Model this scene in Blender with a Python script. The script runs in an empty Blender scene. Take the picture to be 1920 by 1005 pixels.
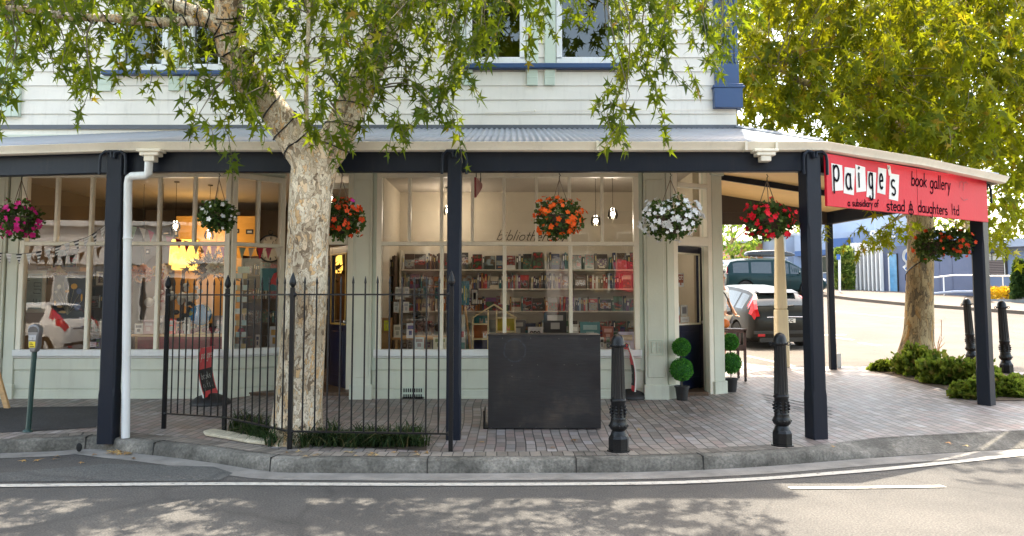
import bpy, bmesh, math, random
import numpy as np
from mathutils import Vector, Matrix, noise
R = math.radians
random.seed(7); rng = np.random.default_rng(7)
SC = bpy.context.scene; COL = SC.collection
# ------------------------------------------------------------------ camera
CH = 1.6; PITCH = R(4.0); FPX = 1430.0; CX = 960.0; CY = 458.0
cam = bpy.data.cameras.new('camera'); co = bpy.data.objects.new('camera', cam); COL.objects.link(co)
cam.sensor_width = 36; cam.lens = FPX*36/1920; cam.clip_end = 600; cam.clip_start = 0.05
co.location = (0, 0, CH); co.rotation_euler = (R(90)+PITCH, 0, 0)
cam.shift_y = -(502.5-CY)/1920
SC.camera = co
# ------------------------------------------------------------------ light
SUN_EL = R(68); SUN_AZ = R(15)       # azimuth from +Y towards +X
w = bpy.data.worlds.new('World'); SC.world = w; w.use_nodes = True
nt = w.node_tree; bg = nt.nodes['Background']; sky = nt.nodes.new('ShaderNodeTexSky')
sky.sky_type = 'NISHITA'; sky.sun_disc = False; sky.sun_elevation = SUN_EL; sky.sun_rotation = SUN_AZ
sky.air_density = 1.0; sky.dust_density = 2.5; sky.ozone_density = 0.8
wm = nt.nodes.new('ShaderNodeMix'); wm.data_type = 'RGBA'; wm.blend_type = 'MULTIPLY'; wm.inputs[0].default_value = 1; wm.inputs[7].default_value = (1.17, 1.02, .80, 1)
nt.links.new(sky.outputs[0], wm.inputs[6]); nt.links.new(wm.outputs[2], bg.inputs[0]); bg.inputs[1].default_value = 0.15
sl = bpy.data.lights.new('sun', 'SUN'); sl.energy = 2.25; sl.angle = R(0.53); sl.color = (1.0, 0.89, 0.73)
so = bpy.data.objects.new('sun', sl); COL.objects.link(so)
sd = Vector((math.sin(SUN_AZ)*math.cos(SUN_EL), math.cos(SUN_AZ)*math.cos(SUN_EL), math.sin(SUN_EL)))
so.rotation_euler = sd.to_track_quat('Z', 'Y').to_euler(); so.location = (5, 20, 30)
SC.view_settings.view_transform = 'Standard'; SC.view_settings.look = 'None'
SC.view_settings.exposure = 2.85; SC.view_settings.gamma = 1.0
SC.cycles.max_bounces = 8; SC.cycles.transparent_max_bounces = 16
# ------------------------------------------------------------------ helpers
def ray(px, py):
    x = (px-CX)/FPX; u = -(py-CY)/FPX; c, s = math.cos(PITCH), math.sin(PITCH)
    return Vector((x, c-u*s, s+u*c))
def at(px, py, Y):
    d = ray(px, py); return Vector((0, 0, CH)) + d*(Y/d.y)
def gz(y):                     # lie of the land: rises to the back
    if y < 10: return 0.0
    if y < 20: return .04*(y-10)
    if y < 60: return .4+.08*(y-20)
    return 3.6
KH = .127
def ground(px, py, extra=0.0):
    d = ray(px, py); best = None
    for i in range(1, 4000):
        t = i*.02; p = Vector((0, 0, CH))+d*t
        if p.z <= gz(p.y)+extra: return p
    return p
def srgb(r, g, b):
    f = lambda c: (c/255/12.92) if c/255 <= .04045 else ((c/255+.055)/1.055)**2.4
    return (f(r), f(g), f(b))
W = {}                         # object name -> world origin
def setp(o, label=None, cat=None, group=None, kind=None):
    if label: o['label'] = label
    if cat: o['category'] = cat
    if group: o['group'] = group
    if kind: o['kind'] = kind
    return o
def thing(name, loc, label, cat, group=None, rz=0):
    o = bpy.data.objects.new(name, None); COL.objects.link(o); o.empty_display_size = .1
    o.location = loc; o.rotation_euler = (0, 0, rz); W[o.name] = Vector(loc)
    return setp(o, label, cat, group)
class MB:
    def __init__(s): s.v = []; s.f = []; s.m = []; s.cur = 0
    def add(s, vs, fs):
        n = len(s.v); s.v += [tuple(v) for v in vs]; s.f += [tuple(i+n for i in f) for f in fs]; s.m += [s.cur]*len(fs); return s
    def box(s, x0, x1, y0, y1, z0, z1):
        return s.add([(x0,y0,z0),(x1,y0,z0),(x1,y1,z0),(x0,y1,z0),(x0,y0,z1),(x1,y0,z1),(x1,y1,z1),(x0,y1,z1)],
                     [(0,3,2,1),(4,5,6,7),(0,1,5,4),(1,2,6,5),(2,3,7,6),(3,0,4,7)])
    def hexa(s, p): return s.add(p, [(0,3,2,1),(4,5,6,7),(0,1,5,4),(1,2,6,5),(2,3,7,6),(3,0,4,7)])
    def tube(s, pts, rad, n=8, cap=True):
        pts = [Vector(p) for p in pts]; k = len(pts)
        if not hasattr(rad, '__len__'): rad = [rad]*k
        vs = []; up = None
        for i, p in enumerate(pts):
            t = (pts[min(i+1, k-1)]-pts[max(i-1, 0)]).normalized()
            if up is None: up = t.orthogonal().normalized()
            up = (up - t*up.dot(t)); up = up.normalized() if up.length > 1e-6 else t.orthogonal().normalized()
            b = t.cross(up)
            for j in range(n):
                a = 2*math.pi*j/n; vs.append(p+(up*math.cos(a)+b*math.sin(a))*rad[i])
        fs = [(i*n+j, i*n+(j+1) % n, (i+1)*n+(j+1) % n, (i+1)*n+j) for i in range(k-1) for j in range(n)]
        if cap: fs += [tuple(range(n))[::-1], tuple((k-1)*n+j for j in range(n))]
        return s.add(vs, fs)
    def lathe(s, prof, c=(0, 0, 0), n=24, flute=0, fd=0, z0=0, z1=0):
        vs = []
        for r, z in prof:
            for j in range(n):
                a = 2*math.pi*j/n; rr = r
                if flute and z0 < z < z1: rr = r - fd*(0.5+0.5*math.cos(a*flute))
                vs.append((c[0]+rr*math.cos(a), c[1]+rr*math.sin(a), c[2]+z))
        k = len(prof)
        fs = [(i*n+j, i*n+(j+1) % n, (i+1)*n+(j+1) % n, (i+1)*n+j) for i in range(k-1) for j in range(n)]
        fs += [tuple(range(n))[::-1], tuple((k-1)*n+j for j in range(n))]
        return s.add(vs, fs)
    def ball(s, c, r, n=16, m=10, sx=1, sy=1, sz=1):
        pr = [(r*math.sin(math.pi*(i+.02)/(m+.04)), -r*sz*math.cos(math.pi*(i+.02)/(m+.04))) for i in range(m+1)]
        a = len(s.v); s.lathe(pr, (0, 0, 0), n)
        for i in range(a, len(s.v)):
            v = s.v[i]; s.v[i] = (c[0]+v[0]*sx, c[1]+v[1]*sy, c[2]+v[2])
        return s
    def prism(s, poly, axis, a, b):
        n = len(poly)
        def mk(p, t):
            if axis == 'x': return (t, p[0], p[1])
            if axis == 'y': return (p[0], t, p[1])
            return (p[0], p[1], t)
        return s.add([mk(p, a) for p in poly]+[mk(p, b) for p in poly],
                     [tuple(range(n))[::-1], tuple(range(n, 2*n))]+[(i, (i+1) % n, n+(i+1) % n, n+i) for i in range(n)])
    def build(s, name, mats, parent=None, smooth=0, bevel=0, seg=1):
        me = bpy.data.meshes.new(name)
        off = W[parent.name] if parent is not None and parent.name in W else Vector((0, 0, 0))
        me.from_pydata([(v[0]-off.x, v[1]-off.y, v[2]-off.z) for v in s.v], [], s.f)
        if not isinstance(mats, (list, tuple)): mats = [mats]
        for m in mats: me.materials.append(m)
        if len(mats) > 1: me.polygons.foreach_set('material_index', s.m)
        bm = bmesh.new(); bm.from_mesh(me); bmesh.ops.recalc_face_normals(bm, faces=bm.faces); bm.to_mesh(me); bm.free()
        if smooth:
            me.polygons.foreach_set('use_smooth', [True]*len(me.polygons)); me.set_sharp_from_angle(angle=R(smooth))
        o = bpy.data.objects.new(name, me); COL.objects.link(o)
        if parent is not None: o.parent = parent; W[o.name] = off
        else: W[o.name] = Vector((0, 0, 0))
        if bevel:
            b = o.modifiers.new('bevel', 'BEVEL'); b.width = bevel; b.segments = seg; b.limit_method = 'ANGLE'; b.angle_limit = R(35)
        return o
def copy_tree(o, parent=None):
    c = o.copy(); COL.objects.link(c); W[c.name] = Vector((0, 0, 0))
    if parent is not None: c.parent = parent
    for ch in [x for x in bpy.data.objects if x.parent == o]: copy_tree(ch, c)
    return c
class Fr:                      # a vertical wall frame: u along the wall, n outwards (towards the street)
    def __init__(s, p0, p1, base=0):
        s.o = Vector((p0[0], p0[1], 0)); d = Vector((p1[0]-p0[0], p1[1]-p0[1], 0)); s.L = d.length; s.d = d.normalized()
        s.n = Vector((s.d.y, -s.d.x, 0))
    def P(s, u, z, n=0): return s.o+s.d*u+s.n*n+Vector((0, 0, z))
    def hit(s, px, py, n=0):   # (u, z) of a pixel on the wall plane
        r = ray(px, py); c = Vector((0, 0, CH)); o = s.o+s.n*n
        t = (o-c).dot(s.n)/r.dot(s.n); q = c+r*t
        return (q-o).dot(s.d), q.z
    def u(s, px, py=500, n=0): return s.hit(px, py, n)[0]
    def z(s, px, py, n=0): return s.hit(px, py, n)[1]
    def box(s, mb, u0, u1, z0, z1, n0, n1):
        return mb.hexa([s.P(u0,z0,n1), s.P(u1,z0,n1), s.P(u1,z0,n0), s.P(u0,z0,n0), s.P(u0,z1,n1), s.P(u1,z1,n1), s.P(u1,z1,n0), s.P(u0,z1,n0)])
# ------------------------------------------------------------------ materials
def nodes(name):
    m = bpy.data.materials.new(name); m.use_nodes = True
    return m, m.node_tree.nodes, m.node_tree.links, m.node_tree.nodes['Principled BSDF']
def ramp(ns, els, interp='LINEAR'):
    r = ns.new('ShaderNodeValToRGB'); r.color_ramp.interpolation = interp
    while len(r.color_ramp.elements) < len(els): r.color_ramp.elements.new(.5)
    for e, (p, c) in zip(r.color_ramp.elements, els): e.position = p; e.color = (*c, 1)
    return r
def scl(c, k): return tuple(min(1, x*k) for x in c)
def pm(name, col, rough=.6, var=.12, scale=3.0, bump=0.0, bscale=40, metal=0, stretch=None, spec=None, coat=0):
    m, ns, ln, p = nodes(name)
    tc = ns.new('ShaderNodeTexCoord'); mp = ns.new('ShaderNodeMapping'); ln.new(tc.outputs['Object'], mp.inputs[0])
    if stretch: mp.inputs['Scale'].default_value = stretch
    n = ns.new('ShaderNodeTexNoise'); n.inputs['Scale'].default_value = scale; n.inputs['Detail'].default_value = 8; n.inputs['Roughness'].default_value = .65
    ln.new(mp.outputs[0], n.inputs[0])
    r = ramp(ns, [(.3, scl(col, 1-var)), (.7, scl(col, 1+var))]); ln.new(n.outputs[0], r.inputs[0]); ln.new(r.outputs[0], p.inputs['Base Color'])
    p.inputs['Roughness'].default_value = rough; p.inputs['Metallic'].default_value = metal
    rr = ns.new('ShaderNodeMapRange'); rr.inputs[3].default_value = max(0, rough-.1); rr.inputs[4].default_value = min(1, rough+.12)
    ln.new(n.outputs[0], rr.inputs[0]); ln.new(rr.outputs[0], p.inputs['Roughness'])
    if coat: p.inputs['Coat Weight'].default_value = coat; p.inputs['Coat Roughness'].default_value = .05
    if spec is not None: p.inputs['Specular IOR Level'].default_value = spec
    if bump:
        n2 = ns.new('ShaderNodeTexNoise'); n2.inputs['Scale'].default_value = bscale; n2.inputs['Detail'].default_value = 6; ln.new(mp.outputs[0], n2.inputs[0])
        b = ns.new('ShaderNodeBump'); b.inputs['Strength'].default_value = bump; b.inputs['Distance'].default_value = .01
        ln.new(n2.outputs[0], b.inputs['Height']); ln.new(b.outputs[0], p.inputs['Normal'])
    return m
def emat(name, col, s):
    m, ns, ln, p = nodes(name); p.inputs['Base Color'].default_value = (*col, 1)
    p.inputs['Emission Color'].default_value = (*col, 1); p.inputs['Emission Strength'].default_value = s
    return m
def painted(name, col, dirt=(.3, .27, .22), amt=.35, rough=.5, grain=(1, 1, 1), spec=.5):
    # exterior paint: faint tone drift, grime in blotches and streaks, small surface ripple
    m, ns, ln, p = nodes(name); tc = ns.new('ShaderNodeTexCoord')
    mp = ns.new('ShaderNodeMapping'); mp.inputs['Scale'].default_value = grain; ln.new(tc.outputs['Object'], mp.inputs[0])
    a = ns.new('ShaderNodeTexNoise'); a.inputs['Scale'].default_value = 1.7; a.inputs['Detail'].default_value = 9; ln.new(mp.outputs[0], a.inputs[0])
    r = ramp(ns, [(.3, scl(col, .92)), (.7, scl(col, 1.05))]); ln.new(a.outputs[0], r.inputs[0])
    ms = ns.new('ShaderNodeMapping'); ms.inputs['Scale'].default_value = (9, 9, 1.2); ln.new(tc.outputs['Object'], ms.inputs[0])
    b = ns.new('ShaderNodeTexNoise'); b.inputs['Scale'].default_value = 1.5; b.inputs['Detail'].default_value = 10; b.inputs['Roughness'].default_value = .7; ln.new(ms.outputs[0], b.inputs[0])
    rb = ramp(ns, [(.52, (0, 0, 0)), (.8, (amt, amt, amt))]); ln.new(b.outputs[0], rb.inputs[0])
    mx = ns.new('ShaderNodeMix'); mx.data_type = 'RGBA'; ln.new(rb.outputs[0], mx.inputs[0]); ln.new(r.outputs[0], mx.inputs[6]); mx.inputs[7].default_value = (*dirt, 1)
    ln.new(mx.outputs[2], p.inputs['Base Color']); p.inputs['Roughness'].default_value = rough; p.inputs['Specular IOR Level'].default_value = spec
    n2 = ns.new('ShaderNodeTexNoise'); n2.inputs['Scale'].default_value = 30; n2.inputs['Detail'].default_value = 5; ln.new(mp.outputs[0], n2.inputs[0])
    bp = ns.new('ShaderNodeBump'); bp.inputs['Strength'].default_value = .12; bp.inputs['Distance'].default_value = .01
    ln.new(n2.outputs[0], bp.inputs['Height']); ln.new(bp.outputs[0], p.inputs['Normal'])
    return m
def glassmat(name, base=.07, tint=(1, 1, 1), wav=.25):
    m, ns, ln, p = nodes(name); ns.remove(p); out = ns['Material Output']
    tr = ns.new('ShaderNodeBsdfTransparent'); tr.inputs[0].default_value = (*tint, 1)
    gl = ns.new('ShaderNodeBsdfGlossy'); gl.inputs['Roughness'].default_value = 0.0
    lw = ns.new('ShaderNodeFresnel'); lw.inputs[0].default_value = 1.5
    ad = ns.new('ShaderNodeMath'); ad.operation = 'ADD'; ad.inputs[1].default_value = base; ad.use_clamp = True; ln.new(lw.outputs[0], ad.inputs[0])
    mx = ns.new('ShaderNodeMixShader'); ln.new(ad.outputs[0], mx.inputs[0]); ln.new(tr.outputs[0], mx.inputs[1]); ln.new(gl.outputs[0], mx.inputs[2])
    ln.new(mx.outputs[0], out.inputs[0])
    tc = ns.new('ShaderNodeTexCoord'); n = ns.new('ShaderNodeTexNoise'); n.inputs['Scale'].default_value = 3.5; n.inputs['Detail'].default_value = 1
    ln.new(tc.outputs['Object'], n.inputs[0]); b = ns.new('ShaderNodeBump'); b.inputs['Strength'].default_value = wav; b.inputs['Distance'].default_value = .01
    ln.new(n.outputs[0], b.inputs['Height']); ln.new(b.outputs[0], gl.inputs['Normal'])
    return m
def leafmat(name, stops, trans=(.35, .45, .03), tk=.5, rough=.6):
    m, ns, ln, p = nodes(name); out = ns['Material Output']
    g = ns.new('ShaderNodeNewGeometry'); r = ramp(ns, stops); ln.new(g.outputs['Random Per Island'], r.inputs[0])
    ln.new(r.outputs[0], p.inputs['Base Color']); p.inputs['Roughness'].default_value = rough; p.inputs['Specular IOR Level'].default_value = .18
    t = ns.new('ShaderNodeBsdfTranslucent')
    mu = ns.new('ShaderNodeMix'); mu.data_type = 'RGBA'; mu.inputs[0].default_value = .45; ln.new(r.outputs[0], mu.inputs[6]); mu.inputs[7].default_value = (*trans, 1)
    ln.new(mu.outputs[2], t.inputs[0])
    mx = ns.new('ShaderNodeMixShader'); mx.inputs[0].default_value = tk
    ln.new(p.outputs[0], mx.inputs[1]); ln.new(t.outputs[0], mx.inputs[2]); ln.new(mx.outputs[0], out.inputs[0])
    return m
M = {}
M['white_board'] = painted('white_board', (.77, .73, .66), amt=.28)
M['sage'] = painted('sage_paint', (.60, .63, .53), amt=.25)
M['sage_pale'] = painted('sage_pale', (.54, .62, .53), amt=.2)
M['cream'] = painted('cream_paint', (.80, .77, .65), amt=.2, rough=.4)
M['sill'] = painted('sill_white', (.74, .76, .76), amt=.25, rough=.45)
M['gutter'] = painted('gutter_cream', (.80, .74, .62), amt=.25, rough=.35)
M['slate'] = painted('slate_paint', (.010, .014, .024), dirt=(.05, .045, .04), amt=.25, rough=.42, spec=.22)
M['navy'] = painted('navy_paint', (.008, .014, .045), dirt=(.05, .05, .06), amt=.15, rough=.3)
M['blue'] = painted('blue_trim', (.028, .068, .175), dirt=(.06, .08, .12), amt=.2, rough=.35)
M['soffit'] = painted('soffit_yellow', (.90, .62, .27), amt=.2)
M['black'] = pm('black_iron', (.008, .0085, .010), .33, .3, 6, .25, 60, spec=.3)
M['blackpl'] = pm('black_plastic', (.015, .015, .017), .5, .2, 8, .1, 90)
M['concrete'] = pm('concrete', (.30, .28, .25), .85, .35, 5, .6, 45)
M['glass'] = glassmat('window_glass', .0, wav=.04); M['glass_left'] = glassmat('window_glass_left', .05, wav=.05)
M['glass_up'] = glassmat('upper_window_glass', .07, (.10, .10, .10), .08)
M['white'] = pm('white_paint', (.75, .75, .74), .45, .05)
M['paper'] = pm('paper', (.72, .71, .66), .8, .06)
M['chrome'] = pm('steel', (.5, .5, .52), .25, .1, metal=1)
M['galv'] = pm('galvanised', (.35, .36, .38), .45, .15, 9, metal=.7)
M['wood'] = pm('pine_wood', (.50, .30, .13), .6, .25, 4, .2, 30, stretch=(1, 1, 6))
M['darkwood'] = pm('dark_wood', (.07, .04, .025), .55, .3, 5, .2, 30)
# ================================================================== SETTING
def asphalt(name, a, b, sc=1.0):
    m, ns, ln, p = nodes(name); tc = ns.new('ShaderNodeTexCoord')
    n1 = ns.new('ShaderNodeTexNoise'); n1.inputs['Scale'].default_value = .55; n1.inputs['Detail'].default_value = 9; n1.inputs['Roughness'].default_value = .7; ln.new(tc.outputs['Object'], n1.inputs[0])
    n2 = ns.new('ShaderNodeTexNoise'); n2.inputs['Scale'].default_value = 70*sc; n2.inputs['Detail'].default_value = 4; ln.new(tc.outputs['Object'], n2.inputs[0])
    v = ns.new('ShaderNodeTexVoronoi'); v.inputs['Scale'].default_value = 95*sc; ln.new(tc.outputs['Object'], v.inputs[0])
    r = ramp(ns, [(.36, a), (.62, b)]); ln.new(n1.outputs[0], r.inputs[0])
    r2 = ramp(ns, [(.35, (.55, .55, .55)), (.68, (1.45, 1.42, 1.38))]); ln.new(n2.outputs[0], r2.inputs[0])
    mu = ns.new('ShaderNodeMix'); mu.data_type = 'RGBA'; mu.blend_type = 'MULTIPLY'; mu.inputs[0].default_value = 1; ln.new(r.outputs[0], mu.inputs[6]); ln.new(r2.outputs[0], mu.inputs[7])
    # crack-sealed seams
    vo = ns.new('ShaderNodeTexVoronoi'); vo.feature = 'DISTANCE_TO_EDGE'; vo.inputs['Scale'].default_value = .35
    nw = ns.new('ShaderNodeTexNoise'); nw.inputs['Scale'].default_value = 1.3; nw.inputs['Detail'].default_value = 5; ln.new(tc.outputs['Object'], nw.inputs[0])
    mxw = ns.new('ShaderNodeMix'); mxw.data_type = 'RGBA'; mxw.inputs[0].default_value = .35; ln.new(tc.outputs['Object'], mxw.inputs[6]); ln.new(nw.outputs['Color'], mxw.inputs[7]); ln.new(mxw.outputs[2], vo.inputs[0])
    rc = ramp(ns, [(.0, (.6, .6, .6)), (.012, (1, 1, 1))]); ln.new(vo.outputs[0], rc.inputs[0])
    mc = ns.new('ShaderNodeMix'); mc.data_type = 'RGBA'; mc.blend_type = 'MULTIPLY'; mc.inputs[0].default_value = .6; ln.new(mu.outputs[2], mc.inputs[6]); ln.new(rc.outputs[0], mc.inputs[7])
    ln.new(mc.outputs[2], p.inputs['Base Color']); p.inputs['Roughness'].default_value = .85
    b_ = ns.new('ShaderNodeBump'); b_.inputs['Strength'].default_value = .5; b_.inputs['Distance'].default_value = .006; ln.new(v.outputs[0], b_.inputs['Height']); ln.new(b_.outputs[0], p.inputs['Normal'])
    return m
M['road'] = asphalt('road_asphalt', (.046, .045, .044), (.082, .079, .075))
M['side'] = asphalt('side_road_asphalt', (.066, .056, .047), (.098, .084, .072))
M['patch'] = asphalt('patch_asphalt', (.025, .025, .027), (.045, .045, .047))
def pavers():
    m, ns, ln, p = nodes('brick_pavers'); tc = ns.new('ShaderNodeTexCoord'); sp = ns.new('ShaderNodeSeparateXYZ'); cb = ns.new('ShaderNodeCombineXYZ')
    # gently bending rows
    nz = ns.new('ShaderNodeTexNoise'); nz.inputs['Scale'].default_value = .35; nz.inputs['Detail'].default_value = 1; ln.new(tc.outputs['Object'], nz.inputs[0])
    ml = ns.new('ShaderNodeMath'); ml.operation = 'MULTIPLY_ADD'; ml.inputs[1].default_value = .35; ln.new(nz.outputs[0], ml.inputs[0])
    ln.new(tc.outputs['Object'], sp.inputs[0]); ln.new(sp.outputs[0], ml.inputs[2])
    ln.new(sp.outputs[1], cb.inputs[0]); ln.new(ml.outputs[0], cb.inputs[1])
    br = ns.new('ShaderNodeTexBrick'); ln.new(cb.outputs[0], br.inputs[0])
    br.inputs['Scale'].default_value = 1; br.inputs['Brick Width'].default_value = .205; br.inputs['Row Height'].default_value = .104
    br.inputs['Mortar Size'].default_value = .006; br.inputs['Mortar Smooth'].default_value = .2; br.inputs['Bias'].default_value = 0
    br.inputs['Color1'].default_value = (0, 0, 0, 1); br.inputs['Color2'].default_value = (1, 1, 1, 1); br.inputs['Mortar'].default_value = (.5, .5, .5, 1)
    rc = ramp(ns, [(0, (.19, .165, .15)), (.2, (.27, .225, .20)), (.42, (.25, .235, .225)), (.6, (.34, .295, .265)), (.82, (.28, .21, .19)), (1, (.38, .355, .35))]); ln.new(br.outputs[0], rc.inputs[0])
    n = ns.new('ShaderNodeTexNoise'); n.inputs['Scale'].default_value = 1.1; n.inputs['Detail'].default_value = 10; n.inputs['Roughness'].default_value = .7; ln.new(tc.outputs['Object'], n.inputs[0])
    rn = ramp(ns, [(.3, (.62, .62, .64)), (.7, (1.2, 1.17, 1.12))]); ln.new(n.outputs[0], rn.inputs[0])
    mu = ns.new('ShaderNodeMix'); mu.data_type = 'RGBA'; mu.blend_type = 'MULTIPLY'; mu.inputs[0].default_value = 1; ln.new(rc.outputs[0], mu.inputs[6]); ln.new(rn.outputs[0], mu.inputs[7])
    mo = ns.new('ShaderNodeMix'); mo.data_type = 'RGBA'; ln.new(br.outputs['Fac'], mo.inputs[0]); ln.new(mu.outputs[2], mo.inputs[6]); mo.inputs[7].default_value = (.045, .04, .038, 1)
    ln.new(mo.outputs[2], p.inputs['Base Color'])
    rr = ns.new('ShaderNodeMapRange'); rr.inputs[3].default_value = .38; rr.inputs[4].default_value = .75; ln.new(n.outputs[0], rr.inputs[0]); ln.new(rr.outputs[0], p.inputs['Roughness'])
    iv = ns.new('ShaderNodeMath'); iv.operation = 'SUBTRACT'; iv.inputs[0].default_value = 1; ln.new(br.outputs['Fac'], iv.inputs[1])
    n3 = ns.new('ShaderNodeTexNoise'); n3.inputs['Scale'].default_value = 60; ln.new(tc.outputs['Object'], n3.inputs[0])
    ad = ns.new('ShaderNodeMath'); ad.operation = 'MULTIPLY_ADD'; ad.inputs[1].default_value = .25; ln.new(n3.outputs[0], ad.inputs[0]); ln.new(iv.outputs[0], ad.inputs[2])
    b = ns.new('ShaderNodeBump'); b.inputs['Strength'].default_value = .7; b.inputs['Distance'].default_value = .006; ln.new(ad.outputs[0], b.inputs['Height']); ln.new(b.outputs[0], p.inputs['Normal'])
    return m
M['paver'] = pavers()
def kerbmat():
    m, ns, ln, p = nodes('kerb_concrete'); tc = ns.new('ShaderNodeTexCoord')
    n = ns.new('ShaderNodeTexNoise'); n.inputs['Scale'].default_value = 2.2; n.inputs['Detail'].default_value = 12; n.inputs['Roughness'].default_value = .75; ln.new(tc.outputs['Object'], n.inputs[0])
    n2 = ns.new('ShaderNodeTexNoise'); n2.inputs['Scale'].default_value = 42; n2.inputs['Detail'].default_value = 6; ln.new(tc.outputs['Object'], n2.inputs[0])
    r = ramp(ns, [(.3, (.045, .042, .036)), (.45, (.10, .094, .08)), (.56, (.165, .155, .135)), (.7, (.34, .315, .27))]); ln.new(n.outputs[0], r.inputs[0])
    r2 = ramp(ns, [(.36, (.72, .72, .72)), (.6, (1.1, 1.1, 1.1))]); ln.new(n2.outputs[0], r2.inputs[0])
    mu = ns.new('ShaderNodeMix'); mu.data_type = 'RGBA'; mu.blend_type = 'MULTIPLY'; mu.inputs[0].default_value = 1; ln.new(r.outputs[0], mu.inputs[6]); ln.new(r2.outputs[0], mu.inputs[7])
    ln.new(mu.outputs[2], p.inputs['Base Color']); p.inputs['Roughness'].default_value = .9
    b = ns.new('ShaderNodeBump'); b.inputs['Strength'].default_value = .5; b.inputs['Distance'].default_value = .008; ln.new(n2.outputs[0], b.inputs['Height']); ln.new(b.outputs[0], p.inputs['Normal'])
    return m
M['kerb'] = kerbmat()
def linemat():
    m, ns, ln, p = nodes('worn_road_paint'); tc = ns.new('ShaderNodeTexCoord'); n = ns.new('ShaderNodeTexNoise'); n.inputs['Scale'].default_value = 16; n.inputs['Detail'].default_value = 10; n.inputs['Roughness'].default_value = .8; ln.new(tc.outputs['Object'], n.inputs[0])
    r = ramp(ns, [(.36, (.10, .095, .09)), (.45, (.42, .40, .36)), (.7, (.55, .53, .48))]); ln.new(n.outputs[0], r.inputs[0]); ln.new(r.outputs[0], p.inputs['Base Color']); p.inputs['Roughness'].default_value = .8; return m
M['line'] = linemat()
def struct(o): o['kind'] = 'structure'; return o
# the road: one sheet to the horizon, creased where the land rises
ys = [-60, -20, 0, 4, 10, 12, 14, 16, 18, 20, 25, 30, 40, 50, 60, 300]; xs = [-200, -60, -20, 0, 10, 20, 60, 250]
mb = MB(); vs = [(x, y, gz(y)) for y in ys for x in xs]; nx = len(xs)
mb.add(vs, [(j*nx+i, j*nx+i+1, (j+1)*nx+i+1, (j+1)*nx+i) for j in range(len(ys)-1) for i in range(nx-1)])
struct(mb.build('road', M['road']))
# paler, warmer side street
def sheet(name, poly, mat, dz, cuts=(10, 20)):
    bm = bmesh.new(); vv = [bm.verts.new((x, y, 0)) for x, y in poly]; bm.faces.new(vv)
    for c in cuts: bmesh.ops.bisect_plane(bm, geom=bm.verts[:]+bm.edges[:]+bm.faces[:], plane_co=(0, c, 0), plane_no=(0, 1, 0))
    bmesh.ops.triangulate(bm, faces=bm.faces[:])
    for v in bm.verts: v.co.z = gz(v.co.y)+dz
    bmesh.ops.recalc_face_normals(bm, faces=bm.faces)
    if sum(f.normal.z for f in bm.faces) < 0: bmesh.ops.reverse_faces(bm, faces=bm.faces[:])
    me = bpy.data.meshes.new(name); bm.to_mesh(me); bm.free(); me.materials.append(mat)
    o = bpy.data.objects.new(name, me); COL.objects.link(o); W[o.name] = Vector((0, 0, 0)); return struct(o)
sheet('side_road', [(3.3, 14.3), (9.6, 14.3), (10.2, 11.5), (9.0, 9.4), (12, 9.5), (60, 22), (60, 60), (3.3, 60)], M['side'], .004)
# kerb line, from the street's left end round the corner to the side street
KP = []
for px, py in [(0, 851), (100, 847), (172, 843), (240, 850), (300, 856), (400, 869), (505, 885), (600, 888), (800, 889), (1000, 888), (1200, 886), (1400, 878), (1610, 862), (1760, 852), (1920, 842)]:
    p = ground(px, py); KP.append((p.x, p.y))
KP = [(-60, 8.2), (-14, 8.15)] + KP + [(6.9, 8.6), (8.4, 9.7), (9.3, 11.0), (9.55, 12.3), (9.3, 13.6), (8.4, 14.45), (7.2, 14.62), (5.2, 14.62), (4.75, 14.9), (4.7, 16), (4.7, 20), (4.7, 40), (4.7, 55)]
def catm(P, k=6):
    out = []
    for i in range(len(P)-1):
        p0 = P[max(i-1, 0)]; p1 = P[i]; p2 = P[i+1]; p3 = P[min(i+2, len(P)-1)]
        for j in range(k):
            t = j/k; out.append(tuple(.5*((2*b)+(-a+c)*t+(2*a-5*b+4*c-d)*t*t+(-a+3*b-3*c+d)*t**3) for a, b, c, d in zip(p0, p1, p2, p3)))
    out.append(tuple(P[-1])); return out
KC = catm(KP[2:], 5); KC = [KP[0], KP[1]]+KC
def offs(P, d):
    out = []
    for i, p in enumerate(P):
        a = Vector(P[max(i-1, 0)]); b = Vector(P[min(i+1, len(P)-1)]); t = (b-a).normalized(); n = Vector((-t.y, t.x))
        out.append((p[0]+n.x*d, p[1]+n.y*d))
    return out
def kfac(i):   # 1 = full upstand, 0 = dropped kerb
    x, y = KC[i]
    if y > 9.2 or x < 2.9: return 1
    return max(.12, 1-(x-2.9)/1.2)
mb = MB(); rows = []
sec = []
for i, p in enumerate(KC):
    k = kfac(i); wd = .12+.25*(1-k)
    o1 = offs(KC, .012); o2 = offs(KC, .035); o3 = offs(KC, wd)
    g = lambda q: gz(q[1])
    rows.append([(p[0], p[1], g(p)-.02), (p[0], p[1], g(p)+.01), (o1[i][0], o1[i][1], g(p)+KH*k-.018), (o2[i][0], o2[i][1], g(p)+KH*k-.001), (o3[i][0], o3[i][1], g(o3[i])+KH+.003), (o3[i][0], o3[i][1], g(o3[i])-.02)])
n = 6; mb.add([v for r in rows for v in r], [(i*n+j, (i+1)*n+j, (i+1)*n+j+1, i*n+j+1) for i in range(len(rows)-1) for j in range(n-1)])
struct(mb.build('kerb', M['kerb'], smooth=50))
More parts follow.
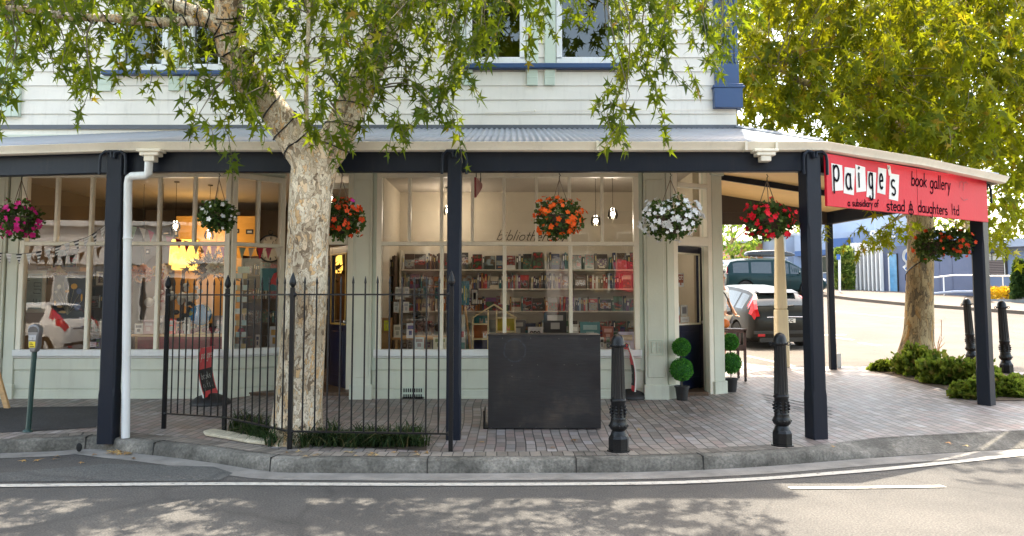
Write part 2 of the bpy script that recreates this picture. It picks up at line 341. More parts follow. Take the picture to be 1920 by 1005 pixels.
# kerb joints: real narrow dark saw cuts standing as thin fillets
mb = MB()
for px in (177, 505, 1060, 300, 800, 1300):
    best = min(range(2, len(KC)-1), key=lambda i: abs((KC[i][0])/(KC[i][1])*FPX+CX-px) if KC[i][1] < 9 else 1e9)
    a = Vector(KC[best]); b = Vector(KC[best+1]); t = (b-a).normalized(); nrm = Vector((-t.y, t.x))
    q = lambda s_, d_, z_: (a.x+t.x*s_+nrm.x*d_, a.y+t.y*s_+nrm.y*d_, z_)
    mb.hexa([q(0, -.004, 0), q(.009, -.004, 0), q(.009, .16, 0), q(0, .16, 0), q(0, .006, KH+.0045), q(.009, .006, KH+.0045), q(.009, .16, KH+.0065), q(0, .16, KH+.0065)])
struct(mb.build('kerb_joints', pm('joint_dark', (.03, .028, .025), .95, .2)))
# pavement
IN = [offs(KC, .10+.25*(1-kfac(i)))[i] for i in range(len(KC))]
poly = [(x, y) for x, y in IN] + [(2.6, 55), (2.6, 16.5), (-60, 16.5)]
sheet('pavement', poly, M['paver'], KH)
# border course of pavers along the kerb (set square to it)
def border():
    m, ns, ln, p = nodes('border_pavers'); 
    at_ = ns.new('ShaderNodeAttribute'); at_.attribute_name = 'UVMap'
    uv = ns.new('ShaderNodeUVMap'); br = ns.new('ShaderNodeTexBrick'); ln.new(uv.outputs[0], br.inputs[0])
    br.offset = 0; br.inputs['Scale'].default_value = 1; br.inputs['Brick Width'].default_value = .104; br.inputs['Row Height'].default_value = .205; br.inputs['Mortar Size'].default_value = .005
    br.inputs['Color1'].default_value = (.14, .125, .11, 1); br.inputs['Color2'].default_value = (.27, .24, .215, 1); br.inputs['Mortar'].default_value = (.05, .045, .04, 1)
    tc = ns.new('ShaderNodeTexCoord'); n = ns.new('ShaderNodeTexNoise'); n.inputs['Scale'].default_value = 3; n.inputs['Detail'].default_value = 9; ln.new(tc.outputs['Object'], n.inputs[0])
    rn = ramp(ns, [(.3, (.55, .55, .52)), (.7, (1.25, 1.2, 1.12))]); ln.new(n.outputs[0], rn.inputs[0])
    mu = ns.new('ShaderNodeMix'); mu.data_type = 'RGBA'; mu.blend_type = 'MULTIPLY'; mu.inputs[0].default_value = 1; ln.new(br.outputs[0], mu.inputs[6]); ln.new(rn.outputs[0], mu.inputs[7])
    ln.new(mu.outputs[2], p.inputs['Base Color']); p.inputs['Roughness'].default_value = .8
    b = ns.new('ShaderNodeBump'); b.invert = True; b.inputs['Strength'].default_value = .6; b.inputs['Distance'].default_value = .005; ln.new(br.outputs['Fac'], b.inputs['Height']); ln.new(b.outputs[0], p.inputs['Normal'])
    return m
a = offs(KC, .125); b = offs(KC, .33); sidx = [i for i in range(len(KC)) if KC[i][1] < 9.3 and -7 < KC[i][0] < 7.2 and kfac(i) > .95]
mb = MB(); mb.add([(a[i][0], a[i][1], KH+.005) for i in sidx]+[(b[i][0], b[i][1], KH+.005) for i in sidx], [(k, k+1, len(sidx)+k+1, len(sidx)+k) for k in range(len(sidx)-1)])
o = mb.build('pavement_border', border()); struct(o)
uvl = o.data.uv_layers.new(name='UVMap'); cum = [0]
for k in range(1, len(sidx)): cum.append(cum[-1]+(Vector(KC[sidx[k]])-Vector(KC[sidx[k-1]])).length)
for lp in o.data.loops:
    vi = lp.vertex_index; uvl.data[lp.index].uv = (cum[vi % len(sidx)], 0 if vi < len(sidx) else .205)
# asphalt wedge in the pavement on the left, lighter trench along the shop front
def pxpoly(pts, extra=KH): return [(p.x, p.y) for p in (ground(x, y, extra) for x, y in pts)]
sheet('pavement_asphalt_wedge', [(-14, 8.5)]+pxpoly([(0, 812), (120, 806), (180, 802), (100, 797), (12, 791), (100, 779), (195, 768), (195, 762), (0, 765)])+[(-14, 10.9)], M['patch'], KH+.004, ())
# channel and road paint
c0 = offs(KC, .0); c1 = offs(KC, -.27)
idx = [i for i in range(len(KC)) if KC[i][1] < 9.3 and i > 0]
mb = MB(); mb.add([(c0[i][0], c0[i][1], .004) for i in idx]+[(c1[i][0], c1[i][1], .004) for i in idx], [(k, k+1, len(idx)+k+1, len(idx)+k) for k in range(len(idx)-1)])
struct(mb.build('gutter_channel', pm('channel_concrete', (.20, .19, .175), .85, .35, 3, .5, 50)))
def stripe(pts, wd, z=.008, name='road_line', extra=0):
    P = [ground(x, y, extra) for x, y in pts]; P = catm([(p.x, p.y) for p in P], 6); A = offs(P, wd/2); B = offs(P, -wd/2); k = len(P)
    mb = MB(); mb.add([(x, y, gz(y)+z) for x, y in A]+[(x, y, gz(y)+z) for x, y in B], [(i, i+1, k+i+1, k+i) for i in range(k-1)])
    return struct(mb.build(name, M['line']))
stripe([(-900, 918), (-300, 914), (0, 912), (400, 909), (800, 910), (1200, 908), (1400, 901), (1540, 891), (1700, 877), (1920, 853), (2150, 826)], .1)
stripe([(1480, 917), (1620, 916), (1770, 914)], .075)
stripe([(1545, 629), (1585, 628)], .16, .01); stripe([(1565, 634), (1600, 638)], .16, .01); stripe([(1612, 643), (1650, 649)], .16, .01); stripe([(1560, 584), (1720, 599)], .12, .01)
stripe([(1400, 668), (1500, 690)], .12, .01)
# paler dug-up strip of road in the lower left
sheet('road_repair', pxpoly([(-500, 1100), (-300, 893), (0, 888), (200, 871), (400, 876), (437, 888), (410, 903), (-300, 906), (-900, 1100)], 0), asphalt('repair_asphalt', (.058, .062, .063), (.09, .092, .090)), .0045, ())
# far footpath and grass verge over the side street
fk = [ground(x, y) for x, y in [(1920, 590), (1800, 581), (1690, 573), (1600, 564), (1545, 557)]]
fl = [(60, 14)]+[(p.x, p.y) for p in fk]+[(13.2, 41), (12, 60)]
fo = offs(fl, -2.2)
mb = MB(); k = len(fl)
def strip3(P, Q, z0, z1, name, mat):
    k = len(P); mb = MB(); mb.add([(x, y, gz(y)+z0) for x, y in P]+[(x, y, gz(y)+z1) for x, y in P]+[(x, y, gz(y)+z1) for x, y in Q], [(i, i+1, k+i+1, k+i) for i in range(k-1)]+[(k+i, k+i+1, 2*k+i+1, 2*k+i) for i in range(k-1)])
    return struct(mb.build(name, mat))
fi = offs(fl, -9.0)
strip3(fl, fi, 0, .13, 'far_footpath', pm('far_path', (.12, .10, .082), .9, .15, 2, .3, 30))
# opposite footpath behind the camera
mb = MB(); mb.box(-60, 60, -11, -7.5, -.02, .12); struct(mb.build('opposite_footpath', M['concrete'], bevel=.01))
# kerb outlet pipe, broken slab, litter of leaves
p = ground(178, 829, .06)
mb = MB(); mb.ball((p.x, 7.99, .06), .045, 12, 8, .7, .3); struct(mb.build('kerb_outlet', pm('outlet_black', (.01, .01, .01), .9, .1)))
# ================================================================== SHOP BUILDING
WY = 11.0
BLD = thing('shop_building', (0, WY, .16), 'two storey weatherboard corner bookshop, white boards above and sage green shopfront below the verandah', 'building')
def px_x(px, Y, py=558): return at(px, py, Y).x
F1 = Fr((px_x(-420, WY), WY), (px_x(430, WY), WY))                 # left shop window wall
F1b = Fr((px_x(430, WY), WY), (px_x(530, 11.6), 11.6))           # angled return to the doorway
FD = Fr((px_x(530, 11.6), 11.6), (px_x(662, 11.6), 11.6))        # recessed doorway
F2 = Fr((px_x(660, WY), WY), (px_x(1248, WY), WY))               # right window wall
F3 = Fr((px_x(1248, WY), WY), (px_x(1354, 11.5), 11.5))          # chamfer with corner door
CB = .14
def zz(fr, px, py): return fr.z(px, py)
ZT = F2.z(950, 333); ZTR = F2.z(950, 457); ZS = F2.z(950, 655)     # window head, transom, sill
print('ZT', ZT, ZTR, ZS)
SOF = 3.52
def muntin(fr, mb, u, z0, z1, w=.045, n=.03): fr.box(mb, u-w/2, u+w/2, z0, z1, -.05, n)
def shop_window(fr, u0, u1, ups, los, gm='glass'):
    fm = MB(); e = .075
    fr.box(fm, u0, u1, ZT, ZT+e, -.06, .045); fr.box(fm, u0, u1, ZTR-.028, ZTR+.028, -.055, .04)
    fr.box(fm, u0, u0+e, ZS, ZT, -.06, .043); fr.box(fm, u1-e, u1, ZS, ZT, -.06, .043)
    for u in ups: fr.box(fm, u-.022, u+.022, ZTR+.028, ZT, -.05, .03)
    for u in los: fr.box(fm, u-.026, u+.026, ZS, ZTR-.028, -.05, .034)
    w_ = fm.build('window', M['cream'], BLD, bevel=.006)
    if gm == 'split':
        uu = fr.u(1070, 560); g = MB(); g.add([fr.P(uu, ZS, -.013), fr.P(u1-.01, ZS, -.013), fr.P(u1-.01, ZT+.02, -.013), fr.P(uu, ZT+.02, -.013)], [(0, 1, 2, 3)]); g.build('window_pane', M['glass_left'], w_); u1b = uu
    else: u1b = u1
    g = MB(); g.add([fr.P(u0+.01, ZS, -.012), fr.P(u1b-.01, ZS, -.012), fr.P(u1b-.01, ZT+.02, -.012), fr.P(u0+.01, ZT+.02, -.012)], [(0, 1, 2, 3)])
    g.build('window_pane', M['glass' if gm == 'split' else gm], w_)
    s = MB(); fr.box(s, u0-.02, u1+.02, ZS-.095, ZS, -.06, .075); fr.box(s, u0-.02, u1+.02, ZS-.12, ZS-.095, -.06, .05)
    s.build('window_sill', M['sill'], w_, bevel=.008)
    return w_
# left window
uL0 = F1.u(38); uL1 = F1.L
shop_window(F1, uL0, uL1, [F1.u(x, 400) for x in (107, 172, 236, 299, 365)], [F1.u(x, 560) for x in (165, 295)], 'glass_left')
shop_window(F1b, 0.0, F1b.L, [F1b.u(484, 400)], [])
shop_window(F2, F2.u(706), F2.u(1198), [F2.u(x, 400) for x in (768, 828, 886, 945, 1006, 1068, 1129)], [F2.u(x, 560) for x in (828, 946, 1070)], 'split')
# a second, same window further left, out of frame
shop_window(F1, .5, uL0-1.1, [], [])
# stall boards under the windows, with the ledges between boards
def apron(fr, u0, u1):
    mb = MB(); z1 = ZS-.12; b = -.1
    fr.box(mb, u0, u1, b, z1, -.2, 0.0)
    fr.box(mb, u0, u1, z1-.17, z1-.002, 0, .022)          # top rail board
    fr.box(mb, u0, u1, z1-.44, z1-.185, 0, .012)
    fr.box(mb, u0, u1, b, z1-.452, 0, .018)
    fr.box(mb, u0, u1, b, gz(WY)+KH+.035, .018, .03)
    return mb.build('stall_board', M['sage'], BLD, bevel=.006)
apron(F1, 0, F1.L); apron(F1b, 0, F1b.L); apron(F2, F2.u(700), F2.u(1204))
# wall above the window heads up to the verandah ceiling
def header(fr, u0, u1, z0):
    mb = MB(); fr.box(mb, u0, u1, z0, 3.98, -.2, 0); fr.box(mb, u0, u1, z0+.075, z0+.12, 0, .05); fr.box(mb, u0, u1, z0+.17, z0+.24, 0, .035)
    return mb.build('head_board', M['sage'], BLD, bevel=.006)
header(F1, 0, F1.L, ZT+.03); header(F1b, 0, F1b.L, ZT+.03); header(F2, 0, F2.L, ZT+.03)
def pilaster(fr, u0, u1, n=.07, base=.2, cap=True, z1=3.6):
    mb = MB(); g = gz(WY)+KH-.15
    fr.box(mb, u0, u1, g, z1, -.2, n)
    fr.box(mb, u0-.02, u1+.02, g, g+.15+base, -.1, n+.028)
    if cap: fr.box(mb, u0-.025, u1+.025, z1-.16, z1-.1, -.1, n+.03)
    w = u1-u0
    if w > .25: fr.box(mb, u0+.035, u1-.035, g+.25+base, z1-.3, n, n+.012)
    return mb.build('pilaster', M['sage'], BLD, bevel=.008)
pilaster(F1, F1.u(-38), F1.u(14)); pilaster(F1, F1.u(16), F1.u(36), .04)
pilaster(F2, F2.u(663), F2.u(699)); pilaster(F2, F2.u(1206), F2.u(1247), .075)
for px_ in ((699.5, 706), (1198, 1205)): mb = MB(); F2.box(mb, F2.u(px_[0]), F2.u(px_[1]), ZS-.3, 3.5, -.1, .03); mb.build('corner_board', M['sage_pale'], BLD)
pilaster(F3, .015, F3.u(1263, 600), .03, .2); pilaster(F3, F3.u(1335, 600), F3.L, .04, .2); 
# side cheeks of the recess
mb = MB(); a = F2.P(0, 0); b = FD.P(FD.L, 0)
mb.box(a.x+.01, a.x+.12, WY+.02, 12.2, .02, 3.6); mb.build('recess_cheek', M['sage_pale'], BLD)
# recessed doorway: frame, fanlight, open navy leaf
def doorway(fr, u0, u1, zd, zf, tag_):
    mb = MB(); g = gz(fr.o.y)+KH
    fr.box(mb, u0, u0+.09, g-.1, 3.55, -.07, .03); fr.box(mb, u1-.09, u1, g-.1, 3.55, -.07, .03)
    fr.box(mb, u0+.09, u1-.09, zd, zd+.14, -.07, .04); fr.box(mb, u0+.09, u1-.09, zf, zf+.07, -.07, .04)
    fr.box(mb, u0, u1, 3.5, 3.98, -.2, .01)
    o = mb.build('door_frame', M['cream'], BLD, bevel=.008)
    gm = MB(); gm.add([fr.P(u0+.09, zd+.14, -.02), fr.P(u1-.09, zd+.14, -.02), fr.P(u1-.09, zf, -.02), fr.P(u0+.09, zf, -.02)], [(0, 1, 2, 3)])
    gm.build('fanlight_pane', M['glass'], o)
    st = MB(); fr.box(st, u0+.09, u1-.09, g-.05, g+.015, -.35, .03); st.build('door_step', M['darkwood'], o)
zd = FD.z(640, 459); zf = FD.z(640, 353)
doorway(FD, FD.u(540), FD.L, zd, zf, 0)
zd3 = F3.z(1290, 461); zf3 = F3.z(1290, 352)
doorway(F3, F3.u(1262, 600), F3.u(1336, 600), zd3, zf3, 1)
def leaf(fr, label, dw, z0, z1, gz0, gz1, trim, posters=False, px_sw=0):
    h = .05
    mb = MB(); st = .11
    fr.box(mb, 0, st, z0, z1, 0, h); fr.box(mb, dw-st, dw, z0, z1, 0, h); fr.box(mb, st, dw-st, z1-.13, z1, 0, h); fr.box(mb, st, dw-st, z0, gz0, 0, h)
    fr.box(mb, st+.06, dw-st-.06, z0+.18, gz0-.12, h, h+.012)
    d = mb.build('door', M['navy'], BLD, bevel=.006); d['label'] = label
    g = MB(); g.add([fr.P(st, gz0, .025), fr.P(dw-st, gz0, .025), fr.P(dw-st, z1-.13, .025), fr.P(st, z1-.13, .025)], [(0, 1, 2, 3)]); g.build('door_pane', M['glass'], d)
    t = MB(); w = .022
    for n0, n1 in ((h, h+.01),):
        fr.box(t, st-w, st+.004, gz0-w, z1-.13+w, n0, n1); fr.box(t, dw-st-.004, dw-st+w, gz0-w, z1-.13+w, n0, n1)
        fr.box(t, st, dw-st, z1-.134, z1-.13+w, n0, n1+.002); fr.box(t, st, dw-st, gz0-w, gz0+.004, n0, n1+.002)
    t.build('glazing_bead', trim, d)
    k = MB(); q = fr.P(dw-st/2, (z0+z1)/2-.08, h+.03); k.ball(q, .03, 12, 8); k.build('handle', M['chrome'], d, smooth=60)
    return d
M['brassy'] = pm('gilt_wood', (.55, .36, .10), .4, .2, 10)
z0 = gz(11.6)+KH+.03
FL = Fr((px_x(661, 11.66), 11.66), (px_x(625, 12.35), 12.35)); FL = Fr((px_x(622, 12.3), 12.3), (px_x(659, 11.68), 11.68))
leaf(FL, 'navy half glazed door with a gilt edged pane, standing open inwards', FL.L, z0, FL.z(650, 461), FL.z(640, 606), 0, M['brassy'])
FL3 = Fr((px_x(1258, 11.35), 11.35), (px_x(1312, 12.0), 12.0))
leaf(FL3, 'navy half glazed corner door with posters behind its pane', FL3.L, gz(11.4)+KH+.03, FL3.z(1300, 463), FL3.z(1290, 606), 0, M['cream'])
# air brick under the right window
u0, z1 = F2.hit(755, 726); u1, z0 = F2.hit(795, 748)
mb = MB(); F2.box(mb, u0, u1, z0, z1, .017, .03); mb.build('vent_grille', M['sage_pale'], BLD)
mb = MB()
for i in range(9):
    for j in range(2):
        a = u0+.015+(u1-u0-.03)*i/9; F2.box(mb, a, a+(u1-u0)/9*.55, z0+.015+(z1-z0)*.5*j, z0+(z1-z0)*(.5*j+.42), .03, .032)
mb.build('vent_slots', M['blackpl'], BLD)
# raised plate with carved letters on the right pilaster
u0, z1 = F2.hit(1217, 637, .09); u1, z0 = F2.hit(1243, 666, .09)
mb = MB(); e = .012
F2.box(mb, u0, u1, z0, z0+e, .087, .1); F2.box(mb, u0, u1, z1-e, z1, .087, .1); F2.box(mb, u0, u0+e, z0+e, z1-e, .087, .1); F2.box(mb, u1-e, u1, z0+e, z1-e, .087, .1)
def bar(a, b, c, d): F2.box(mb, u0+(u1-u0)*a, u0+(u1-u0)*b, z0+(z1-z0)*c, z0+(z1-z0)*d, .087, .101)
bar(.2, .28, .15, .85); bar(.28, .45, .76, .85); bar(.28, .42, .46, .54); bar(.56, .63, .15, .85); bar(.79, .86, .15, .85); bar(.63, .79, .46, .54)
mb.build('monogram_plate', M['sage_pale'], BLD)
# ------------------------------------------------ upper storey
UY = 11.1; UX = at(1380, 200, UY).x; ULX = px_x(-1150, UY)
FU = Fr((-16, UY), (UX, UY)); TOPZ = 11.8  # wall top out of view, raised so that it shades the verandah roof
def uhit(px, py): return FU.hit(px, py)
bz = .21
lines = [FU.z(700, y) for y in (240, 213, 187, 158, 131)]
base_z = 3.9
mb = MB()
# the window openings of the upper wall
wins = []
def opening(px0, px1, py0, py1):
    a = FU.hit(px0, py1); b = FU.hit(px1, py0 if py0 > 0 else 1); return (a[0], b[0], a[1], a[1]+1.75)
ops = [opening(222, 320, 0, 136), opening(352, 425, 0, 136), opening(874, 985, 0, 123), opening(1043, 1152, 0, 123), opening(-560, -440, 0, 136), opening(-420, -300, 0, 136)]
sp = FU.z(700, 187)-FU.z(700, 213.5)
print('board pitch', sp)
z = FU.z(700, 241)-sp
def cuts(z0, z1):
    segs = [(0.0, FU.L)]
    for (a, b, c, d) in ops:
        if z1 > c+.02 and z0 < d-.02:
            ns_ = []
            for s in segs:
                if b <= s[0] or a >= s[1]: ns_.append(s); continue
                if a > s[0]: ns_.append((s[0], a))
                if b < s[1]: ns_.append((b, s[1]))
            segs = ns_
    return segs
while z < TOPZ:
    for s0, s1 in cuts(z, z+sp):
        # each board leans out to its lower edge, rounded drip below
        P = FU.P
        mb.add([P(s0, z+.004, .018), P(s1, z+.004, .018), P(s1, z+sp, .005), P(s0, z+sp, .005), P(s0, z+.004, 0), P(s1, z+.004, 0)], [(0, 1, 2, 3), (4, 5, 1, 0)])
        k = int(s0*3) % 4
        for t in range(3):
            u = s0+1.1+((z*37.7+t*5.3+s0) % 1.0)*4+t*4.1
            if u < s1-.3: FU.box(mb, u, u+.005, z+.006, z+sp-.006, .0, .0165)
    z += sp
# closing walls, side and back
sidep = [(UX, UY), (UX, 24), (-16, 24), (-16, UY)]
mb2 = MB()
mb2.box(-15.99, UX-.25, UY+.02, UY+.10, 3.85, 4.0)
o = mb.build('upper_wall', M['white_board'], BLD)
mb = MB(); mb.box(UX-.2, UX-.01, UY+.03, 24, 3.86, TOPZ); mb.box(UX-.3, UX-.16, 11.58, 24, -.1, 3.86); mb.box(-16, -15.8, UY+.03, 24, -.1, TOPZ); mb.box(-15.8, UX-.2, 23.8, 24, -.1, TOPZ); mb.box(-15.8, UX-.2, UY+.2, 23.8, TOPZ-.2, TOPZ-.02)
mb.box(-15.8, UX-.2, UY+.005, 23.8, 3.86, 4.02)
z = 3.9
while z < TOPZ-.2:
    mb.add([(UX-.008, UY, z), (UX-.008, 24, z), (UX-.004, 24, z+.2), (UX-.004, UY, z+.2), (UX+.02, UY, z), (UX+.02, 24, z)], [(4, 5, 2, 3), (0, 1, 5, 4)]); z += .21
mb.build('side_wall', M['white_board'], BLD)
mb = MB(); FU.box(mb, -.2, FU.L+.2, TOPZ-.02, TOPZ+.12, -.5, .25); FU.box(mb, -.1, FU.L+.1, TOPZ-.2, TOPZ-.02, -.3, .12); mb.build('cornice', M['blue'], BLD)
# inner backing so that no light leaks behind the boards
mb = MB()
for s0, s1 in cuts(5.4, 5.7): FU.box(mb, s0, s1, 3.86, TOPZ-.2, -.16, -.002)
for (a, b, c, d) in ops: FU.box(mb, a, b, 3.86, c, -.16, -.002); FU.box(mb, a, b, d, TOPZ-.2, -.16, -.002)
mb.build('wall_lining', pm('lining', (.3, .28, .25), .9, .1), BLD)
# upper windows
for i, (a, b, c, d) in enumerate(ops):
    m_ = MB(); e = .085
    FU.box(m_, a, b, c, c+e+.03, -.08, .05); FU.box(m_, a, b, d-e, d, -.08, .05); FU.box(m_, a, a+e, c+e, d-e, -.08, .05); FU.box(m_, b-e, b, c+e, d-e, -.08, .05)
    w_ = m_.build('upper_window', M['sill'], BLD, bevel=.008)
    g = MB(); g.add([FU.P(a+e-.01, c+e-.01, -.02), FU.P(b-e+.01, c+e-.01, -.02), FU.P(b-e+.01, d-e+.01, -.02), FU.P(a+e-.01, d-e+.01, -.02)], [(0, 1, 2, 3)]); g.build('upper_pane', M['glass_up'], w_)
    if i in (1,):
        bl = MB(); FU.box(bl, a+.1, b-.1, c+.32, d, -.2, -.18); bl.build('roller_blind', pm('blind', (.62, .5, .34), .8, .1), w_)
# pale green architraves, navy sills and the little brackets beneath
def arch(px0, px1, py1, py0=-80):
    u0, z0 = FU.hit(px0, py1); u1, _ = FU.hit(px1, py1); mb = MB(); FU.box(mb, u0, u1, z0, z0+1.95, 0, .045); return mb.build('architrave', M['sage_pale'], BLD, bevel=.008)
for a, b, c in [(208, 221, 128), (321, 334, 128), (338, 351, 128), (426, 440, 128), (986, 1009, 122), (1021, 1042, 122), (1153, 1168, 120), (858, 873, 122), (-575, -561, 128), (-438, -422, 128), (-299, -285, 128)]: arch(a, b, c)
for a, b, c, d in [(196, 450, 135, 143), (852, 1170, 122, 131), (-590, -275, 135, 143)]:
    u0, z1 = FU.hit(a, c); u1, z0 = FU.hit(b, d); mb = MB(); FU.box(mb, u0, u1, z0, z1, -.02, .11); mb.build('upper_sill', M['blue'], BLD, bevel=.008)
for a, b, c, d in [(187, 211, 144, 172), (319, 338, 144, 171), (348, 367, 144, 171), (425, 443, 144, 171), (988, 1008, 132, 161), (1021, 1040, 132, 161), (1157, 1167, 132, 158), (868, 886, 132, 161), (-560, -540, 144, 172)]:
    u0, z1 = FU.hit(a, c); u1, z0 = FU.hit(b, d); mb = MB(); FU.box(mb, u0, u1, z0, z1, 0, .05); FU.box(mb, u0, u1, z0+(z1-z0)*.45, z0+(z1-z0)*.52, .05, .056); mb.build('sill_bracket', M['sage_pale'], BLD, bevel=.005)
# pale green end pilaster at the far left, blue fluted pilaster at the corner
u0, z0 = FU.hit(-8, 220); u1, _ = FU.hit(40, 220)
mb = MB(); FU.box(mb, u0, u1, z0, TOPZ-.3, 0, .07)
for k in range(1, 5): u = u0+(u1-u0)*k/5; FU.box(mb, u-.012, u+.012, z0+.45, TOPZ-.6, .07, .082)
mb.build('end_pilaster', M['sage_pale'], BLD, bevel=.006)
u0, z0 = FU.hit(1336, 205); u1, z1 = FU.hit(1388, 168)
mb = MB(); FU.box(mb, u0, u1, z0, z1, -.1, .12)
cu = MB(); FU.box(mb, u0-.015, u1+.03, z1, z1+.03, -.1, .135); FU.box(mb, u0+.005, u1+.01, z1+.03, z1+.06, -.1, .125)
s0 = u0+.03; s1 = u1-.04
FU.box(mb, s0, s1, z1+.06, TOPZ-.3, -.1, .07)
for k in range(5):
    a = s0+(s1-s0)*(k+.12)/5; b = s0+(s1-s0)*(k+.88)/5
    FU.box(mb, a, b, z1+.06 if k in () else z1+.38, TOPZ-.5, .07, .088)
FU.box(mb, s0, s1, z1+.06, z1+.37, .07, .088)
mb.build('corner_pilaster', M['blue'], BLD, bevel=.005)
# service cable clipped along the boards
mb = MB(); p1 = [FU.P(*FU.hit(x, y), .045) for x, y in [(910, 213), (972, 211), (1003, 210)]]; mb.tube(p1, .005, 6); p1 = [FU.P(*FU.hit(x, y), .04) for x, y in [(1003, 209), (1180, 208), (1376, 207)]]; mb.tube(p1, .003, 6)
q = FU.P(*FU.hit(1003, 209), .05); mb.ball(q, .015, 8, 6); mb.build('wall_cable', M['gutter'], BLD)
# ------------------------------------------------ shop interior shell
IW = pm('inner_wall', (.52, .46, .36), .8, .06, 1.5); IC = pm('inner_ceiling', (.40, .36, .31), .85, .08, 1); IO = pm('inner_wall_ochre', (.62, .36, .10), .8, .08, 2)
IFZ = .225; ICZ = 3.62
mb = MB(); mb.box(-15.8, UX-.45, WY+.22, 18.2, .1, IFZ); mb.build('shop_floor', pm('floor_boards', (.10, .06, .035), .45, .3, 3, stretch=(8, 1, 1)), BLD)
mb = MB(); mb.box(-15.8, UX-.3, WY+.21, 18.2, ICZ, ICZ+.2); mb.build('shop_ceiling', IC, BLD)
mb = MB(); mb.box(-2.15, UX-.25, 14.55, 14.7, IFZ, ICZ); mb.box(UX-.4, UX-.25, 12.2, 14.55, IFZ, ICZ); mb.build('back_wall', IW, BLD)
mb = MB(); mb.box(-15.8, -2.15, 17.6, 17.75, IFZ, ICZ); mb.build('rear_wall', pm('inner_wall_brown', (.36, .27, .18), .8, .08, 2), BLD)
mb = MB(); mb.box(-2.3, -2.15, 12.7, 17.6, IFZ, ICZ); mb.build('partition_wall', IW, BLD)
mb = MB(); mb.box(-6.9, -5.2, 15.6, 15.7, IFZ, ICZ-.35); mb.build('ochre_wall', IO, BLD)
mb = MB(); mb.box(-8.6, -8.5, WY+.25, 17.6, IFZ, ICZ); mb.build('end_wall', pm('inner_wall_dark', (.16, .13, .10), .8, .08, 2), BLD)
# ================================================================== VERANDAH
VER = thing('verandah', (0, 8.2, 0), 'street verandah with slate blue posts, cream gutter and corrugated iron roof round the corner', 'verandah')
def P2(px, py, Y): p = at(px, py, Y); return (p.x, p.y)
A0 = (-14.0, 9.75); A = (px_x(222, 8.3, 600), 8.32); B = (px_x(853, 8.2, 600), 8.2); C = (px_x(1527, 8.15, 600), 8.15)
D = (px_x(1843, 10.5, 600), 10.5); E = (px_x(1558, 14.1, 560), 14.1)
EX = UX-.05
BZ0, BZ1 = at(900, 324, 8.2).z, at(900, 281, 8.15).z
print('beam', BZ0, BZ1)
def beam(p, q, z0, z1, th=.1, name='beam', mat=None):
    f = Fr(p, q); mb = MB(); f.box(mb, -.02, f.L+.02, z0, z1, -th/2, th/2); return mb.build(name, mat or M['slate'], VER, bevel=.008)
AB = (px_x(272, 8.2, 300), 8.2)
beam(A0, AB, BZ0, BZ1); beam(AB, C, BZ0, BZ1); beam((C[0]+.05, C[1]+.04), D, BZ0, BZ1); beam(D, E, BZ0, BZ1)
# dark end panel between the far post and the building
f = Fr((EX, 14.1), E); mb = MB(); n = .04
mb.hexa([f.P(0, BZ0, n), f.P(f.L, BZ0, n), f.P(f.L, BZ0, -n), f.P(0, BZ0, -n), f.P(0, 3.72, n), f.P(f.L, BZ1+.02, n), f.P(f.L, BZ1+.02, -n), f.P(0, 3.72, -n)])
f.box(mb, 0, f.L, BZ0+.22, BZ0+.25, n, n+.02); mb.build('end_panel', pm('end_panel_paint', (.06, .045, .035), .6, .15), VER)
def post(p, w, rz=0, h=None, slim=False):
    h = h or BZ1-.02; g = gz(p[1])+KH; mb = MB(); a = w/2; c = a*.42
    def ring(z, ch):
        q = []
        for sx, sy in ((1, 1), (-1, 1), (-1, -1), (1, -1)):
            pr = [(a, a-ch), (a-ch, a)]
            if sx*sy < 0: pr = pr[::-1]
            q += [(sx*x, sy*y, z) for x, y in pr]
        return q
    zs = [(g-.05, .008), (g+.45, .008), (g+.52, c*.6), (h-.85, c*.6), (h-.78, .008), (h, .008)]
    vs = [v for z_, ch in zs for v in ring(z_, ch)]; n = 8; k = len(zs)
    ca, sa = math.cos(rz), math.sin(rz)
    mb.add([(p[0]+x*ca-y*sa, p[1]+x*sa+y*ca, z_) for x, y, z_ in vs], [(i*n+j, i*n+(j+1) % n, (i+1)*n+(j+1) % n, (i+1)*n+j) for i in range(k-1) for j in range(n)]+[tuple(range(n))[::-1], tuple((k-1)*n+j for j in range(n))])
    o = mb.build('post', M['slate'], VER)
    # iron strap hoops at the head and shoe at the foot
    if not slim:
        s = MB()
        for sg in (-1, 1):
            pts = [(sg*(a+.055), -a-.03, h-.27), (sg*(a+.055), -a-.03, h-.12), (sg*(a+.045), -a-.03, h-.06), (sg*(a-.0), -a-.03, h-.02), (sg*.02, -a-.03, h-.03), (sg*.012, -a-.03, h-.09)]
            s.tube([(p[0]+x*ca-y*sa, p[1]+x*sa+y*ca, z_) for x, y, z_ in pts], .016, 6)
        s.build('head_strap', M['slate'], o)
    return o
post((A[0]+.02, 8.14), .165); post((B[0], 8.09), .15); post((C[0]-.02, C[1]-.02), .17, R(12)); post(D, .17, R(36)); post(E, .11, 0, BZ0+.05, True); post((-9.6, 9.1), .17)
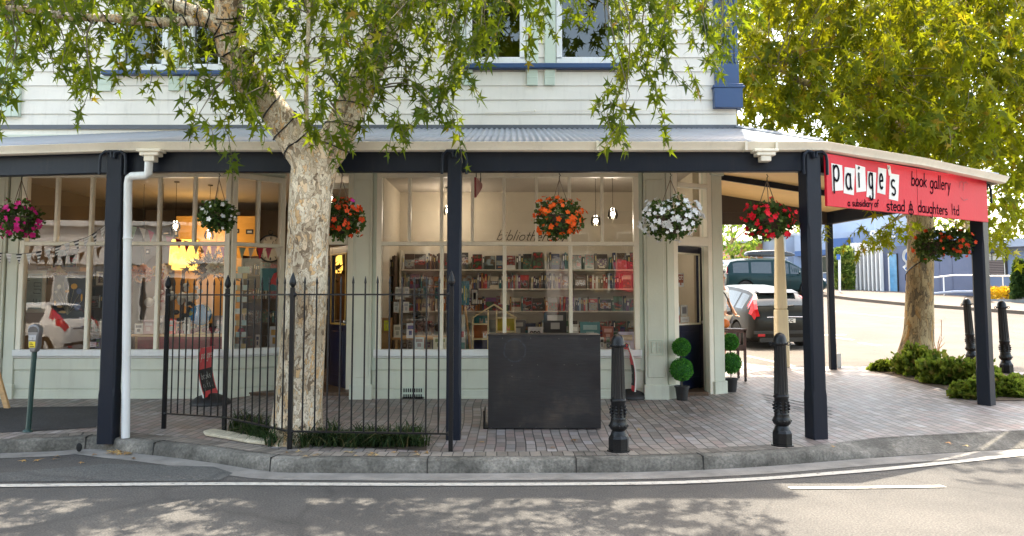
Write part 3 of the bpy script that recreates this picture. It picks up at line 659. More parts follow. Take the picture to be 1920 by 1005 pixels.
# gutter: ogee trough along the eaves
GZ0 = at(1000, 281, 7.98).z; GZ1 = at(1000, 265, 7.98).z
def gutter(pts, name='gutter'):
    prof = [(o, z*(GZ1-GZ0)/.125) for o, z in [(0.0, 0.0), (.055, 0.0), (.075, .015), (.08, .04), (.10, .07), (.112, .10), (.122, .118), (.11, .125), (.0, .125)]]
    mb = MB(); P = pts; k = len(P); rws = []
    for i in range(k):
        nn = []
        if i > 0: d = Vector((P[i][0]-P[i-1][0], P[i][1]-P[i-1][1])).normalized(); nn.append(Vector((d.y, -d.x)))
        if i < k-1: d = Vector((P[i+1][0]-P[i][0], P[i+1][1]-P[i][1])).normalized(); nn.append(Vector((d.y, -d.x)))
        b = sum(nn, Vector((0, 0))).normalized(); m_ = 1/max(.5, b.dot(nn[0]))
        rws.append([(P[i][0]+b.x*o*m_, P[i][1]+b.y*o*m_, GZ0+z) for o, z in prof])
    n = len(prof)
    mb.add([v for r in rws for v in r], [(i*n+j, (i+1)*n+j, (i+1)*n+(j+1) % n, i*n+(j+1) % n) for i in range(k-1) for j in range(n)]+[tuple(range(n)), tuple((k-1)*n+j for j in range(n))[::-1]])
    return mb.build(name, M['gutter'], VER, smooth=35)
def off(p, dx, dy): return (p[0]+dx, p[1]+dy)
Ce = (px_x(1545, 8.0, 280), 8.0+.08); De = (D[0]+.22, D[1]-.12)
mid = ((Ce[0]*.55+De[0]*.45)+.05, (Ce[1]*.55+De[1]*.45)-.06)
g1 = gutter([(-14, 9.55), (px_x(268, 8.1, 275), 8.1), (Ce[0], 8.1), mid, De, (E[0]+.3, 14.4)])
# collars where gutter lengths join, and the outlets
for px in (640, 1120, 1398, 1455):
    x = px_x(px, 8.0, 275); mb = MB(); mb.box(x-.012, x+.012, 7.972, 8.09, GZ0-.004, GZ1+.005); mb.build('gutter_joint', M['gutter'], VER)
for px in (280, 1436):
    x = px_x(px, 7.98, 275); mb = MB(); mb.box(x-.13, x+.13, 7.955, 8.1, GZ0-.02, GZ0+.01); mb.box(x-.1, x+.1, 7.965, 8.09, GZ0-.06, GZ0-.02); mb.box(x-.055, x+.055, 7.975, 8.08, GZ0-.12, GZ0-.06)
    mb.build('gutter_outlet', M['gutter'], VER, bevel=.006)
mb = MB()
pp = [at(280, 290, 8.03), at(278, 326, 8.03), at(273, 329, 8.03), at(247, 330, 8.06), at(242, 334, 8.08), at(240, 345, 8.1)]; pe = at(236, 804, 8.13); pe.z = KH+.005
mb.tube(pp+[pe], .042, 12); mb.tube([at(239.5, 444, 8.1)-Vector((0, 0, .01)), at(239.5, 448, 8.1)], .05, 12); mb.build('downpipe', M['sill'], VER, smooth=40)
# corrugated roof
M['iron'] = painted('roof_iron', (.25, .29, .35), dirt=(.25, .17, .12), amt=.5, rough=.42, grain=(1, 1, 1))
def corrugated(p0, p1, slope_dir, hfun, z0, rise_per_m, name='roof_sheet', pitch=.076, amp=.011, udir=None):
    d = Vector((p1[0]-p0[0], p1[1]-p0[1])); L = d.length; d.normalize(); s = Vector(slope_dir).normalized()
    N = int(L/pitch*6); A_ = []; B_ = []
    for i in range(N+1):
        u = L*i/N; wv = amp*math.sin(2*math.pi*u/pitch); h = hfun(u)
        q = Vector(p0)+d*u; A_.append((q.x, q.y, z0+wv)); q2 = q+s*h; B_.append((q2.x, q2.y, z0+wv+h*rise_per_m))
    k = N+1; mb = MB(); mb.add(A_+B_, [(i, i+1, k+i+1, k+i) for i in range(N)])
    o = mb.build(name, M['iron'], VER); 
    for p_ in o.data.polygons: p_.use_smooth = True
    sm = o.modifiers.new('thick', 'SOLIDIFY'); sm.thickness = .002; return o
RZ = GZ1+.006; TOPR = at(1000, 240, UY-.02).z
rise = (TOPR-RZ)/(UY-8.04)
xb = px_x(268, 8.1, 275)
corrugated((xb, 8.05), (UX-.02, 8.05), (0, 1), lambda u: UY-.03-8.05, RZ, rise)
dL = Vector((xb+14, 8.05-9.5)).normalized()
corrugated((-14, 9.5), (xb, 8.05), (0, 1), lambda u: UY-.03-(9.5+(8.05-9.5)*u/(Vector((xb+14, 8.05-9.5)).length)), RZ, rise)
# corner quads: front piece right of the wall, then the splayed and side pieces
L1 = Ce[0]-(UX-.02)
corrugated((UX-.02, 8.05), (Ce[0], 8.05), (0, 1), lambda u: max(.01, (UY-.03-8.05)*(1-u/L1)), RZ, rise)
c0_ = Vector((Ce[0], Ce[1])); d0_ = Vector(De); ap = Vector((UX, UY)); dd = (d0_-c0_); Lc = dd.length; dd.normalize(); nn = Vector((-dd.y, dd.x)); ua = (ap-c0_).dot(dd); ha = (ap-c0_).dot(nn)
corrugated(tuple(c0_), tuple(d0_), tuple(nn), lambda u: max(.01, ha*(u/ua if u < ua else (Lc-u)/(Lc-ua))), RZ, (TOPR-RZ)/ha)
e0_ = Vector((E[0]+.25, 14.4)); de = e0_-d0_; Ls = de.length; de.normalize(); ns_ = Vector((-de.y, de.x)); ua2 = (ap-d0_).dot(de); ha2 = (ap-d0_).dot(ns_)
corrugated(tuple(d0_), tuple(e0_), tuple(ns_), lambda u: max(.01, ha2*(min(1, u/max(ua2, .05)))), RZ, (TOPR-RZ)/ha2)
mb = MB(); mb.tube([(UX, UY, TOPR+.02), (Ce[0], Ce[1], RZ+.02)], .03, 6); mb.tube([(UX, UY, TOPR+.02), (De[0], De[1], RZ+.02)], .03, 6); mb.build('hip_flashing', M['iron'], VER)
mb = MB(); mb.box(-14, UX-.02, UY-.035, UY-.03, TOPR-.02, TOPR+.045); mb.build('wall_flashing', pm('lead', (.10, .11, .13), .5, .2), VER)
# ceiling lining under the iron: follows the slope, cream-yellow boards
def ceil_z(d): return BZ1-.03+.0*d
mb = MB(); zt = 3.66; ze = BZ1-.012
poly3 = [(-14, 9.6, ze), (xb, 8.22, ze), (C[0], 8.22, ze), (D[0]-.02, D[1]+.02, ze), (E[0], 14.1, ze), (UX-.3, 14.1, zt), (UX-.3, UY+.1, zt), (-14, UY+.1, zt)]
V = poly3
mb.add(V, [(0, 1, 7), (1, 2, 6, 7), (2, 3, 6), (3, 4, 5, 6)]); o = mb.build('ceiling_boards', M['soffit'], VER)
o.modifiers.new('t', 'SOLIDIFY').thickness = .012
def raft(p, q, w=.045, h=.09):
    mb = MB()
    a_ = Vector(p); b_ = Vector(q); t_ = (b_-a_).normalized(); s_ = t_.cross(Vector((0, 0, 1))).normalized()*w/2; dn = Vector((0, 0, -h))
    mb.hexa([a_-s_+dn, a_+s_+dn, b_+s_+dn, b_-s_+dn, a_-s_, a_+s_, b_+s_, b_-s_]); mb.build('rafter', M['slate'], VER)
z_ = -.016
raft((C[0]-.05, 8.3, ze+z_), (UX, UY+.1, zt+z_)); raft((D[0]-.1, D[1], ze+z_), (UX, UY+.15, zt+z_)); raft((D[0]-.25, 12.3, ze+z_), (UX-.2, 12.3, zt+z_))
for x in (-6, -4.2, -2.6, -.9, .9, 2.4): raft((x, 8.3, ze+z_), (x, UY-.05, zt-.03+z_))
# ------------------------------------------------------------------ stroke lettering
def arc(cx, cy, r, a0, a1, n=10, ry=None):
    ry = r if ry is None else ry
    return [(cx+r*math.cos(R(a0+(a1-a0)*i/n)), cy+ry*math.sin(R(a0+(a1-a0)*i/n))) for i in range(n+1)]
o_ = lambda cx=.28, w=.28: arc(cx, .5, w, 90, 450, 16, .5)
G = {
 'a': (.62, [arc(.28, .5, .27, 60, 330, 12, .5), [(.5, 1), (.52, .2), (.62, 0)]]),
 'b': (.62, [[(.05, 1.9), (.05, 0)], arc(.3, .5, .25, 140, -140, 14, .5)]),
 'd': (.62, [arc(.28, .5, .26, 50, 320, 14, .5), [(.54, 1.9), (.54, 0)]]),
 'e': (.58, [[(.04, .5), (.5, .56)]+arc(.28, .5, .24, 20, 310, 14, .5)]),
 'f': (.42, [arc(.36, 1.55, .18, 60, 180, 6, .3)+[(.18, 0)], [(0, 1), (.38, 1)]]),
 'g': (.62, [arc(.28, .5, .25, 50, 320, 14, .5), [(.52, 1), (.54, -.4)]+arc(.3, -.45, .24, 0, -160, 8, .35)]),
 'h': (.58, [[(.05, 1.9), (.05, 0)], [(.05, .6)]+arc(.27, .65, .22, 150, 0, 8, .35)+[(.5, 0)]]),
 'i': (.25, [[(.1, 1), (.1, 0)], [(.1, 1.38), (.12, 1.46)]]),
 'k': (.55, [[(.05, 1.9), (.05, 0)], [(.45, 1), (.07, .45)], [(.15, .52), (.5, 0)]]),
 'l': (.22, [[(.08, 1.9), (.08, 0)]]),
 'm': (.85, [[(.05, 1), (.05, 0)], [(.05, .6)]+arc(.23, .65, .18, 150, 0, 6, .35)+[(.41, 0)], [(.41, .6)]+arc(.6, .65, .18, 150, 0, 6, .35)+[(.78, 0)]]),
 'n': (.58, [[(.05, 1), (.05, 0)], [(.05, .6)]+arc(.27, .65, .22, 150, 0, 8, .35)+[(.5, 0)]]),
 'o': (.62, [o_()]),
 'p': (.62, [[(.05, 1), (.05, -.8)], arc(.3, .5, .25, 140, -140, 14, .5)]),
 'r': (.42, [[(.05, 1), (.05, 0)], [(.05, .55)]+arc(.26, .65, .2, 150, 50, 6, .35)]),
 's': (.50, [arc(.24, .75, .2, 50, 270, 8, .25)[:-1]+arc(.24, .25, .2, 90, -140, 8, .25)]),
 't': (.42, [[(.18, 1.5), (.18, .15), (.34, 0)], [(0, 1), (.38, 1)]]),
 'u': (.58, [[(.05, 1), (.05, .35)]+arc(.27, .3, .22, 180, 360, 8, .3)+[(.5, 1), (.52, 0)]]),
 'y': (.55, [[(.04, 1), (.25, .1)], [(.5, 1), (.18, -.75)]]),
 "'": (.2, [[(.1, 1.8), (.05, 1.35)]]),
 '&': (.8, [[(.42, 2.3), (.42, -.6)], arc(.42, 1.2, .2, -60, 240, 12, .55), arc(.42, .35, .32, 120, 430, 14, .5)]),
 ' ': (.42, []),
}
def stroke_text(fr, text, px, py, px2, py2, xh_px, wd, n, name, mat, parent, slant=0.0):
    """hand-drawn lettering on a wall frame; baseline runs between two picture points of the sign"""
    a = fr.hit(px, py, n); b = fr.hit(px2, py2, n); mid_ = fr.hit((px+px2)/2, (py+py2)/2-xh_px, n); mb0 = fr.hit((px+px2)/2, (py+py2)/2, n)
    xh = mid_[1]-mb0[1]; tot = sum(G[c][0] for c in text)+.1*len(text); k = (b[0]-a[0])/tot; sl = (b[1]-a[1])/(b[0]-a[0]); u = a[0]; mb = MB()
    for c in text:
        adv, strokes = G[c]
        for st in strokes:
            pts = []
            for x, y in st:
                uu = u+(x+slant*y)*k; pts.append((uu, a[1]+(uu-a[0])*sl+y*xh))
            for i in range(len(pts)-1):
                p, q = pts[i], pts[i+1]; d = Vector((q[0]-p[0], q[1]-p[1]));
                if d.length < 1e-6: continue
                d.normalize(); m_ = Vector((-d.y, d.x))*wd/2; e = d*wd*.35
                mb.add([fr.P(p[0]-e.x+m_.x, p[1]-e.y+m_.y, n), fr.P(q[0]+e.x+m_.x, q[1]+e.y+m_.y, n), fr.P(q[0]+e.x-m_.x, q[1]+e.y-m_.y, n), fr.P(p[0]-e.x-m_.x, p[1]-e.y-m_.y, n)], [(0, 1, 2, 3)])
        u += (adv+.1)*k
    return mb.build(name, mat, parent)
# ------------------------------------------------------------------ red fascia sign
FS = Fr((C[0]+.06, C[1]-.05), (D[0]+.04, D[1]-.07))
sz1 = FS.z(1545, 291); sz0 = FS.z(1545, 388)
us0 = FS.u(1538, 340); us1 = FS.u(1840, 370)
print('sign', sz0, sz1, us0, us1, FS.z(1838, 337), FS.z(1838, 417))
sg = thing('shop_sign', tuple(FS.P(us0, sz0)), 'long red hand lettered fascia sign under the verandah gutter at the corner', 'sign')
M['red'] = painted('sign_red', (.60, .012, .030), dirt=(.45, .05, .06), amt=.25, rough=.5, spec=.15)
sn = .075; ez1 = FS.z(1838, 338); ez0 = FS.z(1838, 417)
mb = MB(); mb.hexa([FS.P(us0, sz0, sn), FS.P(us1, ez0, sn), FS.P(us1, ez0, sn-.03), FS.P(us0, sz0, sn-.03), FS.P(us0, sz1, sn), FS.P(us1, ez1, sn), FS.P(us1, ez1, sn-.03), FS.P(us0, sz1, sn-.03)])
mb.build('board', M['red'], sg, bevel=.003)
ink = pm('sign_ink', (.012, .01, .016), .9, .1, spec=.02)
mb = MB(); u = FS.u(1708, 350); FS.box(mb, u-.003, u+.003, FS.z(1708, 404), FS.z(1708, 318), sn, sn+.002); mb.build('board_seam', pm('seam', (.2, .01, .015), .8, .1), sg)
cards = [('p', 1559, 307, 1581, 358, -3), ('a', 1583, 313, 1603, 364, 3), ('i', 1604, 310, 1624, 360, -4), ('g', 1626, 321, 1643, 371, 3), ('e', 1646, 314, 1662, 363, 1), ('s', 1668, 325, 1686, 375, 6)]
cm = MB(); 
for ch, x0, y0, x1, y1, rot in cards:
    q = [(x0, y0+rot*.4), (x1-2, y0-rot*.4+2), (x1, y1+rot*.4), (x0+2, y1-rot*.4-1)] if rot <= 0 else [(x0+1, y0), (x1, y0+3), (x1-2, y1+2), (x0-1, y1-2)]
    P_ = [FS.P(*FS.hit(x, y, sn+.004), sn+.004) for x, y in q]; Pb = [p-FS.n*.004 for p in P_]; cm.hexa(Pb+P_)
q = [(1664, 309), (1669, 311), (1672, 330), (1667, 329)]
P_ = [FS.P(*FS.hit(x, y, sn+.007), sn+.007) for x, y in q]; Pb = [p-FS.n*.006 for p in P_]; cm.hexa(Pb+P_)
cm.build('letter_cards', M['paper'], sg)
for ch, x0, y0, x1, y1, rot in cards:
    stroke_text(FS, ch, x0+4, y0+(y1-y0)*(.80 if ch not in 'pg' else .62), x1-4, y0+(y1-y0)*(.80 if ch not in 'pg' else .62)+1, (y1-y0)*(.55 if ch != 'i' else .5), .026, sn+.010, 'lettering', ink, sg)
stroke_text(FS, "'", 1666, 330, 1672, 331, 10, .014, sn+.012, 'lettering', ink, sg)
stroke_text(FS, 'book gallery', 1709, 347, 1783, 357, 13, .018, sn+.003, 'lettering', ink, sg, .08)
stroke_text(FS, 'a subsidiary of', 1590, 386, 1648, 388, 7, .012, sn+.003, 'lettering', ink, sg, .05)
stroke_text(FS, 'stead', 1663, 394, 1698, 396, 11, .018, sn+.003, 'lettering', ink, sg, .02)
stroke_text(FS, '&', 1703, 400, 1715, 401, 10, .016, sn+.003, 'lettering', ink, sg)
stroke_text(FS, 'daughters', 1722, 397, 1778, 403, 11, .017, sn+.003, 'lettering', ink, sg, .02)
stroke_text(FS, 'ltd', 1785, 402, 1800, 404, 10, .015, sn+.003, 'lettering', ink, sg)
# faint outline of an open book at the right end
faint = pm('faded_ink', (.34, .02, .035), .6, .1); fb = MB()
def fline(pts, wd=.01):
    for p, q in zip(pts[:-1], pts[1:]):
        a = FS.P(*FS.hit(*p, sn+.003), sn+.003); b = FS.P(*FS.hit(*q, sn+.003), sn+.003); d = (b-a).normalized(); m_ = d.cross(FS.n)*wd/2; fb.add([a-m_, b-m_, b+m_, a+m_], [(0, 1, 2, 3)])
fline([(1800, 342), (1804, 340), (1807, 344), (1811, 341), (1815, 345)]); fline([(1807, 344), (1806, 358)]); fline([(1802, 370), (1807, 376), (1815, 373)]); fline([(1800, 342), (1799, 352)])
fb.build('book_outline', faint, sg)
# small red hanging sign under the verandah, seen nearly edge on
p = at(897, 320, 9.4); hs = thing('hanging_sign', (p.x, 9.4, BZ0-.3), 'small dark red sign with pointed corner hanging edge on under the verandah', 'sign')
f = Fr((px_x(891, 9.4, 330), 9.4), (px_x(903, 9.95, 330), 9.95)); q0 = f.z(891, 371)
mb = MB(); n = .012
pz = [(0, q0), (f.L, f.z(903, 352)), (f.L, BZ1-.1), (0, BZ1-.1)]
mb.add([f.P(a, b, n) for a, b in pz]+[f.P(a, b, -n) for a, b in pz], [(0, 1, 2, 3), (7, 6, 5, 4), (0, 4, 5, 1), (1, 5, 6, 2), (2, 6, 7, 3), (3, 7, 4, 0)])
mb.build('panel', pm('dark_red', (.22, .02, .025), .45, .2), hs)
mb = MB(); mb.tube([f.P(.08, BZ1-.12), f.P(.08, BZ1+.25)], .006, 6); mb.tube([f.P(f.L-.08, BZ1-.12), f.P(f.L-.08, BZ1+.25)], .006, 6); mb.build('hanger', M['black'], hs)
# ================================================================== TREES
def barkmat(name, light, mid, dark, zs=.55, sc=9):
    m, ns, ln, p = nodes(name); tc = ns.new('ShaderNodeTexCoord'); mp = ns.new('ShaderNodeMapping'); mp.inputs['Scale'].default_value = (1, 1, zs); ln.new(tc.outputs['Object'], mp.inputs[0])
    nz = ns.new('ShaderNodeTexNoise'); nz.inputs['Scale'].default_value = sc*.9; nz.inputs['Detail'].default_value = 5; ln.new(mp.outputs[0], nz.inputs[0])
    mx = ns.new('ShaderNodeMix'); mx.data_type = 'RGBA'; mx.inputs[0].default_value = .28; ln.new(mp.outputs[0], mx.inputs[6]); ln.new(nz.outputs['Color'], mx.inputs[7])
    v = ns.new('ShaderNodeTexVoronoi'); v.inputs['Scale'].default_value = sc*2.3; ln.new(mx.outputs[2], v.inputs[0])
    v2 = ns.new('ShaderNodeTexVoronoi'); v2.feature = 'DISTANCE_TO_EDGE'; v2.inputs['Scale'].default_value = sc*2.3; ln.new(mx.outputs[2], v2.inputs[0])
    sp = ns.new('ShaderNodeSeparateColor'); ln.new(v.outputs['Color'], sp.inputs[0])
    r = ramp(ns, [(0, dark), (.2, mid), (.45, light), (.75, scl(light, 1.15)), (1, (light[0]*1.0, light[1]*.72, light[2]*.42))]); ln.new(sp.outputs[0], r.inputs[0])
    big = ns.new('ShaderNodeTexNoise'); big.inputs['Scale'].default_value = 2.6; big.inputs['Detail'].default_value = 6; ln.new(mp.outputs[0], big.inputs[0])
    rb = ramp(ns, [(.32, (.5, .46, .40)), (.62, (1.05, 1.05, 1.05))]); ln.new(big.outputs[0], rb.inputs[0])
    mu = ns.new('ShaderNodeMix'); mu.data_type = 'RGBA'; mu.blend_type = 'MULTIPLY'; mu.inputs[0].default_value = 1; ln.new(r.outputs[0], mu.inputs[6]); ln.new(rb.outputs[0], mu.inputs[7])
    re = ramp(ns, [(0, (.35, .3, .25)), (.10, (1, 1, 1))]); ln.new(v2.outputs[0], re.inputs[0])
    m3 = ns.new('ShaderNodeMix'); m3.data_type = 'RGBA'; m3.blend_type = 'MULTIPLY'; m3.inputs[0].default_value = .8; ln.new(mu.outputs[2], m3.inputs[6]); ln.new(re.outputs[0], m3.inputs[7])
    ln.new(m3.outputs[2], p.inputs['Base Color']); p.inputs['Roughness'].default_value = .85
    hh = ns.new('ShaderNodeMath'); hh.operation = 'MULTIPLY_ADD'; hh.inputs[1].default_value = .6; ln.new(v2.outputs[0], hh.inputs[0]); ln.new(sp.outputs[0], hh.inputs[2])
    b = ns.new('ShaderNodeBump'); b.inputs['Strength'].default_value = .7; b.inputs['Distance'].default_value = .02; ln.new(hh.outputs[0], b.inputs['Height']); ln.new(b.outputs[0], p.inputs['Normal'])
    return m
M['barkA'] = barkmat('plane_bark_flaky', (.74, .66, .52), (.58, .47, .33), (.20, .14, .09), .5, 12)
M['barkB'] = barkmat('plane_bark_brown', (.46, .36, .20), (.34, .25, .13), (.16, .13, .09), .35)
M['twig'] = pm('twig_bark', (.13, .11, .075), .8, .2)
STOPA = [(0, (.012, .034, .004)), (.35, (.026, .06, .006)), (.65, (.045, .088, .008)), (.90, (.10, .14, .012)), (.975, (.22, .21, .02)), (1, (.30, .13, .02))]
STOPB = [(0, (.022, .05, .003)), (.4, (.055, .092, .005)), (.75, (.13, .155, .008)), (.95, (.24, .22, .012)), (1, (.28, .14, .02))]
M['leafA'] = leafmat('plane_leaf', STOPA, (.50, .60, .015), .48)
M['leafB'] = leafmat('plane_leaf_sunny', STOPB, (.66, .68, .012), .5)
LEAF = np.array([(0, .02), (.10, .08), (.46, -.10), (.18, .17), (.17, .20), (.52, .48), (.14, .38), (.12, .42), (0, 1.05), (-.12, .42), (-.14, .38), (-.52, .48), (-.17, .20), (-.18, .17), (-.46, -.10), (-.10, .08)])
def leaves_mesh(name, pos, tip, nrm, size, mat, parent, simple=False):
    """pos/tip/nrm: (N,3) arrays; one lobed blade per row"""
    if simple: prof = np.array([(0, 0), (.42, .05), (.16, .25), (.46, .55), (0, 1), (-.46, .55), (-.16, .25), (-.42, .05)])
    else: prof = LEAF
    N = len(pos); K = len(prof); tip = tip/np.linalg.norm(tip, axis=1, keepdims=True)
    s = np.cross(tip, nrm); s /= np.linalg.norm(s, axis=1, keepdims=True)+1e-9; n = np.cross(s, tip)
    x = prof[:, 0][None, :, None]; y = prof[:, 1][None, :, None]; fold = rng.uniform(.1, .55, (N, 1, 1)); curl = rng.uniform(-.1, .35, (N, 1, 1)); wx = rng.uniform(.75, 1.1, (N, 1, 1))
    S = size[:, None, None]
    V = pos[:, None, :]+S*(s[:, None, :]*x*wx+tip[:, None, :]*y-n[:, None, :]*(np.abs(x)*fold+curl*y*y*.6))
    C_ = (pos[:, None, :]+S*(tip[:, None, :]*.30-n[:, None, :]*curl*.09*.6))
    V = np.concatenate([V, C_], axis=1); K1 = K+1
    base = (np.arange(N)*K1)[:, None, None]
    tri = np.array([(i, (i+1) % K, K) for i in range(K)])[None]+base
    tri = tri.reshape(-1, 3); V = V.reshape(-1, 3)
    if parent is not None: V = V-np.array(W[parent.name])[None]
    me = bpy.data.meshes.new(name); me.vertices.add(len(V)); me.vertices.foreach_set('co', V.astype(np.float32).ravel())
    me.loops.add(len(tri)*3); me.loops.foreach_set('vertex_index', tri.astype(np.int32).ravel())
    me.polygons.add(len(tri)); me.polygons.foreach_set('loop_start', np.arange(0, len(tri)*3, 3, dtype=np.int32)); me.polygons.foreach_set('loop_total', np.full(len(tri), 3, dtype=np.int32))
    me.update(calc_edges=True); me.materials.append(mat)
    o = bpy.data.objects.new(name, me); COL.objects.link(o); W[o.name] = Vector((0, 0, 0))
    if parent is not None: o.parent = parent
    return o
def V3(p): return Vector(p)
def wob(pts, amp=.05, k=5):
    P = catm([tuple(p) for p in pts], k); out = []
    for i, p in enumerate(P):
        n = noise.noise_vector(Vector(p)*1.7); out.append(Vector(p)+n*amp*(0 if i == 0 else 1))
    return out
def rads(rs, k=5):
    out = []
    for a, b in zip(rs[:-1], rs[1:]): out += [a+(b-a)*j/k for j in range(k)]
    return out+[rs[-1]]
class Tree:
    def __init__(s): s.br = []; s.pos = []; s.tip = []; s.nrm = []; s.size = []; s.tw = MB(); s.pts = []
    def limb(s, pts, rs, amp=.04):
        P = wob(pts, amp); s.br.append((P, rads(rs))); s.pts += P; return P
    def leaf(s, p, t, sz):
        s.pos.append(tuple(p)); s.tip.append(tuple(t)); s.nrm.append(tuple(rng.normal(size=3))); s.size.append(sz)
    def spray(s, p, L=.5, hang=.6, n=10, sz=(.10, .185), twig=True):
        p = Vector(p); a = random.uniform(0, 2*math.pi); d = Vector((math.cos(a), math.sin(a)*.8, -hang)).normalized(); q = p.copy(); pts = [q.copy()]
        for i in range(n):
            d = (d+Vector((random.gauss(0, .12), random.gauss(0, .12), -.10))).normalized(); q = q+d*L/n; pts.append(q.copy())
            sd_ = d.cross(Vector((0, 0, 1))); sd_ = sd_.normalized() if sd_.length > .1 else Vector((1, 0, 0)); sg_ = 1 if i % 2 else -1
            t = (sd_*sg_*random.uniform(.3, 1)+d*.4+Vector((random.gauss(0, .3), random.gauss(0, .3), random.uniform(-1.1, -.25))))
            s.leaf(q+t.normalized()*random.uniform(.02, .05), t, random.uniform(*sz)*(1 if i < n-2 else .7))
        if twig: s.tw.tube(pts, [.0035]*len(pts), 3, False)
    def link(s, p):     # thin shoot from the nearest limb to a spray
        p = Vector(p); b = min(s.pts, key=lambda q: (q-p).length+(.8*max(0, p.z-q.z-2)))
        if (b-p).length > 3.5: return
        m_ = (b+p)/2+Vector((random.gauss(0, .08), random.gauss(0, .08), .12*(b-p).length)); s.tw.tube(catm([tuple(b), tuple(m_), tuple(p)], 4), [.010, .009, .009, .008, .007, .006, .005, .004, .0035], 4, False)
    def make(s, name, loc, label, bark, leafm, crown='crown', group=None, simple=False):
        t = thing(name, loc, label, 'tree', group); mb = MB()
        for P, r in s.br: mb.tube(P, r, 14 if max(r) > .1 else 7)
        mb.build('trunk', bark, t, smooth=60)
        c = leaves_mesh(crown, np.array(s.pos), np.array(s.tip), np.array(s.nrm), np.array(s.size), leafm, t, simple)
        if s.tw.v: s.tw.build('twigs', M['twig'], t, smooth=60)
        return t
# ---------- the plane tree inside the railings
T = Tree(); TY = 7.72
tp = lambda px, py, Y: at(px, py, Y)
b0 = at(556, 812, 7.98); b0.z = .1
tr = [b0+Vector((-.01, 0, 0)), b0+Vector((.0, 0, .12)), tp(559, 760, 7.96), tp(565, 680, 7.93), tp(573, 560, 7.87), tp(578, 440, 7.80), tp(583, 360, TY), tp(590, 310, TY), tp(590, 275, TY)]
T.br.append(([p for p in catm([tuple(p) for p in tr], 4)], rads([.33, .275, .245, .232, .215, .208, .212, .235, .26], 4)))
T.br[0] = ([Vector(p) for p in T.br[0][0]], T.br[0][1]); T.pts += T.br[0][0]
L1_ = T.limb([tp(592, 312, TY), tp(560, 268, TY), tp(520, 215, 7.6), tp(478, 160, 7.5), tp(440, 105, 7.35), tp(424, 50, 7.25), tp(428, -20, 7.1), tp(420, -180, 6.9), tp(380, -420, 6.6)], [.2, .185, .15, .15, .14, .135, .125, .11, .08], .02)
L2_ = T.limb([tp(590, 312, TY), tp(622, 275, 7.68), tp(652, 215, 7.7), tp(684, 150, 7.75), tp(714, 80, 7.8), tp(728, 10, 7.9), tp(748, -80, 8.0), tp(800, -260, 8.0), tp(870, -420, 7.8)], [.2, .18, .16, .155, .15, .14, .13, .10, .07], .02)
T.limb([tp(426, 70, 7.25), tp(380, 35, 7.1), tp(330, 8, 7.0), tp(270, -20, 6.9), tp(160, -60, 6.8), tp(20, -90, 6.6)], [.09, .075, .06, .055, .045, .03])
T.limb([tp(405, 50, 7.2), tp(360, 40, 7.05), tp(300, 40, 6.95), tp(220, 38, 6.9), tp(110, 30, 6.8), tp(0, 15, 6.7), tp(-160, 40, 6.6)], [.06, .05, .045, .04, .034, .026, .015])
T.limb([tp(728, 10, 7.9), tp(780, -5, 7.7), tp(840, -10, 7.5), tp(950, -40, 7.2), tp(1080, -50, 7.0), tp(1220, -60, 6.9), tp(1350, -40, 6.8)], [.085, .07, .06, .05, .045, .035, .02])
T.limb([tp(748, -80, 8.0), tp(860, -180, 7.6), tp(1050, -260, 7.2), tp(1280, -260, 6.8)], [.09, .07, .05, .02])
T.limb([tp(420, -180, 6.9), tp(250, -260, 6.6), tp(0, -300, 6.2)], [.08, .06, .03]); T.limb([tp(590, 275, TY), tp(576, 230, TY), tp(574, 150, TY), tp(577, 70, TY), tp(580, -60, TY), tp(590, -260, TY)], [.05, .026, .022, .02, .018, .01], .01)
T.limb([tp(428, -20, 7.1), tp(520, -200, 7.6), tp(600, -460, 8.2)], [.08, .06, .03]); T.limb([tp(800, -260, 8), tp(900, -460, 8.6), tp(980, -700, 9)], [.07, .05, .02]); T.limb([tp(380, -420, 6.6), tp(330, -700, 6.4)], [.08, .03])
DEN = ["99999888888889999998789999",
       "99999887589999998662379998",
       "88877652588787687510169974",
       "66873442587676575200067531",
       "52451213564464463100064210",
       "40120024533352361000063000",
       "20000014422341150000052000",
       "00000001101210030000032000"]
CW = 55; RH = 44
for j, row in enumerate(DEN):
    for i, ch in enumerate(row):
        x0 = -20+i*CW; y0 = -62+j*RH*.92
        k = int(ch)*(.46 if j < 2 else .37); k = int(k)+(random.random() < k-int(k))
        for _ in range(k):
            Y = random.uniform(6.7, 7.6) if j > 2 else random.uniform(6.4, 8.4)
            p = at(x0+random.uniform(0, CW), y0+random.uniform(-RH*.3, RH*.5), Y)
            T.spray(p, random.uniform(.28, .5), random.uniform(.5, 1.8), random.randint(8, 12)); 
            if random.random() < .55: T.link(p)
# crown above the view
def inframe(p, m=25):
    v = Vector(p)-Vector((0, 0, CH)); c, s = math.cos(PITCH), math.sin(PITCH); f = v.y*c+v.z*s; u = -v.y*s+v.z*c
    if f <= .1: return False
    return -m < CX+FPX*v.x/f < 1920+m and CY-FPX*u/f > -m
cnt = 0
while cnt < 880:
    a = rng.normal(size=3); a /= np.linalg.norm(a); r = rng.uniform(.25, 1)**.5
    p = Vector((-2.35+a[0]*r*5.0, 7.6+a[1]*r*2.9, 7.2+a[2]*r*2.6))
    if p.y > 10.7 or inframe(p, 60): continue
    if p.x > .6 and p.y < 7.0: continue
    if noise.noise(p*.75) < -.12: continue
    cnt += 1
    T.spray(p, .5, .5, 7, (.17, .26), False)
T.make('plane_tree', (b0.x, b0.y, .13), 'big plane tree with flaky cream bark and forked trunk standing in the railed bed', M['barkA'], M['leafA'])
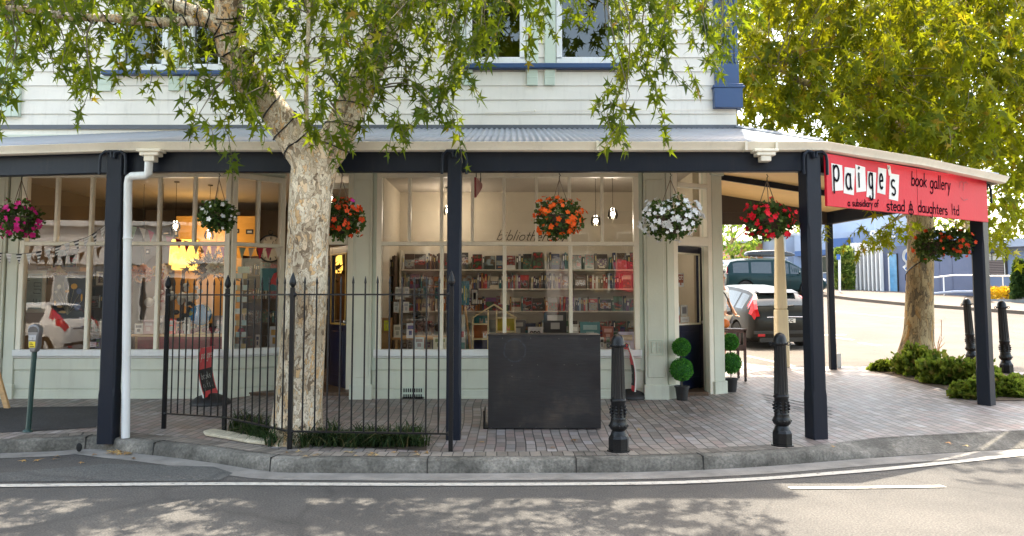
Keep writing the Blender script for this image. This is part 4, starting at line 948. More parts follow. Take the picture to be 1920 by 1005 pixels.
# dark cable for fairy lights wound round the fork
cb = thing('light_cable', tuple(L1_[6]), 'thin black light cable wound round the limbs of the big plane tree', 'cable')
def wind(P, r, turns, name):
    mb = MB(); n = turns*12; pts = []
    for i in range(n+1):
        t = i/n*(len(P)-1.001); k = int(t); f = t-k; c = P[k].lerp(P[k+1], f); d = (P[k+1]-P[k]).normalized(); u = d.orthogonal().normalized(); v = d.cross(u); a = 2*math.pi*i/12
        rr = r[k]+(r[k+1]-r[k])*f+.012; pts.append(c+(u*math.cos(a)+v*math.sin(a))*rr)
    mb.tube(pts, .0075, 4, False); mb.build(name, M['black'], cb)
wind(T.br[1][0][3:32], T.br[1][1][3:32], 9, 'cable'); wind(T.br[2][0][3:32], T.br[2][1][3:32], 9, 'cable'); wind(T.br[3][0][1:24], T.br[3][1][1:24], 12, 'cable'); wind(T.br[4][0][1:24], T.br[4][1][1:24], 12, 'cable')
# ---------- the right-hand plane tree at the back of the pavement
T2 = Tree(); Y2 = 13.9
q0 = ground(1716, 694, KH); Y2 = q0.y; print('tree2', q0)
T2.limb([q0+Vector((0, 0, -.1)), tp(1716, 672, Y2), tp(1722, 620, Y2), tp(1725, 520, Y2), tp(1726, 440, Y2), tp(1722, 360, Y2), tp(1716, 290, Y2), tp(1712, 240, Y2)], [.42, .31, .25, .225, .22, .215, .24, .26], .01)
T2.limb([tp(1714, 280, Y2), tp(1702, 180, Y2), tp(1690, 90, Y2), tp(1680, -60, Y2), tp(1660, -260, Y2)], [.2, .17, .15, .12, .08])
T2.limb([tp(1712, 268, Y2), tp(1655, 222, 13.6), tp(1590, 190, 13.2), tp(1500, 150, 12.6), tp(1430, 120, 12.2)], [.13, .10, .08, .05, .02])
T2.limb([tp(1718, 290, Y2), tp(1770, 255, 13.9), tp(1830, 240, 13.7), tp(1900, 210, 13.4), tp(2000, 160, 13)], [.13, .10, .08, .05, .03])
T2.limb([tp(1690, 90, Y2), tp(1800, 20, 13), tp(1900, -90, 12)], [.12, .08, .04]); T2.limb([tp(1685, 0, Y2), tp(1560, -80, 14.5), tp(1450, -200, 15)], [.1, .07, .03]); T2.limb([tp(1722, 380, Y2), tp(1690, 405, 13.3), tp(1650, 430, 12.9)], [.04, .025, .01])
cols2 = {  # first col at x=1385, 45 px each: lower limit of foliage (y) by column
 0: 255, 1: 250, 2: 255, 3: 265, 4: 285, 5: 300, 6: 330, 7: 340, 8: 330, 9: 320, 10: 330, 11: 345, 12: 380, 13: 400}
for c in range(14):
    x0 = 1370+c*45; yl = cols2[c]; y = -70
    while y < yl-22:
        for _ in range(13 if y < yl-60 else 8):
            yy = y+random.uniform(-20, 22)
            if yy > yl-30: continue
            if c < 1 and random.random() < .5: continue
            Y = random.uniform(11.9, 16.8) if random.random() < .75 else random.uniform(11.2, 13)
            if x0 < 1480: Y = max(Y, 12.2)
            p = at(x0+random.uniform(0, 45), yy, Y)
            if noise.noise(p*.9) < -.42: continue
            T2.spray(p, random.uniform(.4, .7), random.uniform(.3, 1.2), 9, (.17, .27) if Y < 14.5 else (.22, .34), random.random() < .4)
            if random.random() < .12: T2.link(p)
        y += 40
for px, py, n_ in [(1660, 425, 5), (1690, 410, 4), (1640, 440, 3), (1620, 415, 2), (1850, 400, 8), (1890, 420, 8), (1880, 370, 8), (1870, 450, 4), (1640, 380, 2), (1560, 415, 1)]:
    for _ in range(n_): T2.spray(at(px+random.uniform(-22, 22), py+random.uniform(-16, 12), random.uniform(12.2, 13.6)), .45, .5, 8, (.14, .22))
cnt = 0
while cnt < 520:
    a = rng.normal(size=3); a /= np.linalg.norm(a); r = rng.uniform(.25, 1)**.5
    p = Vector((7.7+a[0]*r*4.6, 13.6+a[1]*r*4.2, 8.6+a[2]*r*3.2))
    if inframe(p, 40) or p.x < 3.7: continue
    cnt += 1; T2.spray(p, .6, .5, 8, (.18, .28), False)
T2.make('plane_tree', (q0.x, q0.y, q0.z), 'sunlit yellow green plane tree rising behind the red sign at the right', M['barkB'], M['leafB'], group=None)
T3c = thing('light_cable', tuple(at(1722, 500, Y2)), 'black cable looped round the trunk of the right hand plane tree', 'cable')
mb = MB(); P_ = T2.br[0][0]; Rr = T2.br[0][1]; pts = []
for i in range(60):
    t = 12+i/60*18; k = int(t); c = P_[k].lerp(P_[k+1], t-k); a = i/60*2*math.pi*2.5; pts.append(c+Vector((math.cos(a), math.sin(a), .12*math.sin(a)))*(Rr[k]+.012))
mb.tube(pts, .01, 4, False); mb.build('cable', M['black'], T3c)
# ---------- simple reusable small trees (far ones and the row opposite)
def small_tree(name, loc, h, r, label, stops, n=420, sz=(.2, .34), cat='tree', group=None, trunk=.12, squash=.8, bark=None):
    t = Tree(); x, y, z = loc
    t.limb([(x, y, z-.1), (x+.05, y, z+h*.25), (x-.05, y+.05, z+h*.5), (x, y, z+h*.8)], [trunk*1.4, trunk, trunk*.8, trunk*.3])
    for k in range(6):
        a = k*1.05+random.random(); zz_ = z+h*random.uniform(.35, .55); t.limb([(x, y, zz_), (x+math.cos(a)*r*.4, y+math.sin(a)*r*.4, zz_+h*.14), (x+math.cos(a)*r*.8, y+math.sin(a)*r*.8, zz_+h*.25)], [trunk*.5, trunk*.35, trunk*.12])
    c = 0
    while c < n:
        v = rng.normal(size=3); v /= np.linalg.norm(v); q = rng.uniform(.2, 1)**.45
        p = Vector((x+v[0]*q*r, y+v[1]*q*r, z+h-r*squash+v[2]*q*r*squash))
        if noise.noise(p*1.2+Vector((x, 0, 0))) < -.15: continue
        c += 1; t.spray(p, .4*max(1, r/2), .5, 6, sz, False)
    return t.make(name, loc, label, bark or M['barkB'], leafmat(name+'_leaf', stops), simple=True, group=group)
# ================================================================== STREET FURNITURE AND PLANTERS
# ---- iron railings round the tree bed
fp = [ground(307, 804, KH), ground(420, 812, KH), ground(543, 842, KH), ground(845, 848, KH)]
fn = thing('iron_railing', (fp[2].x, fp[2].y, KH), 'black spear topped iron railings guarding the tree bed beside the kerb', 'railing')
tops = [1.83, 1.83, 1.83, 1.84]; picks = [(0, 1, 8), (1, 2, 8), (2, 3, 12)]
for k, p in enumerate(fp):
    mb = MB(); w_ = .021; mb.box(p.x-w_, p.x+w_, p.y-w_, p.y+w_, KH-.04, tops[k]-.13)
    mb.lathe([(.012, 0), (.034, .03), (.036, .05), (.026, .09), (.004, .15)], (p.x, p.y, tops[k]-.13), 10); mb.build('fence_post', M['black'], fn, bevel=.003)
for a, b, n_ in picks:
    A_ = fp[a]; B_ = fp[b]; mb = MB(); f = Fr((A_.x, A_.y), (B_.x, B_.y))
    for z in (KH+.17, 1.63): mb2 = MB(); f.box(mb2, .02, f.L-.02, z-.008, z+.008, -.016, .016); mb2.build('fence_rail', M['black'], fn)
    for sgn, uu in ((1, .02), (-1, f.L-.02)): q = f.P(uu, 1.63, 0); mb2 = MB(); mb2.ball(q, .024, 8, 6); mb2.build('fence_bolt', M['black'], fn); q = f.P(uu, KH+.17, 0); mb2 = MB(); mb2.ball(q, .022, 8, 6); mb2.build('fence_bolt', M['black'], fn)
    for i in range(1, n_+1):
        u = f.L*i/(n_+1); q = f.P(u, 0); mb = MB(); mb.tube([(q.x, q.y, KH+.165), (q.x, q.y, 1.735)], .0085, 8); mb.lathe([(.009, 0), (.0125, .012), (.009, .04), (.002, .075)], (q.x, q.y, 1.735), 8); mb.build('picket', M['black'], fn)
# ---- bed soil, strap-leaf ground cover
sheet('tree_bed_soil', pxpoly([(430, 812), (500, 832), (800, 846), (800, 832), (700, 815), (560, 800), (440, 803)]), pm('soil', (.05, .035, .022), .95, .4, 12, .8, 50), KH+.008, ())
def blades(name, spots, label, cat, mat, L=(.20, .36), per=26, wd=.014):
    mb = MB()
    for (x, y, z) in spots:
        ks = random.uniform(.55, 1.15)
        for _ in range(per):
            a = random.uniform(0, 2*math.pi); l = ks*random.uniform(*L); lean = random.uniform(.5, 1.7); dx, dy = math.cos(a), math.sin(a); sx, sy = -dy*wd/2, dx*wd/2; P = []
            bx, by = x+random.gauss(0, .03), y+random.gauss(0, .03)
            for k in range(5):
                t = k/4; hor = l*lean*t*t*.75; ver = l*(t-.45*lean*t*t*t*1.2); ww = (1-t**2)+.05; P.append([(bx+dx*hor-sx*ww, by+dy*hor-sy*ww, z+max(.005, ver)), (bx+dx*hor+sx*ww, by+dy*hor+sy*ww, z+max(.005, ver))])
            vs = [v for r_ in P for v in r_]; mb.add(vs, [(2*k, 2*k+1, 2*k+3, 2*k+2) for k in range(4)])
    me = bpy.data.meshes.new(name); me.from_pydata(mb.v, [], mb.f); me.materials.append(mat); o = bpy.data.objects.new(name, me); COL.objects.link(o); W[o.name] = Vector((0, 0, 0))
    return setp(o, label, cat, None, 'stuff')
spots = []
for _ in range(130):
    px = random.uniform(440, 790); py = 842-max(0, (560-px))*.18-random.uniform(2, 20)
    if 508 < px < 606 and py < 822 and py > 800: py = 836
    p = ground(px, py, KH); spots.append((p.x, p.y, KH))
blades('ground_cover', spots, 'dark green strap leaved ground cover round the foot of the big plane tree', 'ground cover', leafmat('strap_leaf', [(0, (.008, .022, .010)), (.5, (.022, .045, .016)), (.9, (.05, .08, .025)), (1, (.2, .16, .08))], (.1, .2, .02), .25), per=20)
# broken pale slab beside the bed
bs = ground(440, 826, KH); mb = MB()
pts = [ground(x, y, KH) for x, y in [(381, 814), (400, 811), (440, 815), (500, 829), (498, 836), (468, 833), (420, 824), (385, 819)]]
mb.add([(p.x, p.y, KH+.006) for p in pts]+[(p.x, p.y, KH+.035+.008*math.sin(i*2.1)) for i, p in enumerate(pts)], [tuple(range(8))[::-1], tuple(range(8, 16))]+[(i, (i+1) % 8, 8+(i+1) % 8, 8+i) for i in range(8)])
o = mb.build('broken_slab', pm('raw_concrete', (.52, .46, .34), .9, .25, 10, .8, 40), bevel=.006); setp(o, 'broken pale concrete slab lying at the corner of the tree bed', 'slab')
# ---- bollards: fluted iron, ring collar, domed cap
def bollard(loc, label, group='fluted iron bollards', h=1.12, lean=0):
    t = thing('bollard', (0, 0, 0), label, 'bollard', group); s = h/1.12
    mb = MB(); mb.lathe([(.115, 0), (.115, .018)], n=8); mb.lathe([(.098, .018), (.098, .13), (.088, .15), (.075, .165)], n=8); mb.build('foot', M['black'], t)
    mb = MB(); mb.lathe([(.078, .16), (.07, .185), (.062, .2), (.085, .225), (.09, .25), (.082, .275), (.07, .3), (.074, .31), (.07, .32), (.066, .33), (.068, .47), (.072, .475), (.076, .49), (.07, .505), (.062, .51)], n=28)
    for k in range(9):       # acanthus leaves cast on the lower drum
        a = 2*math.pi*k/9
        for z_, r_, w_ in ((.34, .070, .016), (.37, .076, .02), (.40, .079, .018), (.43, .076, .012)):
            mb.ball((math.cos(a)*r_*.96, math.sin(a)*r_*.96, z_), w_*.75, 8, 6)
        a += .35; mb.ball((math.cos(a)*.085, math.sin(a)*.085, .25), .013, 8, 6)
    mb.build('pedestal', M['black'], t, smooth=50)
    mb = MB(); mb.lathe([(.070, .51), (.069, .56), (.060, .96), (.059, 1.0)], n=96, flute=14, fd=.009, z0=.52, z1=.99); mb.build('fluted_shaft', M['black'], t, smooth=60)
    mb = MB(); mb.lathe([(.059, .995), (.071, 1.0), (.073, 1.015), (.068, 1.025), (.065, 1.05), (.056, 1.085), (.038, 1.11), (.015, 1.122), (.002, 1.124)], n=28)
    for k in range(16): a = 2*math.pi*k/16; mb.ball((math.cos(a)*.073, math.sin(a)*.073, 1.016), .008, 6, 5)
    for sg_ in (-1, 1):
        P = [(sg_*(.073+.017+.017*math.cos(b)), 0, 1.012+.017*math.sin(b)) for b in [i*math.pi/6 for i in range(13)]]; mb.tube(P, .005, 5, False)
    mb.build('cap', M['black'], t, smooth=60)
    t.location = loc; t.scale = (s, s, s); t.rotation_euler = (0, lean, random.uniform(-.2, .2)); return t
g = ground(1160, 847, KH); bollard(g, 'black fluted iron bollard just right of the black plywood box'); g = ground(1467, 836, KH); bollard(g, 'black fluted iron bollard at the kerb directly in front of the cream pole')
g = ground(1823, 680, KH); bollard(g, 'fluted bollard behind the garden bed, just left of the last verandah post', h=1.26, lean=-.05); g = ground(1888, 700, KH); bollard(g, 'fluted bollard right of the last verandah post, beyond the shrubs', h=1.28, lean=-.03)
# ---- parking meter
g = ground(52, 810, KH); Ym = g.y; pt = thing('parking_meter', g, 'old green poled parking meter with grey head and yellow panel at the left kerb', 'parking meter')
tpz = at(65, 655, Ym); mb = MB(); mb.tube([g, (g.x+.005, Ym, KH+.02), tpz], [.032, .027, .027], 12); mb.lathe([(.05, 0), (.05, .015), (.034, .03)], tuple(g), 12); mb.build('pole', pm('meter_green', (.012, .045, .04), .35, .2), pt, smooth=50)
h0 = at(65, 660, Ym); h1 = at(65, 610, Ym); H = h1.z-h0.z; cxm = h0.x
prof = [(-.026, 0), (.026, 0), (.052, .075), (.055, .19), (.066, .24), (.062, .285), (.04, .318), (0, .33), (-.04, .318), (-.062, .285), (-.066, .24), (-.055, .19), (-.052, .075)]
kz = H/.33*1.05; mb = MB(); mb.prism([(cxm+x, h0.z+z*kz) for x, z in prof], 'y', Ym-.045, Ym+.045); mb.build('meter_head', pm('meter_grey', (.20, .20, .21), .35, .15, metal=.4), pt, bevel=.014, seg=3, smooth=40)
mb = MB(); mb.box(cxm-.038, cxm+.034, Ym-.052, Ym-.046, h0.z+.055*kz, h0.z+.125*kz); mb.build('tariff_plate', pm('yellow_plate', (.75, .58, .02), .4, .1), pt, bevel=.003)
mb = MB(); mb.box(cxm-.042, cxm+.04, Ym-.052, Ym-.046, h0.z+.14*kz, h0.z+.2*kz); mb.ball((cxm, Ym-.052, h0.z+.165*kz), .009, 8, 6); mb.build('coin_plate', M['galv'], pt, bevel=.003)
mb = MB(); mb.prism([(cxm+x*.8, h0.z+(.236+(z-.24)*.75)*kz) for x, z in prof[4:11]], 'y', Ym-.05, Ym-.044); mb.build('meter_window', pm('smoky', (.05, .05, .055), .1, .1), pt)
mb = MB()
for k in range(3): mb.box(cxm-.028, cxm+.022-.01*k, Ym-.054, Ym-.052, h0.z+(.065+.02*k)*kz, h0.z+(.073+.02*k)*kz)
mb.build('tariff_text', M['black'], pt)
# ---- black plywood box
p0 = ground(915, 806, KH); p1 = at(1127, 808, p0.y); zt_ = at(1020, 628, p0.y).z
bx = thing('plywood_box', (p0.x, p0.y, KH), 'large worn black plywood box standing on the pavement before the right window', 'box')
def plymat():
    m, ns, ln, p = nodes('black_ply'); tc = ns.new('ShaderNodeTexCoord')
    n = ns.new('ShaderNodeTexNoise'); n.inputs['Scale'].default_value = 2.2; n.inputs['Detail'].default_value = 10; n.inputs['Roughness'].default_value = .62; ln.new(tc.outputs['Object'], n.inputs[0])
    r = ramp(ns, [(.3, (.006, .007, .011)), (.52, (.014, .013, .014)), (.7, (.05, .038, .030))]); ln.new(n.outputs[0], r.inputs[0])  # brown end of the ramp carries painted sheen as well as wear
    mp = ns.new('ShaderNodeMapping'); mp.inputs['Scale'].default_value = (1, 1, 14); ln.new(tc.outputs['Object'], mp.inputs[0]); g_ = ns.new('ShaderNodeTexNoise'); g_.inputs['Scale'].default_value = 6; g_.inputs['Detail'].default_value = 8; ln.new(mp.outputs[0], g_.inputs[0])
    mu = ns.new('ShaderNodeMix'); mu.data_type = 'RGBA'; mu.blend_type = 'MULTIPLY'; mu.inputs[0].default_value = .55; rg = ramp(ns, [(.3, (.4, .4, .4)), (.7, (1.5, 1.5, 1.5))]); ln.new(g_.outputs[0], rg.inputs[0]); ln.new(r.outputs[0], mu.inputs[6]); ln.new(rg.outputs[0], mu.inputs[7]); ln.new(mu.outputs[2], p.inputs['Base Color'])
    rr = ns.new('ShaderNodeMapRange'); rr.inputs[1].default_value = .3; rr.inputs[2].default_value = .7; rr.inputs[3].default_value = .28; rr.inputs[4].default_value = .75; ln.new(n.outputs[0], rr.inputs[0]); ln.new(rr.outputs[0], p.inputs['Roughness'])
    b = ns.new('ShaderNodeBump'); b.inputs['Strength'].default_value = .25; b.inputs['Distance'].default_value = .004; ln.new(g_.outputs[0], b.inputs['Height']); ln.new(b.outputs[0], p.inputs['Normal']); return m
ply = plymat(); mb = MB(); mb.box(p0.x, p1.x, p0.y, p0.y+.016, KH+.012, zt_-.012); mb.build('front_panel', ply, bx, bevel=.003)
mb = MB(); D_ = .42; mb.box(p0.x+.004, p0.x+.02, p0.y+.017, p0.y+D_, KH+.012, zt_-.012); mb.box(p1.x-.02, p1.x-.004, p0.y+.017, p0.y+D_, KH+.012, zt_-.012); mb.build('side_panel', ply, bx, bevel=.003)
mb = MB(); mb.box(p0.x-.006, p1.x+.006, p0.y-.006, p0.y+D_+.01, zt_-.012, zt_+.004); mb.build('lid', ply, bx, bevel=.003)
mb = MB(); mb.box(p0.x+.02, p1.x-.02, p0.y+D_-.016, p0.y+D_, KH+.012, zt_-.014); mb.build('back_panel', ply, bx)
mb = MB()
for x, z in [(942, 634), (995, 634), (1048, 635), (1100, 636), (960, 685), (1008, 684), (1058, 684), (960, 706), (1010, 706), (1082, 684), (921, 802), (975, 799), (1005, 801), (1060, 800)]:
    q = at(x, z, p0.y); mb.lathe([(.006, 0), (.006, .001)], (0, 0, 0), 8)
    for i in range(len(mb.v)-16, len(mb.v)): v = mb.v[i]; mb.v[i] = (q.x+v[0], p0.y-.001-v[2], q.z+v[1])
mb.build('screw', pm('screw', (.09, .085, .08), .3, .1, metal=.6), bx)
cq = at(965, 657, p0.y); mb = MB(); K_ = 36
vs_ = [(cq.x+r_*math.cos(2*math.pi*i/K_)*(1+.05*math.sin(i)), p0.y-.0012, cq.z+r_*1.05*math.sin(2*math.pi*i/K_)) for r_ in (.112, .128) for i in range(K_)]
mb.add(vs_, [(i, (i+1) % K_, K_+(i+1) % K_, K_+i) for i in range(K_) if i % 9 != 4]); mb.build('scuff_ring', pm('scuff', (.035, .036, .042), .8, .4, 25), bx)
mb = MB(); mb.box(p0.x-.055, p0.x+.001, p0.y+.05, p0.y+.06, KH, KH+.012); mb.box(p0.x-.055, p0.x-.043, p0.y+.05, p0.y+.5, KH, KH+.2); mb.build('foot_bracket', M['black'], bx)
# ---- swing signs on domed rubber bases
def swing_sign(px, pyb, Y, lean, label, flip=1, ang=R(92)):
    b = ground(px, pyb, KH); t = thing('swing_sign', b, label, 'sign', 'red and black swing signs on domed bases')
    mb = MB(); mb.lathe([(.27, 0), (.27, .02), (.255, .045), (.19, .095), (.09, .135), (.0, .145)], (b.x, b.y, b.z), 36); mb.build('rubber_base', pm('rubber', (.018, .018, .02), .55, .25, 9, .15, 60), t, smooth=60)
    dx, dy = math.cos(ang), math.sin(ang); w_ = .27; n_ = Vector((-dy, dx, 0))
    def S(u, s):       # u across -1..1, s up 0..1 ; bowed sheet leaning sideways
        cx_ = b.x+lean*s*.75+.05*math.sin(s*math.pi)*(-flip); return Vector((cx_+dx*u*w_, b.y+dy*u*w_, b.z+.11+s*.66))
    def panel(u0, u1, s0, s1, o, name, mat, parent=t):
        mb = MB(); K = 8; vs = []
        for k in range(K+1):
            s = s0+(s1-s0)*k/K
            for u in (u0, u1):
                for sg_ in (-1, 1): vs.append(S(u, s)+n_*o*sg_)
        fs = []
        for k in range(K):
            a = 4*k; fs += [(a, a+2, a+6, a+4), (a+1, a+5, a+7, a+3), (a, a+4, a+5, a+1), (a+2, a+3, a+7, a+6)]
        fs += [(0, 1, 3, 2), (4*K, 4*K+2, 4*K+3, 4*K+1)]; mb.add(vs, fs); return mb.build(name, mat, parent, smooth=40)
    panel(-1, 1, 0, 1, .006, 'panel', pm('sign_red2', (.62, .03, .045), .4, .12), t); panel(-.86, .86, .12, .56, .0085, 'blackboard', pm('blackboard', (.02, .022, .024), .7, .2), t)
    panel(-1.02, -.97, 0, 1, .009, 'edge_strip', M['paper'], t)
    def word(s0, h, txt_mat, name, words):
        mb = MB()
        for sd in (-1, 1):
            u = -.7
            for wd_ in words:
                if len(wd_) > 0:
                    for st in wd_:
                        for (x0, y0), (x1, y1) in zip(st[:-1], st[1:]):
                            a = S((u+x0*.3)*sd, s0+y0*h)+n_*.011*(-sd); c = S((u+x1*.3)*sd, s0+y1*h)+n_*.011*(-sd); d = (c-a); 
                            if d.length < 1e-5: continue
                            m_ = d.normalized().cross(n_).normalized()*.007; mb.add([a-m_, c-m_, c+m_, a+m_], [(0, 1, 2, 3)])
                u += .27
        mb.build(name, txt_mat, t)
    word(.78, .09, M['paper'], 'lettering', [G[c][1] for c in 'paiges'][:6]); chalk = pm('chalk', (.45, .46, .46), .9, .1)
    word(.36, .07, chalk, 'lettering', [G[c][1] for c in 'books']); word(.18, .07, chalk, 'lettering', [G[c][1] for c in 'gifts'])
    return t
swing_sign(395, 757, 10.2, -.10, 'red and black swing sign on a domed black base behind the left railings', 1)
swing_sign(1180, 745, 10.5, -.12, 'red and black swing sign on a domed base, half hidden behind a bollard', -1, R(99))
# ---- hanging baskets
def petalmat(name, col, tk=.3):
    return leafmat(name, [(0, scl(col, .75)), (.5, col), (1, tuple(min(1, c*1.15+.02) for c in col))], scl(col, .9), tk, .6)
M['fol'] = leafmat('basket_leaf', [(0, (.015, .035, .012)), (.5, (.04, .08, .02)), (.9, (.09, .14, .035)), (1, (.16, .2, .05))], (.2, .3, .03), .35)
def basket(px, py, Y, rx_px, ry_px, col, label, nf=80, hang=None, hook_py=328, second=None, fsz=.032, skew=0, empty_top=False, group='flower baskets hanging from the verandah'):
    c = at(px, py, Y); k = Y/FPX; rx = rx_px*k; rz = ry_px*k; ztop = hang or at(px, hook_py, Y).z
    t = thing('flower_basket', (c.x, Y, ztop), label, 'flower basket', group)
    mb = MB(); mb.lathe([(.04, -rz*.75), (rx*.42, -rz*.55), (rx*.62, -rz*.05), (rx*.64, .02), (rx*.6, .03)], tuple(c), 24); mb.build('basket', pm('coir', (.06, .04, .025), .9, .3, 20, .5, 60), t, smooth=50)
    N = 650; v = rng.normal(size=(N, 3)); v /= np.linalg.norm(v, axis=1, keepdims=True); q = rng.uniform(.25, 1, (N, 1))**.5
    lump = np.array([1+.42*noise.noise(Vector(a)*2.2+Vector((px, py, 0))) for a in v])[:, None]
    P = np.array(c)[None]+v*q*lump*np.array([[rx, rx*.95, rz]]); tip = v*.8+rng.normal(size=(N, 3))*.5+np.array([[0, 0, -.25]])
    simple_prof = leaves_mesh('foliage', P, tip, rng.normal(size=(N, 3)), rng.uniform(.03, .065, N), M['fol'], t, True)
    def flowers(n, col, name):
        mb = MB(); cnt = 0
        while cnt < n:
            a = rng.normal(size=3); a /= np.linalg.norm(a)
            if a[1] > .45: continue
            if a[2] < -.82 and random.random() < .6: continue
            lm = 1+.42*noise.noise(Vector(a)*2.2+Vector((px, py, 0))); p = c+Vector((a[0]*rx, a[1]*rx*.95, a[2]*rz))*lm*random.uniform(.94, 1.14)
            if noise.noise(Vector(a)*3.1+Vector((py, px, 3))) < -.18 and random.random() < .7: continue
            cnt += 1
            nrm = (Vector(a)*Vector((1, 1, 1)).length*.6+Vector(rng.normal(size=3))*.35+Vector((0, -.3, .1))).normalized(); u = nrm.orthogonal().normalized(); w_ = nrm.cross(u); r_ = fsz*random.uniform(.55, 1.25); off_ = random.random()*6
            vs = [p]; 
            for i in range(15):
                b = off_+2*math.pi*i/15; rr = r_*(1 if i % 3 == 1 else (.93 if i % 3 == 2 else .5)); rr = r_*(.62+.38*abs(math.sin(2.5*b-off_*2.5))); vs.append(p+(u*math.cos(b)+w_*math.sin(b))*rr+nrm*rr*.28*random.uniform(.5, 1.3))
            mb.add(vs, [(0, 1+i, 1+(i+1) % 15) for i in range(15)])
        me = mb.build(name, petalmat(name+'_petal', col), t)
    flowers(nf, col, 'blossoms')
    if second: flowers(second[1], second[0], 'blossoms')
    mb = MB(); zc = c.z+rz*.35; zj = min(ztop-.06, c.z+rz+.26) if ztop-c.z > rz+.3 else ztop-.05
    if ztop > c.z+rz*.6:
        for a in (0.3, 2.4, 4.5): mb.tube([(c.x+math.cos(a)*rx*.55, Y+math.sin(a)*rx*.5, zc), (c.x, Y, zj)], .0045, 5)
        mb.build('chain', pm('chain_brown', (.13, .09, .06), .6, .2), t)
        hk = MB(); hk.tube([(c.x, Y, zj-.01), (c.x, Y, zj+.03), (c.x+.012, Y, zj+.045), (c.x, Y, zj+.06), (c.x, Y, max(ztop, zj+.07))], .005, 5); hk.build('hook', M['black'], t)
    return t
basket(37, 411, 8.75, 37, 34, (.62, .02, .20), 'flower basket with magenta blooms at the far left end of the verandah', 55, fsz=.036)
basket(409, 405, 8.35, 31, 27, (.78, .78, .76), 'small sparse basket with few white blooms before the lit left window', 26, fsz=.026)
basket(640, 411, 8.3, 38, 36, (.82, .09, .02), 'basket of orange red blooms beside the tree trunk at the doorway', 75, second=((.6, .03, .35), 3))
basket(1049, 409, 8.3, 43, 35, (.85, .12, .01), 'dense round basket of orange blooms before the middle of the right window', 125)
basket(1258, 411, 8.3, 50, 37, (.80, .80, .80), 'wide basket crowded with white blooms beside the corner door', 150)
basket(1440, 413, 8.3, 44, 34, (.78, .012, .03), 'basket of crimson blooms above the cream pole', 85)
basket(1745, 459, 10.7, 29, 29, (.80, .10, .02), 'dark leaved basket with scattered orange blooms under the left half of the sign', 34, hook_py=418, fsz=.03)
basket(1793, 455, 10.6, 29, 25, (.80, .08, .02), 'dark leaved basket with orange blooms touching the last verandah post', 44, hook_py=418, fsz=.03)
# ---- topiary balls in black pots
def topiary(px, pyb, label):
    b = ground(px, pyb, KH); Y = b.y; k = Y/FPX; t = thing('topiary', b, label, 'potted topiary', 'double ball topiaries either side of the corner door')
    mb = MB(); mb.lathe([(.075, 0), (.095, .175), (.108, .176), (.108, .2), (.095, .2), (.09, .17)], tuple(b), 24); mb.build('pot', M['blackpl'], t, smooth=40)
    mb = MB(); mb.tube([(b.x, b.y, b.z+.12), (b.x, b.y, b.z+.75)], .008, 6); mb.build('stem', M['twig'], t)
    gm = leafmat('topiary_green', [(0, (.025, .12, .02)), (.5, (.07, .27, .035)), (1, (.15, .42, .06))], (.05, .25, .03), .2)
    for zc, r in ((b.z+.425, .155), (b.z+.74, .122)):
        mb = MB(); mb.ball((b.x, b.y, zc), r*.9, 20, 14)
        o = mb.build('leaf_ball', pm('topiary_core', (.03, .14, .025), .9, .3, 30), t, smooth=60)
        N = 1500; v = rng.normal(size=(N, 3)); v /= np.linalg.norm(v, axis=1, keepdims=True); P = np.array([b.x, b.y, zc])[None]+v*r*rng.uniform(.86, .99, (N, 1))
        leaves_mesh('leaf_ball_tips', P, v+rng.normal(size=(N, 3))*.45, rng.normal(size=(N, 3)), rng.uniform(.014, .028, N), gm, t, True)
    return t
topiary(1279, 750, 'double ball topiary in a black pot left of the corner door'); topiary(1371, 734, 'double ball topiary in a black pot before the slatted trolley')
# ---- slatted trolley
b = ground(1397, 716, KH); Yt = b.y; zt_ = at(1375, 617, Yt).z; x0 = at(1338, 650, Yt).x; x1 = at(1402, 640, Yt).x
tr_ = thing('trolley', (x0, Yt, b.z), 'dark brown slatted trolley on castors beside the right topiary', 'trolley'); bw = pm('trolley_wood', (.09, .045, .035), .5, .25)
mb = MB()
for i in range(7): mb.box(x0, x1, Yt+.02+i*.062, Yt+.02+i*.062+.045, zt_-.022, zt_)
mb.build('top', bw, tr_, bevel=.004)
for x, y in ((x0+.02, Yt+.03), (x1-.04, Yt+.03), (x0+.02, Yt+.42), (x1-.04, Yt+.42)): mb = MB(); mb.box(x-.02, x+.02, y-.02, y+.02, b.z+.07, zt_-.023); mb.build('leg', bw, tr_, bevel=.003)
zm = b.z+.5
mb = MB(); mb.box(x0, x1-.02, Yt+.03, Yt+.42, zm, zm+.02); mb.box(x0, x1-.02, Yt+.012, Yt+.026, zm+.02, zm+.1); mb.build('shelf', bw, tr_, bevel=.003)
mb = MB()
for i in range(9): x = x0+.05+(x1-x0-.11)*i/8; mb.box(x-.007, x+.007, Yt+.012, Yt+.026, zm+.11, zt_-.05)
mb.box(x0, x1-.02, Yt+.01, Yt+.028, zt_-.06, zt_-.024); mb.build('slats', bw, tr_)
for x, y in ((x0+.02, Yt+.03), (x1-.04, Yt+.03), (x0+.02, Yt+.42), (x1-.04, Yt+.42)):
    mb = MB(); mb.tube([(x-.012, y, b.z+.036), (x+.012, y, b.z+.036)], .036, 14); mb.box(x-.016, x+.016, y-.01, y+.01, b.z+.05, b.z+.072); mb.build('castor', M['black'], tr_)
ob = at(1358, 598, Yt+.1); mb = MB(); 
for k in range(10): a = k*.628; mb.ball((ob.x+.035*math.cos(a), Yt+.15+.035*math.sin(a), zt_+.085), .068, 12, 8, 1, 1, 1.15)
o = mb.build('pumpkin', pm('pumpkin_skin', (.75, .20, .03), .5, .15, 8), smooth=60); setp(o, 'orange pumpkin sitting on the slatted trolley', 'pumpkin')
